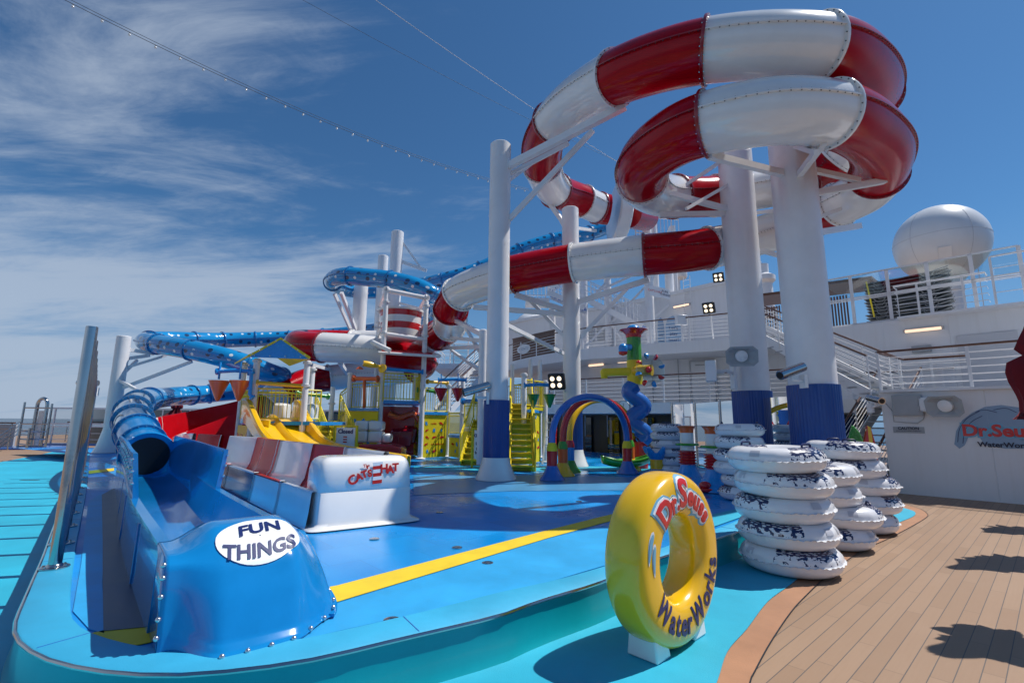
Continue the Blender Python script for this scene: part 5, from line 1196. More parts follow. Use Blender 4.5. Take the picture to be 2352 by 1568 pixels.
# ---- bucket tower
kb = thing('bucket_tower', 'white pipe tower with red roof and a railed yellow level under the striped bucket', 'play tower', (0, 0, 0)); kb.location = PN(P(930, 1050, 18)) + UP * ZD; WM[kb.name] = Matrix.Translation(kb.location)
BY = 17.2
q1 = post(kb, 880, 820, BY, 6.30, .09, collars=(5.9, 4.75, 4.2, 3.3)); q2 = post(kb, 973, 850, BY + .5, 6.05, .09, collars=(5.9, 4.75, 3.3)); q3 = post(kb, 866, 820, BY + 2.2, 6.2, .09, collars=(5.6, 4.2)); q4 = post(kb, 957, 820, BY + 2.6, 6.2, .09, collars=(5.6, 4.3, 3.3))
def T(p, z): return Vector((p.x, p.y, z))
pipe(kb, [T(q1, 6.35), T(q2, 6.20)], .085, 'white_paint', 'top_beam'); pipe(kb, [T(q3, 6.1), T(q3, 6.3), T(q1, 6.38)], .08, 'white_paint', 'top_beam'); pipe(kb, [T(q4, 6.0), T(q4, 6.2), T(q2, 6.22)], .08, 'white_paint', 'top_beam')
pipe(kb, [T(q1, 4.72), T(q2, 4.62)], .085, 'white_paint', 'mid_beam'); pipe(kb, [T(q3, 5.0), T(q1, 5.25)], .06, 'white_paint', 'mid_beam'); pipe(kb, [T(q4, 5.0), T(q2, 5.3)], .06, 'white_paint', 'mid_beam')
# red roof
b_ = MB(); r0 = T(q1, 4.05) + Vector((.0, -.25, 0)); r1 = T(q2, 4.0) + Vector((.35, -.3, 0)); r2_ = T(q4, 4.45) + Vector((.1, 0, 0)); r3 = T(q3, 4.5) + Vector((.1, 0, 0))
b_.slab([r0, r1, r2_, r3], (0, 0, .05)); b_.build('red_roof', 'red', kb)
for k in range(11):
    f = k / 10; b_ = MB(); b_.beam(r0.lerp(r1, f) + UP * .065, r3.lerp(r2_, f) + UP * .065, .03, .03); b_.build('roof_rib', 'flange_red', kb)
pipe(kb, [r3 + Vector((-.15, 0, .15)), r0 + Vector((-.3, -.1, .3)), r0 + Vector((.35, -.2, .0))], .085, 'white_paint', 'gutter', fl=False); pipe(kb, [r0 + Vector((-.1, -.03, -.05)), r1 + Vector((.15, -.03, -.05))], .05, 'white_paint', 'gutter', fl=False); pipe(kb, [r2_ + Vector((.2, 0, .0)), r1 + Vector((.25, -.1, -.05))], .085, 'white_paint', 'gutter', fl=False)
PZ2 = 2.35
q1b, q2b = q1 + Vector((.1, -.1, 0)), q2 + Vector((-.1, -.1, 0))
b_ = MB(); b_.slab([q1 + UP * (PZ2 - .12), q2 + UP * (PZ2 - .12), q4 + UP * (PZ2 - .12) + Vector((0, .6, 0)), q3 + UP * (PZ2 - .12) + Vector((0, .6, 0))], (0, 0, .12)); b_.build('platform', 'sky_blue', kb)
fence(kb, q1b, q2b, PZ2, PZ2 + .95); fence(kb, q2b, q4, PZ2, PZ2 + .95); fence(kb, q3, q4, PZ2, PZ2 + .95)
a_ = PN(P(806, 950, 17.6)); c_ = PN(P(868, 950, 17.0)); fence(kb, a_, c_, 2.05, 2.95)
a2 = PN(P(780, 950, 18.2)); fence(kb, a2, a_, 1.75, 2.65, z0b=2.05, z1b=2.95)
panel(kb, PN(P(800, 950, 17.1)), PN(P(868, 950, 16.9)), .4, 1.97, 6)
post(kb, 764, 900, 16.9, 2.75, .08, collars=(2.2,)); post(kb, 802, 900, 17.2, 3.30, .08, collars=(3.25,))
panel(kb, PN(P(970, 1000, 17.9)), PN(P(1025, 1000, 18.6)), .33, 1.88, 9); panel(kb, PN(P(944, 1000, 20.4)), PN(P(968, 1000, 18.0)), .33, 1.85, 10, words=False)
post(kb, 1028, 970, 18.9, 3.05, .08, collars=(3.0, 2.0)); post(kb, 1061, 970, 17.8, 3.25, .08, collars=(3.2, 1.9)); fence(kb, PN(P(976, 950, 18.0)), PN(P(1026, 950, 18.8)), 1.95, 2.85)
panel(kb, PN(P(1031, 1020, 18.7)), PN(P(1058, 1020, 18.0)), .33, 1.05, 11, words=False); panel(kb, PN(P(1063, 1020, 17.6)), PN(P(1090, 1020, 17.0)), .33, 1.30, 12, words=False)
fence(kb, PN(P(1031, 960, 18.7)), PN(P(1058, 960, 18.0)), 1.15, 1.95, step=.06); fence(kb, PN(P(1066, 960, 17.6)), PN(P(1096, 960, 17.0)), 1.42, 2.3, step=.06)
pipe(kb, [T(q1, 2.95) + Vector((.1, -.1, .5)), T(q2, 3.4) + Vector((0, -.1, 0))], .06, 'sky_blue', 'blue_pipe')
o1_ = C(812, 869, 17.2); o2_ = C(869, 870, 17.0); pipe(kb, [o1_, o2_], .075, 'orange', 'orange_pipe'); om = o1_.lerp(o2_, .45); pipe(kb, [om, C(836, 948, 17.1)], .055, 'orange', 'orange_pipe')
pipe(kb, [C(957, 895, 17.9), C(1001, 899, 18.2)], .06, 'green', 'green_pipe'); pipe(kb, [C(981, 876, 18.3), C(1028, 880, 18.9)], .06, 'yellow', 'yellow_pipe'); pipe(kb, [C(1063, 921, 17.5), C(1092, 921, 17.0)], .07, 'sky_blue', 'blue_pipe')
# yellow water gun
b_ = MB(); b_.tube([C(834, 834, 16.6), C(850, 837, 16.7), C(872, 842, 16.9), C(880, 845, 17.0)], [.10, .11, .05, .04], 12); b_.lathe([(.16, 0), (.16, .04), (0, .05)], C(879, 846, 16.9), 18, axis=(-.4, -1, .1)); b_.build('yellow_spout', 'yellow', kb)
b_ = MB(); b_.lathe([(.13, 0), (.12, .03), (.03, .10)], C(826, 848, 16.6), 14); b_.build('orange_nozzle', 'orange', kb)
# red cave under the platform
b_ = MB(); rb0, rb1 = PN(P(876, 1000, 19.4)), PN(P(958, 1000, 19.6)); b_.slab([rb0 + UP * .32, rb1 + UP * .32, rb1 + UP * 2.2, rb0 + UP * 2.2], (0, .1, 0)); b_.build('cave_wall', 'red', kb)
b_ = MB(); rnd = random.Random(5); 
for k in range(7):
    q = PN(P(886 + k * 9, 1000, 19.0 - rnd.uniform(0, .5))); b_.obox(q + UP * (.55 + .16 * k * (1 if k < 4 else .6)), Vector((.25, .05, 0)), Vector((-.05, .22, .05)), Vector((.04, 0, .28)))
b_.build('cave_blocks', 'flange_red', kb, bevel=.04)
b_ = MB(); q = PN(P(925, 1000, 19.0)); b_.tube([q + Vector((-.5, -.2, 1.9)), q + Vector((-.1, -.3, 1.75)), q + Vector((.4, -.2, 1.95)), q + Vector((.7, -.1, 1.6))], .12, 10); b_.build('cave_pipe', 'orange', kb)
# striped tipping bucket (its own thing)
bc_ = PN(P(920, 750, 18.4)); zt2, zb2 = P(920, 715, 18.4).z, P(920, 783, 18.4).z
tb = thing('tipping_bucket', 'big red and white striped tipping bucket hung in the white pipe tower', 'bucket', (bc_.x, bc_.y, zb2)); hh = zt2 - zb2
zs = [zb2, zb2 + .12 * hh, zb2 + .34 * hh, zb2 + .55 * hh, zb2 + .76 * hh, zt2 - .07]
for k in range(5):
    r0_, r1_ = (.62, .70, .74, .765, .785, .80)[k:k + 2]; b_ = MB(); b_.lathe([(r0_, zs[k]), (r1_, zs[k + 1])] if k else [(.45, zs[0] - .02), (r0_, zs[0] + .05), (r1_, zs[1])], bc_, 40); b_.build('stripe_band', ['white_gel', 'white_gel', 'red', 'white_gel', 'red'][k], tb)
b_ = MB(); b_.lathe([(.80, zt2 - .075), (.90, zt2 - .07), (.91, zt2), (.80, zt2 + .01), (.74, zt2 - .04), (.60, zb2 + .3)], bc_, 40); b_.build('rim', 'white_gel', tb)
b_ = MB(); b_.cyl(bc_ + Vector((-1.0, 0, zb2 + hh * .45)), bc_ + Vector((1.0, 0, zb2 + hh * .45)), .05, .05, 10); b_.build('axle', 'white_paint', tb)
# white cushions and red bench in front of the tower
cb0 = thing('bench', 'red bench with white padded back blocks in front of the play tower', 'bench', tuple(PN(P(850, 1040, 15.6)) + UP * ZD))
for (x0, x1, z0_, z1_) in ((812, 843, .93, 1.30), (844, 876, .93, 1.30), (812, 843, 1.31, 1.62), (844, 876, 1.31, 1.62), (877, 895, .93, 1.22)):
    a_, c_ = PN(P(x0, 1000, 15.8)), PN(P(x1, 1000, 15.8)); b_ = MB(); b_.slab([a_ + UP * z0_, c_ + UP * z0_, c_ + UP * z1_, a_ + UP * z1_], (0, .5, 0)); b_.build('white_block', 'white_gel', cb0, bevel=.07)
a_, c_ = PN(P(822, 1020, 15.2)), PN(P(921, 1020, 15.4)); b_ = MB(); b_.slab([a_ + UP * ZD, c_ + UP * ZD, c_ + UP * .80, c_.lerp(a_, .25) + UP * .90, a_ + UP * .90], (0, .9, 0)); b_.build('red_base', 'red', cb0, bevel=.06)
# ---- right hand stair tower
rs = stairs('stairs', 'steep open yellow stairs rising right beside the mid-deck column', 1199, 1000, 1196, 13.6, 16.6, ZD, 2.25, .62, 12, group='yellow play stairs', wdir=Vector((1, 0, 0)), rail=False)
b_ = MB(); a_ = PN(P(1199, 1000, 13.6)); c_ = PN(P(1196, 1000, 16.6))
for sg in (-1, 1):
    b_ = MB(); b_.tube([a_ + Vector((sg * .36, 0, ZD)), a_ + Vector((sg * .36, 0, 1.2)), c_ + Vector((sg * .36, 0, 3.1)), c_ + Vector((sg * .36, .3, 3.1))], .028, 8); b_.build('handrail', 'yellow_paint', rs)
    b_ = MB(); b_.slab([a_ + Vector((sg * .34, 0, ZD)), a_ + Vector((sg * .34, 0, ZD + .35)), c_ + Vector((sg * .34, 0, 2.5)), c_ + Vector((sg * .34, 0, 2.1))], (.03, 0, 0)); b_.build('side_plate', 'yellow_paint', rs)
st2 = stairs('stairs', 'yellow stairs half hidden left of the mid-deck column by its closed notice', 1085, 1000, 1112, 15.4, 17.0, ZD, 1.7, .7, 8, group='yellow play stairs')
kr = thing('play_tower', 'yellow railed play level with white posts and green cone buckets, right of the mid-deck column', 'play tower', tuple(PN(P(1225, 1040, 17)) + UP * ZD))
u1 = post(kr, 1203, 970, 15.8, 3.2, .085, collars=(3.15,)); u2 = post(kr, 1252, 970, 16.8, 3.05, .085, collars=(3.0,)); u3 = post(kr, 1218, 900, 18.5, 4.0, .085); u4 = post(kr, 1176, 900, 18.0, 3.75, .08); u5 = post(kr, 1240, 900, 19, 4.05, .085)
b_ = MB(); b_.slab([u1 + UP * 2.02, u2 + UP * 2.02, u5 + UP * 2.02, u4 + UP * 2.02], (0, 0, .1)); b_.build('platform', 'yellow_paint', kr)
fence(kr, u1, u2, 2.12, 3.0); fence(kr, u2, u5, 2.12, 3.0); fence(kr, u4, u5, 2.12, 3.0)
panel(kr, u1 + Vector((.15, 0, 0)), u2 - Vector((.15, 0, 0)), .33, 1.95, 21, words=False)
b_ = MB(); q = u1.lerp(u2, .14) + Vector((0, -.03, 0)); b_.slab([q + UP * .6, q + Vector((.14, .1, .6)), q + Vector((.14, .1, 1.75)), q + UP * 1.75], (0, -.02, 0)); b_.build('panel_slot', 'void', kr)
# ladder leaning by the tower
ld = thing('ladder', 'small white step ladder leaning beside the right play tower', 'ladder', tuple(PN(P(1264, 1050, 16.2)) + UP * ZD)); a_ = PN(P(1260, 1050, 15.9)); c_ = PN(P(1268, 1000, 16.6))
for dx_ in (-.2, .2):
    b_ = MB(); b_.beam(a_ + Vector((dx_, 0, ZD)), c_ + Vector((dx_ * .8, 0, 1.75)), .05, .03); b_.build('side_rail', 'red' if dx_ > 0 else 'white_paint', ld)
for k in range(6): f = (k + .5) / 6; q = (a_ + UP * ZD).lerp(c_ + UP * 1.75, f); b_ = MB(); b_.beam(q - Vector((.2, 0, 0)), q + Vector((.2, 0, 0)), .03, .03); b_.build('rung', 'white_paint', ld)
# ---- cone bucket pairs on blue pipes
def cone_pair(px, py, w, Y, m_, what, where, r=.26, hgt=.55):
    a_, c_ = C(px[0], py[0], Y), C(px[-1], py[0], Y + .1)
    t_ = thing('spray_pipe', 'blue overhead pipe carrying the %s cone buckets' % what, 'pipe', tuple(a_)); pipe(t_, [a_, a_.lerp(c_, .5) + UP * .03, c_], .055, 'sky_blue', 'pipe_arm')
    for i in (1, 2):
        q = C(px[i], py[1], Y); b_ = MB(); b_.beam(q + Vector((.0, -.04, .52)), q + Vector((0, -.04, .05)), .06, .03); b_.build('hanger', 'sky_blue', t_)
        b_ = MB(); b_.lathe([(.012, -hgt), (.05, -hgt + .03), (r, 0), (r + .012, .01), (r - .02, .0), (.03, -hgt + .08)], q, 24)
        b_.build('cone_bucket', m_, None, '%s cone bucket, %s one of the pair %s' % (what, 'left' if i == 1 else 'right', where), 'bucket', 'hanging cone buckets', origin=tuple(q))
cone_pair((497, 504, 552, 582), (853, 875), 0, 13.3, 'orange', 'orange', 'hanging beside the play house')
pipe(kh, [C(578, 853, 13.3), C(576, 880, 13.3), C(574, 905, 13.3), C(581, 914, 13.3)], .05, 'sky_blue', 'blue_elbow')
cone_pair((1006, 1013, 1052, 1072), (873, 892), 0, 17.0, 'red', 'red', 'left of the mid-deck column', .24, .46)
cone_pair((1203, 1225, 1262, 1270), (885, 906), 0, 15.4, 'dark_green', 'green', 'right of the mid-deck column', .20, .42)
# ================================================================ SHIP SUPERSTRUCTURE
V2 = lambda *a: [Vector((x, y, 0)) for x, y in a]
T2C = V2((-1.0, 33), (-.2, 29), (2.5, 24.4), (5.9, 21.8), (9.0, 19.9), (11.6, 17.9), (14.4, 15.2), (18.0, 11.6), (22, 7.6))
T1C = V2((-1.2, 30), (0, 25.4), (1.7, 22.4), (4.0, 20.5), (6.2, 18.9), (8.6, 17.4), (10.9, 15.4))
Z1, Z2 = 2.45, 5.2
T2S = [Vector((p.x, p.y, 0)) for p in cat_rom(T2C, 5)]; T1S = [Vector((p.x, p.y, 0)) for p in cat_rom(T1C, 5)]
def offs(pts, d):
    r_ = []
    for i, p in enumerate(pts):
        t_ = pts[min(i + 1, len(pts) - 1)] - pts[max(i - 1, 0)]; t_.normalize(); r_.append(p + Vector((-t_.y, t_.x, 0)) * d)
    return r_
sp_ = thing('ship_superstructure', 'white multi-level superstructure of the ship with open railed terraces behind the slides', 'ship deckhouse', (6, 22, 0))
mat('ship_grey', (0.56, 0.57, 0.60), 0.45, var=0.08, vs=.8)
def band(name, pts, z0, z1, depth, m_, root=sp_):
    b_ = MB(); q = offs(pts, depth)
    for i in range(len(pts) - 1): b_.add([T(pts[i], z0), T(pts[i + 1], z0), T(pts[i + 1], z1), T(pts[i], z1), T(q[i], z0), T(q[i + 1], z0), T(q[i + 1], z1), T(q[i], z1)], [(0, 1, 2, 3), (7, 6, 5, 4), (3, 2, 6, 7), (4, 5, 1, 0)])
    b_.build(name, m_, root)
band('upper_terrace_deck', T2S[:26], Z2 - .52, Z2, 5.5, 'ship_white'); band('lower_terrace_deck', T1S, Z1 - .42, Z1, 6.0, 'ship_white')
band('terrace_wall', offs(T2S[:28], 2.2), Z1 - .1, Z2 - .5, .2, 'ship_white'); band('ground_wall', offs(T1S, 2.6), 0.0, Z1 - .4, .2, 'dark')
U = [Vector((-1.2, 36, 0)), Vector((1.6, 33, 0)), Vector((6.2, 29.6, 0)), Vector((9.2, 26.2, 0)), Vector((11.4, 23.4, 0)), Vector((12.6, 24.6, 0))]
band('upper_wall', U, Z2 - .1, 8.9, .4, 'ship_white'); band('roof_edge', offs(U, -.12), 8.75, 8.95, 1.5, 'ship_white')
# right hand block: wall A in front, terrace, wall B behind
wA0 = PN(G(2048, 1131, 0)); wd = -PXX; wA1 = wA0 + wd * 9; inn = AX
blk = MB(); blk.slab([T(wA0, 0), T(wA1, 0), T(wA1, Z1), T(wA0, Z1)], inn * 5.2); blk.build('front_wall', 'ship_white', sp_)
b_ = MB(); b_.beam(T(wA0, Z1 + .03) - inn * .04, T(wA1, Z1 + .03) - inn * .04, .16, .06); b_.build('wall_coping', 'ship_white', sp_)
wB0 = Vector((11.75, 17.75, 0))
for k in range(1, 5): b_ = MB(); b_.beam(T(wA0 + wd * k * 1.9 - inn * .002, .02), T(wA0 + wd * k * 1.9 - inn * .002, Z1), .012, .012); b_.build('weld_line', 'ship_white', sp_)
b_ = MB(); b_.beam(T(wA0 - inn * .002, 1.22), T(wA1 - inn * .002, 1.22), .010, .012); b_.build('weld_line', 'ship_white', sp_)
for k in range(1, 4): b_ = MB(); b_.beam(T(wB0 + wd * k * 1.7 - inn * .002, Z1), T(wB0 + wd * k * 1.7 - inn * .002, Z2), .014, .014); b_.build('weld_line', 'ship_white', sp_)
b_ = MB(); b_.slab([T(wB0 - wd * .3, Z1 - .2), T(wB0 + wd * 6.5, Z1 - .2), T(wB0 + wd * 6.5, Z2), T(wB0 - wd * .3, Z2)], inn * 5); b_.build('rear_wall', 'ship_white', sp_)
b_ = MB(); b_.slab([T(wB0 + wd * 3.55 - inn * .06, Z1 + .02), T(wB0 + wd * 4.9 - inn * .06, Z1 + .02), T(wB0 + wd * 4.9 - inn * .06, Z2 - .75), T(wB0 + wd * 3.55 - inn * .06, Z2 - .75)], inn * .05); b_.build('door_panel', 'ship_grey', sp_)
b_ = MB(); cc = wA0 + wd * 3.5; rows = []       # curved end fin
for k in range(13):
    a_ = math.pi / 2 * k / 12; rows.append([T(cc + wd * (.9 * math.sin(a_)) + inn * 3.2, Z1 + 1.2 + 1.2 * math.cos(a_)), T(cc + wd * (.9 * math.sin(a_)) - inn * .2 + inn * 2.6, Z1 + 1.2 + 1.2 * math.cos(a_))])
rows.append([T(cc + wd * .9 + inn * 3.2, Z1), T(cc + wd * .9 + inn * 2.4, Z1)]); b_.grid(rows); b_.build('curved_fin', 'ship_grey', sp_, solid=.08)
# dark glazed openings under the lower terrace
g1 = offs(T1S, 2.5)
for i in range(4, len(g1) - 2, 3):
    b_ = MB(); b_.slab([T(g1[i], .15), T(g1[i + 1], .15), T(g1[i + 1], Z1 - .55), T(g1[i], Z1 - .55)], (0, -.04, 0)); b_.build('window_pane', 'smoked_glass', sp_)
    b_ = MB(); b_.beam(T(g1[i], 1) - Vector((0, .06, 0)), T(g1[i], 2.0) - Vector((0, .06, 0)), .05, .05); b_.build('mullion', 'ship_grey', sp_)
# door on the terrace wall
tw = offs(T2S, 2.12); 
def on_wall(px, py, poly):
    for i in range(len(poly) - 1):
        q = VPL(px, py, poly[i], poly[i + 1] - poly[i]); d = poly[i + 1] - poly[i]; f = (PN(q) - poly[i]).dot(d) / d.length_squared
        if -.01 <= f <= 1.01 and q.y > 0: dd_ = d.normalized(); return q, dd_, Vector((dd_.y, -dd_.x, 0))
    return None
q, d, n_ = on_wall(1616, 880, tw); q.z = Z1
def plate(root, nm, q, d, n_, x0, x1, z0, z1, m_, th=.04): b_ = MB(); b_.slab([q + d * x0 + UP * z0, q + d * x1 + UP * z0, q + d * x1 + UP * z1, q + d * x0 + UP * z1], n_ * th); return b_.build(nm, m_, root)
dr = plate(sp_, 'door', q, d, n_, -.5, .5, 0, 2.05, 'ship_white', .05); b_ = MB()
for p0, p1 in (((-.56, 0), (-.56, 2.1)), ((-.56, 2.1), (.56, 2.1)), ((.56, 2.1), (.56, 0))): b_.beam(q + d * p0[0] + UP * p0[1] + n_ * .05, q + d * p1[0] + UP * p1[1] + n_ * .05, .06, .05)
b_.build('door_frame', 'ship_grey', dr); b_ = MB(); b_.beam(q + d * -.3 + UP * 1.9 + n_ * .08, q + d * .1 + UP * 1.9 + n_ * .08, .08, .05); b_.build('door_closer', 'grey', dr)
for px in (1450, 1500, 1560, 1680):      # pipes and vents on the terrace wall
    r_ = on_wall(px, 880, tw)
    if r_: b_ = MB(); b_.cyl(T(r_[0] + r_[2] * .05, Z1), T(r_[0] + r_[2] * .05, Z2 - .5), .025, .025, 8); b_.build('drain_pipe', 'grey', sp_)
for px, py, w, hh_ in ((1695, 660, .55, 1.3), (1352, 770, .8, .9), (1380, 765, .5, .9)):
    r_ = on_wall(px, py, offs(U, -.02))
    if r_:
        q, d, n_ = r_; b_ = MB(); b_.obox(q + n_ * .03, d * w / 2, n_ * .03, UP * hh_ / 2); v = b_.build('louvre_vent', 'ship_grey', sp_); b_ = MB()
        for k in range(9): b_.beam(q - d * w * .46 + n_ * .07 + UP * (hh_ * (k / 8 - .5) * .9), q + d * w * .46 + n_ * .07 + UP * (hh_ * (k / 8 - .5) * .9), .05, .03)
        b_.build('slats', 'grey', v)
# ladder and pipes on the upper wall
r_ = on_wall(1582, 690, offs(U, -.02)); q, d, n_ = r_; b_ = MB()
for sg in (-.2, .2): b_.cyl(T(q + d * sg + n_ * .12, Z2), T(q + d * sg + n_ * .12, 9.6), .02, .02, 6)
for k in range(14): b_.cyl(T(q - d * .2 + n_ * .12, Z2 + .3 + k * .3), T(q + d * .2 + n_ * .12, Z2 + .3 + k * .3), .012, .012, 6)
b_.build('wall_ladder', 'white_paint', sp_)
# railings
def railing(label, pts, z, h_=1.05, bars=5, cap='brown', post_step=1.7, m_='white_paint', group='white ship railings', r_=.017):
    pts = [Vector((p.x, p.y, p.z if len(p) > 2 and p.z else 0)) for p in pts]; t_ = thing('railing', label, 'railing', tuple(pts[0] + UP * z), 0, group)
    b_ = MB()
    for k in range(bars): b_.tube([p + UP * (z + h_ * (k + .9) / (bars + .9)) for p in pts], .011, 6)
    b_.build('bars', m_, t_)
    b_ = MB(); b_.tube([p + UP * (z + h_) for p in pts], .030, 8); b_.build('cap_rail', cap, t_)
    L = 0
    for i in range(len(pts) - 1):
        seg = (pts[i + 1] - pts[i]).length; d = (pts[i + 1] - pts[i]) / seg; x = (-L) % post_step
        while x < seg + 1e-6:
            q = pts[i] + d * x; b_ = MB(); b_.beam(q + UP * (z - .02), q + UP * (z + h_), .06, .025, up=Vector((-d.y, d.x, 0)) if abs(d.z) < .9 else None); b_.build('baluster', m_, t_); x += post_step
        L += seg
    return t_
railing('long railing with brown cap along the edge of the upper ship terrace', offs(T2S[3:24], .08), Z2, 1.05, 6)
railing('railing with brown cap on the lower ship terrace behind the spray totem', offs(T1S, .06), Z1, 1.08, 6)
railing('railing on the white wall at right, above the red lettered emblem', [wA0 + inn * .05 + wd * .02, wA0 + inn * .05 + wd * 3.3], Z1 + .06, .98, 5)
railing('short return railing at the stair head left of the white wall', [wA0 + inn * .1, wA0 + inn * 2.2 + wd * .2, wA0 + inn * 2.3 + wd * 1.5], Z1 + .06, .98, 5, post_step=.9)
a_ = wB0 - inn * .1; railing('brown grab rail mounted low on the rear terrace wall', [a_ + wd * .6, a_ + wd * 3.4], Z1 + .1, .9, 1, post_step=2.5)
# windscreen with glass along the top at right
wg = thing('glass_windscreen', 'tall white framed glass windscreen on top of the rear wall at right', 'windscreen', tuple(T(wB0, Z2)))
gA, gB = wB0 + inn * .15 - wd * .2, wB0 + inn * .15 + wd * 5.2; b_ = MB()
for z in (Z2 + .05, Z2 + .95, Z2 + 1.02, Z2 + 1.86): b_.beam(T(gA, z), T(gB, z), .05, .045)
b_.build('rails', 'white_paint', wg)
for k in range(6): q = gA.lerp(gB, k / 5); b_ = MB(); b_.beam(T(q, Z2 - .25), T(q, Z2 + 1.86), .10, .05, up=inn); b_.build('post', 'white_paint', wg)
b_ = MB(); b_.slab([T(gA, Z2 + 1.04), T(gB, Z2 + 1.04), T(gB, Z2 + 1.84), T(gA, Z2 + 1.84)], inn * .01); b_.build('glass_pane', 'glass', wg)
# projecting balcony with rails at the far right top
bb0, bb1 = wB0 + wd * 2.2 - inn * .5, wB0 + wd * 5.8 - inn * .5
b_ = MB(); b_.slab([T(bb0, Z2 - .06), T(bb1, Z2 - .06), T(bb1 + inn * 1.0, Z2 - .06), T(bb0 + inn * 1.0, Z2 - .06)], (0, 0, .08)); b_.build('balcony_slab', 'ship_white', sp_)
railing('white pipe railing of the projecting balcony before the stacked loungers', [bb0 + inn * .5, bb0, bb0.lerp(bb1, .62), bb0.lerp(bb1, .62) + inn * .4], Z2, 1.05, 4, cap='white_paint', post_step=1.1)
railing('white pipe railing at the balcony end under the big radome', [bb0.lerp(bb1, .66), bb1, bb1 + inn * 2], Z2 + .05, 1.45, 3, cap='white_paint', post_step=1.15)
# stairs on the ship
def shipstairs(label, a_, za, c_, zc_, wid, n, wall_=True, grp='white ship stairs'):
    t_ = thing('ship_stairs', label, 'stairs', tuple(T(a_, za)), 0, grp); d = (c_ - a_).normalized(); w = Vector((-d.y, d.x, 0)) * wid / 2
    for sg in (-1, 1):
        b_ = MB(); b_.slab([T(a_ + w * sg, za - .05), T(c_ + w * sg, zc_ - .28), T(c_ + w * sg, zc_ + .08), T(a_ + w * sg, za + .3)], w.normalized() * .04); b_.build('stringer', 'ship_white', t_)
        b_ = MB(); b_.tube([T(a_ + w * sg, za + 1.0), T(c_ + w * sg, zc_ + 1.0)], .03, 8); b_.build('handrail', 'brown', t_)
        b_ = MB()
        for k in range(1, 6): b_.tube([T(a_ + w * sg, za + .15 + .14 * k), T(c_ + w * sg, zc_ + .15 + .14 * k)], .010, 5)
        m_ = max(3, int((c_ - a_).length / .9))
        for k in range(m_ + 1): q = a_.lerp(c_, k / m_) + w * sg; z = za + (zc_ - za) * k / m_; b_.cyl(T(q, z), T(q, z + 1.0), .02, .02, 6)
        b_.build('rail_bars', 'white_paint', t_)
    for k in range(n): f = (k + .5) / n; q = a_.lerp(c_, f); b_ = MB(); b_.obox(T(q, za + (zc_ - za) * (k + 1) / n - .02), w, d * .15, UP * .02); b_.build('tread', 'grey', t_)
    return t_
shipstairs('upper white stair flight descending behind the thickest column to the terrace landing', Vector((8.9, 17.9, 0)), Z2, Vector((10.2, 13.2, 0)), Z1 + .05, 1.1, 14)
shipstairs('lower white stair flight rising from the deck behind the surf boards', Vector((8.75, 12.7, 0)), .02, Vector((11.9, 14.8, 0)), Z1 - .1, 1.1, 12)
b_ = MB(); b_.slab([Vector((9.6, 12.6, Z1 - .3)), Vector((10.9, 11.6, Z1 - .3)), Vector((13, 14, Z1 - .3)), Vector((11.2, 15.2, Z1 - .3))], (0, 0, .3)); b_.build('stair_landing', 'ship_white', sp_)
shipstairs('white stair flight descending left at the far end of the upper terrace', Vector((-1.3, 25.5, 0)), 4.7, Vector((-3.2, 22.6, 0)), 2.2, 1.0, 12)
b_ = MB(); b_.slab([Vector((-4.2, 25.6, 4.4)), Vector((-.6, 25.6, 4.4)), Vector((-.2, 30, 4.4)), Vector((-4.2, 30, 4.4))], (0, 0, .28)); b_.build('far_landing', 'ship_white', sp_)
railing('white box railing of the far landing left of the mid-deck column', V2((-4.2, 30), (-4.2, 25.6), (-1.9, 25.6)), 4.68, 1.05, 4, cap='white_paint', post_step=1.1)
gl_ = thing('glass_balustrade', 'glass balustrade with white posts behind the far landing', 'glass balustrade', (-2.5, 30, 4.7))
for k in range(4): q = Vector((-3.8 + k * 1.1, 29.6, 0)); b_ = MB(); b_.beam(T(q, 4.6), T(q, 6.7), .10, .08); b_.build('post', 'white_paint', gl_)
b_ = MB(); b_.slab([Vector((-3.8, 29.6, 4.7)), Vector((-.5, 29.6, 4.7)), Vector((-.5, 29.6, 6.4)), Vector((-3.8, 29.6, 6.4))], (0, .01, 0)); b_.build('glass_pane', 'glass', gl_)
# slide start tower with stairs
st_ = thing('slide_tower', 'white steel start tower with open stairs and rails feeding both tube slides', 'stair tower', (5, 27, Z2))
def tp_(px, py, Y): q = P(px, py, Y); return Vector((q.x, Y, q.z))
for px, y0, Y, r_ in ((1340, 640, 27.5, .24), (1394, 600, 29.5, .22), (1485, 520, 25.5, .24), (1536, 620, 27, .24), (1268, 700, 28.5, .20), (1500, 500, 29, .2), (1545, 520, 30, .16)):
    q = tp_(px, y0, Y); b_ = MB(); b_.cyl((q.x, Y, Z2 - .1), (q.x, Y, q.z), r_, r_, 18); b_.build('tower_column', 'white_paint', st_)
def tstairs(p0, p1, wid, n):
    d = p1 - p0; dh = Vector((d.x, d.y, 0)).normalized(); w = Vector((-dh.y, dh.x, 0)) * wid / 2
    for sg in (-1, 1):
        b_ = MB(); b_.beam(p0 + w * sg, p1 + w * sg, .07, .28); b_.build('tower_stringer', 'white_paint', st_)
        b_ = MB()
        for hh_ in (.5, .8, 1.1): b_.beam(p0 + w * sg + UP * hh_, p1 + w * sg + UP * hh_, .04, .04)
        m_ = int(d.length / .22)
        for k in range(m_): q = (p0 + w * sg).lerp(p1 + w * sg, k / m_); b_.cyl(q, q + UP * 1.1, .014 if k % 6 else .03, None, 5, caps=False)
        b_.build('tower_railing', 'white_paint', st_)
    for k in range(n): q = p0.lerp(p1, (k + .5) / n); b_ = MB(); b_.obox(q + UP * .05, w, dh * .12, UP * .02); b_.build('tower_tread', 'water_blue', st_)
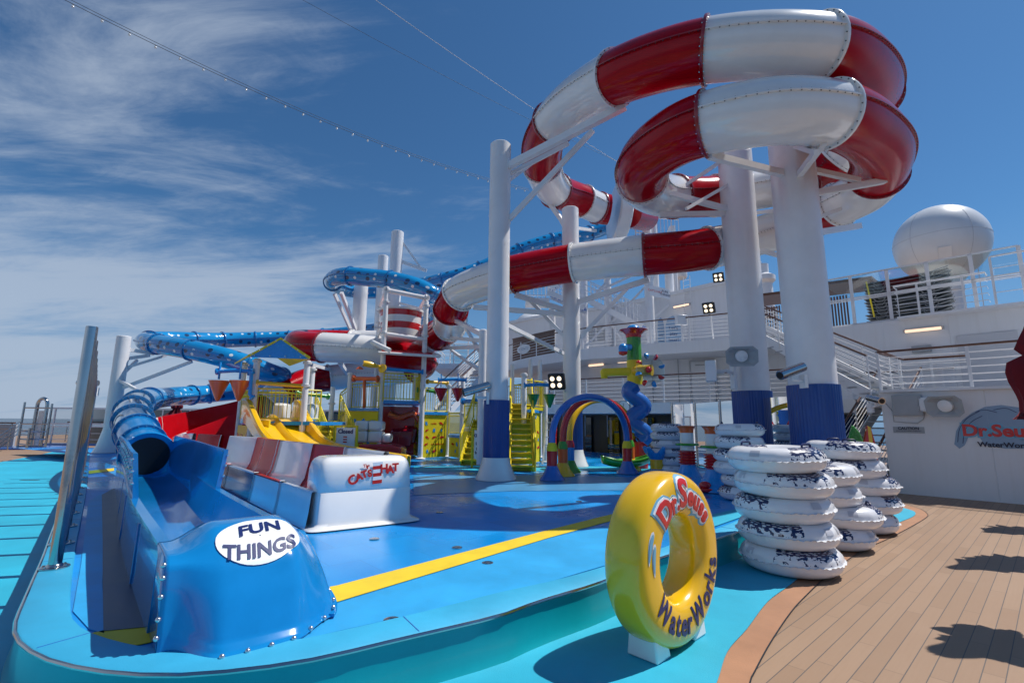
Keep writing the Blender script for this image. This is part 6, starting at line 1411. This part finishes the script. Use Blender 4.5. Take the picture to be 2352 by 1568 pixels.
def tplat(c0_, c1_, dep, z):
    c0_, c1_ = T(c0_, z), T(c1_, z); b_ = MB(); b_.slab([c0_, c1_, c1_ + Vector((0, dep, 0)), c0_ + Vector((0, dep, 0))], (0, 0, -.22)); b_.build('tower_platform', 'white_paint', st_)
    b_ = MB(); L = (c1_ - c0_).length; m_ = int(L / .2)
    for hh_ in (.15, 1.1): b_.beam(c0_ + UP * hh_, c1_ + UP * hh_, .05, .05)
    for k in range(m_ + 1): q = c0_.lerp(c1_, k / m_); b_.cyl(q, q + UP * 1.1, .016 if k % 5 else .035, None, 5, caps=False)
    b_.build('tower_railing', 'white_paint', st_)
pz = tp_(1208, 672, 27); tplat(pz, tp_(1262, 672, 27), 1.6, pz.z - .3)
tstairs(tp_(1262, 676, 27), tp_(1345, 712, 26.5), 1.1, 9); tstairs(tp_(1350, 690, 26), tp_(1480, 755, 24.5), 1.1, 13); tstairs(tp_(1262, 668, 28.4), tp_(1330, 610, 28.4), 1.0, 9)
pz = tp_(1460, 540, 25); tplat(pz, tp_(1560, 548, 25.4), 2.4, pz.z)
b_ = MB(); q = tp_(1475, 500, 24.6); b_.obox(q, Vector((.45, 0, 0)), Vector((0, .5, 0)), UP * .5); b_.build('start_tub', 'red', st_, bevel=.06)
for px, y0, px2, y1, Y in ((1505, 600, 1540, 520, 27), (1496, 645, 1540, 570, 27), (1400, 740, 1340, 800, 26.5), (1345, 700, 1400, 640, 27.5), (1485, 655, 1400, 745, 26.5), (1405, 745, 1440, 800, 26.5), (1370, 670, 1480, 620, 27), (1536, 700, 1490, 740, 26.5)):
    b_ = MB(); b_.beam(tp_(px, y0, Y), tp_(px2, y1, Y), .12); b_.build('tower_brace', 'white_paint', st_)
# lettered board between the tower columns
sb0, sb1 = tp_(1492, 666, 25.2), tp_(1538, 676, 25.2); sgn = thing('slide_sign', 'small white board with red and blue lettering high on the slide tower', 'sign', tuple(sb0)); d = (sb1 - sb0).normalized(); upv = Vector((0, 0, 1))
b_ = MB(); b_.slab([sb0 - upv * .28, sb1 - upv * .28, sb1 + upv * .28, sb0 + upv * .28], (0, .04, 0)); b_.build('board', 'decal_white', sgn)
b_ = MB(); put_text(b_, "CAT'S HAT", sb0.lerp(sb1, .27) - Vector((0, .01, 0)), d, upv, .16, .003); b_.build('red_lettering', 'text_red', sgn)
b_ = MB(); put_text(b_, 'FUN', sb0.lerp(sb1, .76) + upv * .09 - Vector((0, .01, 0)), d, upv, .17, .003); put_text(b_, 'THINGS', sb0.lerp(sb1, .76) - upv * .09 - Vector((0, .01, 0)), d, upv, .17, .003); b_.build('blue_lettering', 'text_navy', sgn)
# radomes
mat('radome_white', (.74, .76, .78), .3, coat=.2, var=.06, vs=.5)
def radome(label, px, py, Y, r_, zb, seams=True):
    c_ = P(px, py, Y); t_ = thing('radome', label, 'radome', (c_.x, Y, zb), 0, 'white satellite radomes'); b_ = MB()
    prof = [(r_ * .34, -r_ * 1.32), (r_ * .36, -r_ * 1.05)] + [(r_ * math.sin(a_), -r_ * math.cos(a_)) for a_ in [R(32) + (math.pi - R(32)) * k / 22 for k in range(23)]]
    b_.lathe(prof, c_, 48); b_.build('dome', 'radome_white', t_); b_ = MB(); b_.cyl((c_.x, Y, zb), (c_.x, Y, c_.z - r_ * 1.15), r_ * .30, r_ * .30, 20); b_.build('pedestal', 'white_paint', t_)
    if seams:
        b_ = MB(); b_.tube([c_ + Vector((math.cos(a_) * r_ * 1.0, math.sin(a_) * r_ * 1.0, r_ * .05)) for a_ in [2 * math.pi * k / 48 for k in range(48)]], .012, 4, closed=True); b_.build('seam', 'ship_grey', t_)
        for m_ in range(5):
            A_ = m_ * 2 * math.pi / 5 - .4; b_ = MB(); b_.tube([c_ + Vector((math.cos(A_) * math.cos(e) * r_, math.sin(A_) * math.cos(e) * r_, math.sin(e) * r_)) for e in [R(-58) + R(148) * k / 24 for k in range(25)]], .012, 4); b_.build('seam', 'ship_grey', t_)
        A_ = -2.25; b_ = MB(); q = c_ + Vector((math.cos(A_) * r_ * .86, math.sin(A_) * r_ * .86, -r_ * .52)); 
        nn = (q - c_).normalized(); sx_ = nn.cross(UP).normalized(); sy_ = sx_.cross(nn); b_.obox(q + nn * .01, sx_ * .28, nn * .02, sy_ * .42); b_.build('hatch', 'radome_white', t_)
radome('huge white satellite radome on the top deck at far right', 2160, 560, 26.6, 2.2, Z2)
radome('small white satellite radome behind the mid-deck column', 1222, 758, 42, 1.6, 5)
drum = tp_(1557, 625, 32); b_ = MB(); b_.lathe([(.12, -2.6), (.12, -.5), (.55, -.45), (.6, -.35), (.6, .35), (.3, .5), (0, .52)], drum, 20); b_.build('antenna_drum', 'white_paint', None, 'small white antenna drum on a pipe behind the start tower', 'antenna')
for i, (px, y0, hh_) in enumerate(((1748, 600, 5), (1640, 640, 3.5), (1660, 655, 3), (1225 + 1000, 480, 3.4))):
    q = tp_(px, y0, 33); b_ = MB(); b_.cyl((q.x, 33, 8), (q.x, 33, q.z), .035, .02, 6); b_.cyl((q.x - .5, 33, q.z - hh_ * .3), (q.x + .5, 33, q.z - hh_ * .3), .015, .015, 5)
    b_.build('mast_antenna', 'white_paint', None, ['tall thin whip mast right of the left thick column', 'thin whip mast left of the left thick column', 'shorter whip mast beside the left thick column', 'thin whip mast beside the huge radome'][i], 'mast', 'thin whip masts on the top deck')
q = tp_(1752, 625, 30); b_ = MB(); b_.lathe([(.55, -3), (.5, -.8), (.7, -.6), (.7, -.3), (.35, -.1), (.35, .5), (0, .6)], q, 16); b_.build('exhaust_mast', 'white_paint', None, 'white stub mast seen between the two thick columns', 'mast')
# stacked loungers, parasol base, pergola
mat('mesh_dark', (.030, .045, .055), .6); mat('tube_grey', (.25, .27, .29), .3, metal=.7)
def lounger():
    t_ = thing('sun_lounger', 'lounger', 'sun lounger', (0, 0, 0)); b_ = MB(); L, w = 2.1, .62
    for sg in (-1, 1): b_.tube([Vector((-L / 2, sg * w / 2, .02)), Vector((-L / 2 + .9, sg * w / 2, .0)), Vector((L / 2 - .35, sg * w / 2, .03)), Vector((L / 2, sg * w / 2, .12))], .018, 8)
    b_.tube([Vector((-L / 2, -w / 2, .02)), Vector((-L / 2, w / 2, .02))], .018, 8); b_.build('frame', 'tube_grey', t_)
    for x in (-.65, .55):
        b_ = MB(); b_.tube([Vector((x - .16, -w / 2, 0)), Vector((x - .06, -w / 2 - .01, -.15)), Vector((x + .06, -w / 2 - .01, -.15)), Vector((x + .16, -w / 2, 0))], .014, 6); b_.build('leg_hoop', 'tube_grey', t_)
    b_ = MB(); b_.grid([[Vector((x, y, .012 + (max(0, x - .6) ** 2) * .25)) for y in (-w / 2 + .01, w / 2 - .01)] for x in [-L / 2 + .02 + (L - .04) * k / 10 for k in range(11)]]); b_.build('sling', 'mesh_dark', t_, solid=.012)
    return t_
lo = lounger(); kd = [q for q in COL.objects if q.parent]; lb = wB0 + wd * 2.35 + inn * .95; rr = random.Random(4)
for k in range(13):
    o = lo if k == 0 else copy_tree(lo, None, kd); o.location = T(lb + wd * (rr.uniform(-.04, .04)) , Z2 + .17 + k * .118); o.rotation_euler = (0, -.02, math.atan2(wd.y, wd.x) + rr.uniform(-.03, .03)); o.scale = (1.12, 1.1, 1)
    tag(o, ('bottom' if k == 0 else 'top' if k == 12 else 'one') + (' dark lounger of the stack on the top deck at right' if k in (0, 12) else ' of the dark sling loungers in the middle of the stack on the top deck'), 'sun lounger', 'dark sun loungers stacked on the top deck')
b_ = MB(); q = T(lb - wd * .95 - inn * .42, Z2 + .3); b_.beam(q, q + UP * 1.35 - wd * .12, .07, .01); b_.build('lashing_strap', 'yellow_paint', None, 'yellow strap holding down the stack of loungers', 'strap')
def pergola(px, Y, label, wid=2.4):
    c_ = PN(P(px, 700, Y)); t_ = thing('pergola', label, 'pergola', tuple(T(c_, Z2)), 0, 'brown slatted pergolas'); d = wd
    for x in (-wid / 2, wid / 2 - .1):
        for y in (0, 1.6): b_ = MB(); b_.beam(T(c_ + d * x + inn * y, Z2), T(c_ + d * x + inn * y, Z2 + 2.2), .12, .12); b_.build('post', 'brown', t_)
    b_ = MB(); b_.slab([T(c_ - d * wid / 2 - inn * .3, Z2 + 2.3), T(c_ + d * wid / 2 - inn * .3, Z2 + 2.15), T(c_ + d * wid / 2 + inn * 1.9, Z2 + 2.15), T(c_ - d * wid / 2 + inn * 1.9, Z2 + 2.3)], (0, 0, .12)); b_.build('roof', 'brown', t_)
    b_ = MB()
    for k in range(16): q = c_ + d * (-wid / 2 + wid * .62 * k / 15) + inn * .02; b_.beam(T(q, Z2 + .05), T(q, Z2 + 1.75), .06, .03, up=inn)
    b_.build('slat_screen', 'brown', t_)
pergola(1925, 19.6, 'brown slatted pergola right of the thickest column on the top deck', 2.6); pergola(1772, 21.5, 'brown slatted pergola seen between the two thick columns', 2.6)
fe = thing('slat_fence', 'brown boarded fence with white oval sign left on the upper terrace', 'fence', (1, 27, Z2)); fa, fb = V2((.05, 29.3), (2.35, 26.2)); d = (fb - fa).normalized(); n_ = Vector((d.y, -d.x, 0))
b_ = MB(); L = (fb - fa).length; m_ = int(L / .16)
for k in range(m_): q = fa + d * (k + .5) * L / m_; b_.obox(T(q, Z2 + .72), d * .07, n_ * .015, UP * .7)
b_.build('boards', 'brown', fe); b_ = MB(); b_.beam(T(fa, Z2 + 1.46), T(fb, Z2 + 1.46), .08, .08); b_.build('top_rail', 'brown', fe)
q = T(fa.lerp(fb, .30), Z2 + .72) + n_ * .05; b_ = MB(); b_.slab([q + d * .62 * math.cos(a_) + UP * .28 * math.sin(a_) for a_ in [2 * math.pi * k / 32 for k in range(32)]], n_ * .02); sgo = b_.build('oval_sign', 'decal_white', fe)
b_ = MB(); put_text(b_, 'SERENITY', q + n_ * .03, d, UP, .22, .003); b_.build('sign_lettering', 'pale_blue_decal', sgo)
# standing blue notice boards on the upper terrace
for i, (px, Y, w, lb_) in enumerate(((1516, 23.4, .28, 'narrow pale blue standing notice behind the upper terrace railing'), (1544, 23.0, .62, 'wide pale blue standing notice with lettering behind the upper terrace railing'))):
    c_ = PN(P(px, 700, Y)); t_ = thing('standing_notice', lb_, 'notice', tuple(T(c_, Z2)), 0, 'blue standing notices'); b_ = MB(); b_.slab([T(c_ + Vector((x * w, 0, 0)), Z2 + z) for x, z in ((-.6, 0), (.6, 0), (.6, 1.1), (.4, 1.5), (0, 1.62), (-.4, 1.5), (-.6, 1.1))], (0, .04, 0)); b_.build('board', 'pale_blue_decal', t_)
    b_ = MB(); [put_text(b_, s_, T(c_, Z2 + z) - Vector((0, .01, 0)), (1, 0, 0), UP, .24 * (1 if i else .5), .003) for s_, z in (("Let's", 1.0), ('play', .72), ('later!', .44))]; b_.build('lettering', 'text_navy', t_)
# wall emblem, caution plate, boxes, horns, cameras
def wA(px, py, off_=.02): q = VPL(px, py, wA0, wd); return q - inn * off_
em = thing('wall_emblem', 'blue splash emblem with red lettering painted on the white wall at right', 'emblem', tuple(wA(2290, 990)))
spl = [(2192, 1020), (2196, 990), (2210, 965), (2232, 948), (2262, 934), (2300, 930), (2345, 936), (2390, 944), (2430, 965), (2450, 1010), (2430, 1035), (2400, 1030), (2310, 1030), (2262, 1022), (2248, 1000), (2240, 985), (2226, 1000), (2216, 1022), (2204, 1030)]
b_ = MB(); b_.slab([wA(x, y, .004) for x, y in spl], -inn * .006); b_.build('splash_shape', 'pale_blue_decal', em)
def wtext(s, px, py, size, m_, lift, off=.0, nm='lettering', arch=0.0):
    b_ = MB(); q = wA(px, py, lift); vs, fs = text_geo(s, size, .002, off, 1.0, 3); b_.add([q + wd * v.x + UP * (v.y + arch * v.x) - inn * v.z for v in vs], fs); b_.build(nm, m_, em)
wtext('Dr.Seuss', 2300, 990, .36, 'decal_blue', .014, .045, 'letter_backing'); wtext('Dr.Seuss', 2300, 990, .36, 'text_red', .022, .012, 'red_lettering'); wtext('WaterWorks', 2308, 1022, .155, 'text_black', .022, .004, 'dark_lettering')
for pl in ([(2200, 1015), (2204, 985), (2222, 960), (2250, 944)], [(2212, 1018), (2216, 990), (2232, 968), (2256, 955)], [(2240, 946), (2262, 941), (2290, 947)], [(2282, 941), (2310, 937), (2335, 947)]):
    b_ = MB(); b_.tube(cat_rom([wA(x, y, .014) for x, y in pl], 5), .006, 5); b_.build('drop_outline', 'text_navy', em)
cp = thing('caution_plate', 'small grey caution plate on the white wall beneath the switch boxes', 'sign', tuple(wA(2080, 987))); b_ = MB(); q = wA(2087, 987, .0); b_.obox(q - inn * .01, wd * .30, inn * .01, UP * .075); b_.build('plate', 'grey', cp)
b_ = MB(); vs, fs = text_geo('CAUTION', .09, .002, .003, 1, 2); q2_ = wA(2087, 985, .026); b_.add([q2_ + wd * v.x + UP * (v.y + .015) - inn * v.z for v in vs], fs); vs, fs = text_geo('DECK MAY BE SLIPPERY WHEN WET', .03, .002, 0, 1, 1); b_.add([q2_ + wd * v.x + UP * (v.y - .045) - inn * v.z for v in vs], fs); b_.build('lettering', 'text_black', cp)
for nm, px, py, w, h_, lb_, m_ in (('switch_box', 2086, 931, .58, .50, 'large grey switch box on the white wall left of the horn', 'grey'), ('junction_box', 2129, 929, .36, .34, 'small white junction box beside the grey switch box', 'white_paint'), ('wall_unit', 2118, 802, .5, .22, 'small grey unit on the rear terrace wall above the handrail', 'grey')):
    if nm == 'wall_unit': q = VPL(px, py, wB0, wd) - inn * .02
    else: q = wA(px, py, 0)
    t_ = thing(nm, lb_, 'box', tuple(q)); b_ = MB(); b_.obox(q - inn * .08, wd * w / 2, inn * .08, UP * h_ / 2); b_.build('casing', m_, t_, bevel=.015); b_ = MB(); b_.obox(q - inn * .165, wd * w * .42, inn * .006, UP * h_ * .40); b_.build('lid', m_, t_)
b_ = MB(); b_.tube([wA(x, y, .04) for x, y in ((2035, 926), (2052, 945), (2054, 968), (2080, 970), (2108, 972), (2122, 962), (2126, 946))], .010, 6); b_.build('cable_conduit', 'grey', None, 'thin grey conduit looping below the boxes on the white wall', 'conduit')
def horn(q, d, lb_, s_=1.0, root=None):
    t_ = thing('horn_speaker', lb_, 'loudspeaker', tuple(q), 0, 'grey horn loudspeakers'); d = Vector(d).normalized(); sx_ = d.cross(UP).normalized(); sy_ = sx_.cross(d)
    b_ = MB(); rows = []
    for w, h_, z in ((.10, .08, 0), (.14, .11, .12), (.30, .20, .30), (.31, .21, .31), (.27, .17, .30), (.10, .08, .2)): rows.append([q + d * z * s_ + sx_ * a_ * w * s_ + sy_ * c_ * h_ * s_ for a_, c_ in ((-.7, -1), (.7, -1), (1, -.6), (1, .6), (.7, 1), (-.7, 1), (-1, .6), (-1, -.6))])
    b_.grid(rows, closed=True); b_.build('horn', 'grey', t_, smooth=20); b_ = MB(); b_.lathe([(.13 * s_, .16 * s_), (.12 * s_, .27 * s_), (.04 * s_, .30 * s_), (0, .30 * s_)], q, 18, axis=d); b_.build('driver', 'white_paint', t_)
    b_ = MB(); b_.cyl(q, q - d * .15 * s_, .05 * s_, .05 * s_, 10); b_.build('bracket', 'grey', t_)
horn(wA(2186, 926, .12), -inn + UP * -.25 - wd * .3, 'grey horn loudspeaker on the white wall above the emblem', 1.15)
cc3, r3c, _, _ = COLS['c3']; q = C(1700, 815, 12.0); horn(q, (-.35, -1, -.25), 'grey horn loudspeaker on the left thick column', 1.15)
r_ = on_wall(1409 + 300, 800, tw)
def camera_(q, d, lb_, s_=1.0):
    t_ = thing('security_camera', lb_, 'security camera', tuple(q), 0, 'bullet security cameras'); d = Vector(d).normalized(); b_ = MB(); b_.cyl(q - d * .28 * s_, q + d * .28 * s_, .085 * s_, .085 * s_, 18); b_.build('housing', 'chrome', t_)
    b_ = MB(); b_.cyl(q + d * .281 * s_, q + d * .29 * s_, .06 * s_, .06 * s_, 14); b_.build('lens', 'black', t_); b_ = MB(); b_.tube([q, q - UP * .16 * s_, q - UP * .24 * s_ - d * .22 * s_], .03 * s_, 8); b_.obox(q - UP * .26 * s_ - d * .26 * s_, Vector((.03, 0, 0)), Vector((0, .09, 0)) * s_, UP * .12 * s_); b_.build('bracket', 'white_paint', t_)
camera_(C(1818, 852, 9.55), (-.92, -.25, -.32), 'silver bullet camera on the thickest column', 1.1)
camera_(C(1094, 893, 11.3), (-.9, -.3, -.3), 'silver bullet camera on the mid-deck column', 1.15)
camera_(wA(2018, 918, .35), (-.15, -.95, -.2), 'silver bullet camera at the left corner of the white wall', 1.0)
camera_(C(192 + 20, 880, 19.2) + Vector((0, -.2, .0)), (-1, -.1, 0), 'white camera box on the far left column', 1.3)
pr_ = thing('projector', 'white instrument box on a cranked arm from the left thick column', 'projector', tuple(C(1640, 850, 12.2))); b_ = MB(); q = C(1633, 852, 12.2); b_.obox(q, Vector((.05, .12, 0)), Vector((-.12, .05, 0)), UP * .26); b_.build('box', 'white_paint', pr_, bevel=.02)
b_ = MB(); b_.tube([q, C(1660, 854, 12.3), C(1668, 850, 12.3), C(1690, 862, 12.5)], .045, 8); b_.build('arm', 'white_paint', pr_); b_ = MB(); q = C(1684, 862, 12.45); b_.obox(q, Vector((.03, 0, 0)), Vector((0, .12, 0)), UP * .35); b_.build('mount_plate', 'white_paint', pr_)
# clock on the lower terrace band
r_ = on_wall(1433, 935, T1S); q, d, n_ = r_; ck = thing('wall_clock', 'round white clock on the lower terrace edge behind the rainbow arch', 'clock', tuple(q)); b_ = MB(); b_.lathe([(0, .05), (.24, .05), (.27, .06), (.29, .03), (.29, 0)], q, 28, axis=n_, mats=[0, 1, 1, 1]); b_.build('dial', ['white_gel', 'grey'], ck)
b_ = MB(); b_.beam(q + n_ * .06, q + n_ * .06 + UP * .16 + d * .02, .02, .01); b_.beam(q + n_ * .065, q + n_ * .065 - UP * .12 + d * .1, .02, .01); b_.build('hands', 'black', ck)
# tube lamps under the terraces
def tlamp(q, d, n_, lb_):
    t_ = thing('tube_lamp', lb_, 'lamp', tuple(q), 0, 'lit tube lamps on the ship walls'); b_ = MB(); b_.obox(q + n_ * .05, d * .52, n_ * .045, UP * .05); b_.build('housing', 'grey', t_)
    b_ = MB(); b_.tube([q + n_ * .11 - d * .46 - UP * .02, q + n_ * .11 + d * .46 - UP * .02], .05, 10); b_.build('diffuser', 'tube_lamp', t_)
ul = offs(T2S, 2.05); k = 0
for px, py, w_ in ((1200, 856, 'leftmost, behind the mid-deck column'), (1256, 848, 'second from left'), (1372, 838, 'third from left'), (1441, 830, 'directly left of the totem'), (1516, 821, 'directly right of the totem'), (1607, 811, 'left of the left thick column')):
    r_ = on_wall(px, py, ul)
    if r_: tlamp(r_[0], r_[1], r_[2], 'lit tube lamp under the upper terrace, ' + w_)
r_ = on_wall(1567, 702, offs(U, -.05)); tlamp(r_[0], r_[1], r_[2], 'lit tube lamp high on the upper white wall')
q = VPL(2121, 757, wB0, wd) - inn * .02; tlamp(q, wd, -inn, 'lit tube lamp on the rear wall below the stacked loungers')
def flood(q, d, lb_, post_):
    t_ = thing('floodlight', lb_, 'floodlight', tuple(q), 0, 'black four-lamp floodlights'); d = Vector(d).normalized(); sx_ = d.cross(UP).normalized(); sy_ = sx_.cross(d)
    b_ = MB(); b_.obox(q, sx_ * .26, d * .08, sy_ * .25); b_.build('casing', 'black', t_, bevel=.04)
    for a_, c_ in ((-.11, -.1), (.11, -.1), (-.11, .1), (.11, .1)): b_ = MB(); b_.lathe([(.075, .0), (.07, .02), (0, .03)], q + d * .07 + sx_ * a_ + sy_ * c_, 14, axis=d); b_.build('led_lamp', 'lamp', t_)
    b_ = MB(); b_.tube([q - d * .08, q - d * .2 - UP * .05, Vector(post_)], .03, 8); b_.build('mast', 'white_paint', t_)
q = P(1628, 707, 20.6); flood(q, (-.75, -1, -.5), 'floodlight on the upper terrace railing left of the thick columns', (q.x + .25, 20.9, Z2))
q = P(1650, 637, 23.4); flood(q, (-.6, -1, -.5), 'floodlight on the roof edge of the upper wall', (q.x + .1, 24.0, 8.8))
q = P(1279, 876, 14.6); c2c = COLS['c2'][0]; flood(q, (-.5, -1, -.3), 'floodlight on the white column behind the rainbow arch', (c2c.x - .2, c2c.y, q.z - .3))
q = P(1565, 735, 20.9); b_ = MB(); b_.obox(q, Vector((.24, .05, 0)), Vector((-.03, .12, 0)), UP * .22); b_.cyl(q - UP * .2, (q.x, q.y, Z2), .04, .04, 8); b_.build('railing_speaker', 'white_paint', None, 'white loudspeaker box on a post of the upper terrace railing', 'loudspeaker', bevel=.02)
# boards standing by the wall
q = G(1970, 1082, 0); q = PN(P(1972, 1040, 10.6)); b_ = MB(); pf = [(-.20, 0), (.20, 0), (.27, .5), (.25, 1.0), (.10, 1.45), (-.06, 1.62), (-.16, 1.4), (-.26, .9), (-.26, .4)]
b_.slab([q + Vector((x, x * .2, z + .016)) for x, z in pf], (.02, .10, 0)); b_.build('green_board', 'green', None, 'glossy green pointed board standing left of the striped board by the wall', 'board', bevel=.03)
q = PN(P(2001, 1040, 10.3)); sbd = thing('surf_board', 'upright red and yellow striped surf board leaning by the white wall corner', 'surf board', tuple(q)); 
for x0, x1, m_ in ((-.15, -.02, 'red'), (-.02, .07, 'yellow'), (.07, .15, 'red')):
    f_ = lambda x: 1.62 - .9 * abs(x / .15) ** 3 * .35; b_ = MB(); b_.slab([q + Vector((x, x * .2, z)) for x, z in ((x0, .02), (x1, .02), (x1, f_(x1) * .86), (x1 * .8, f_(x1)), (x0 * .8, f_(x0)), (x0, f_(x0) * .86))], (.015, .07, 0)); b_.build('stripe', m_, sbd)
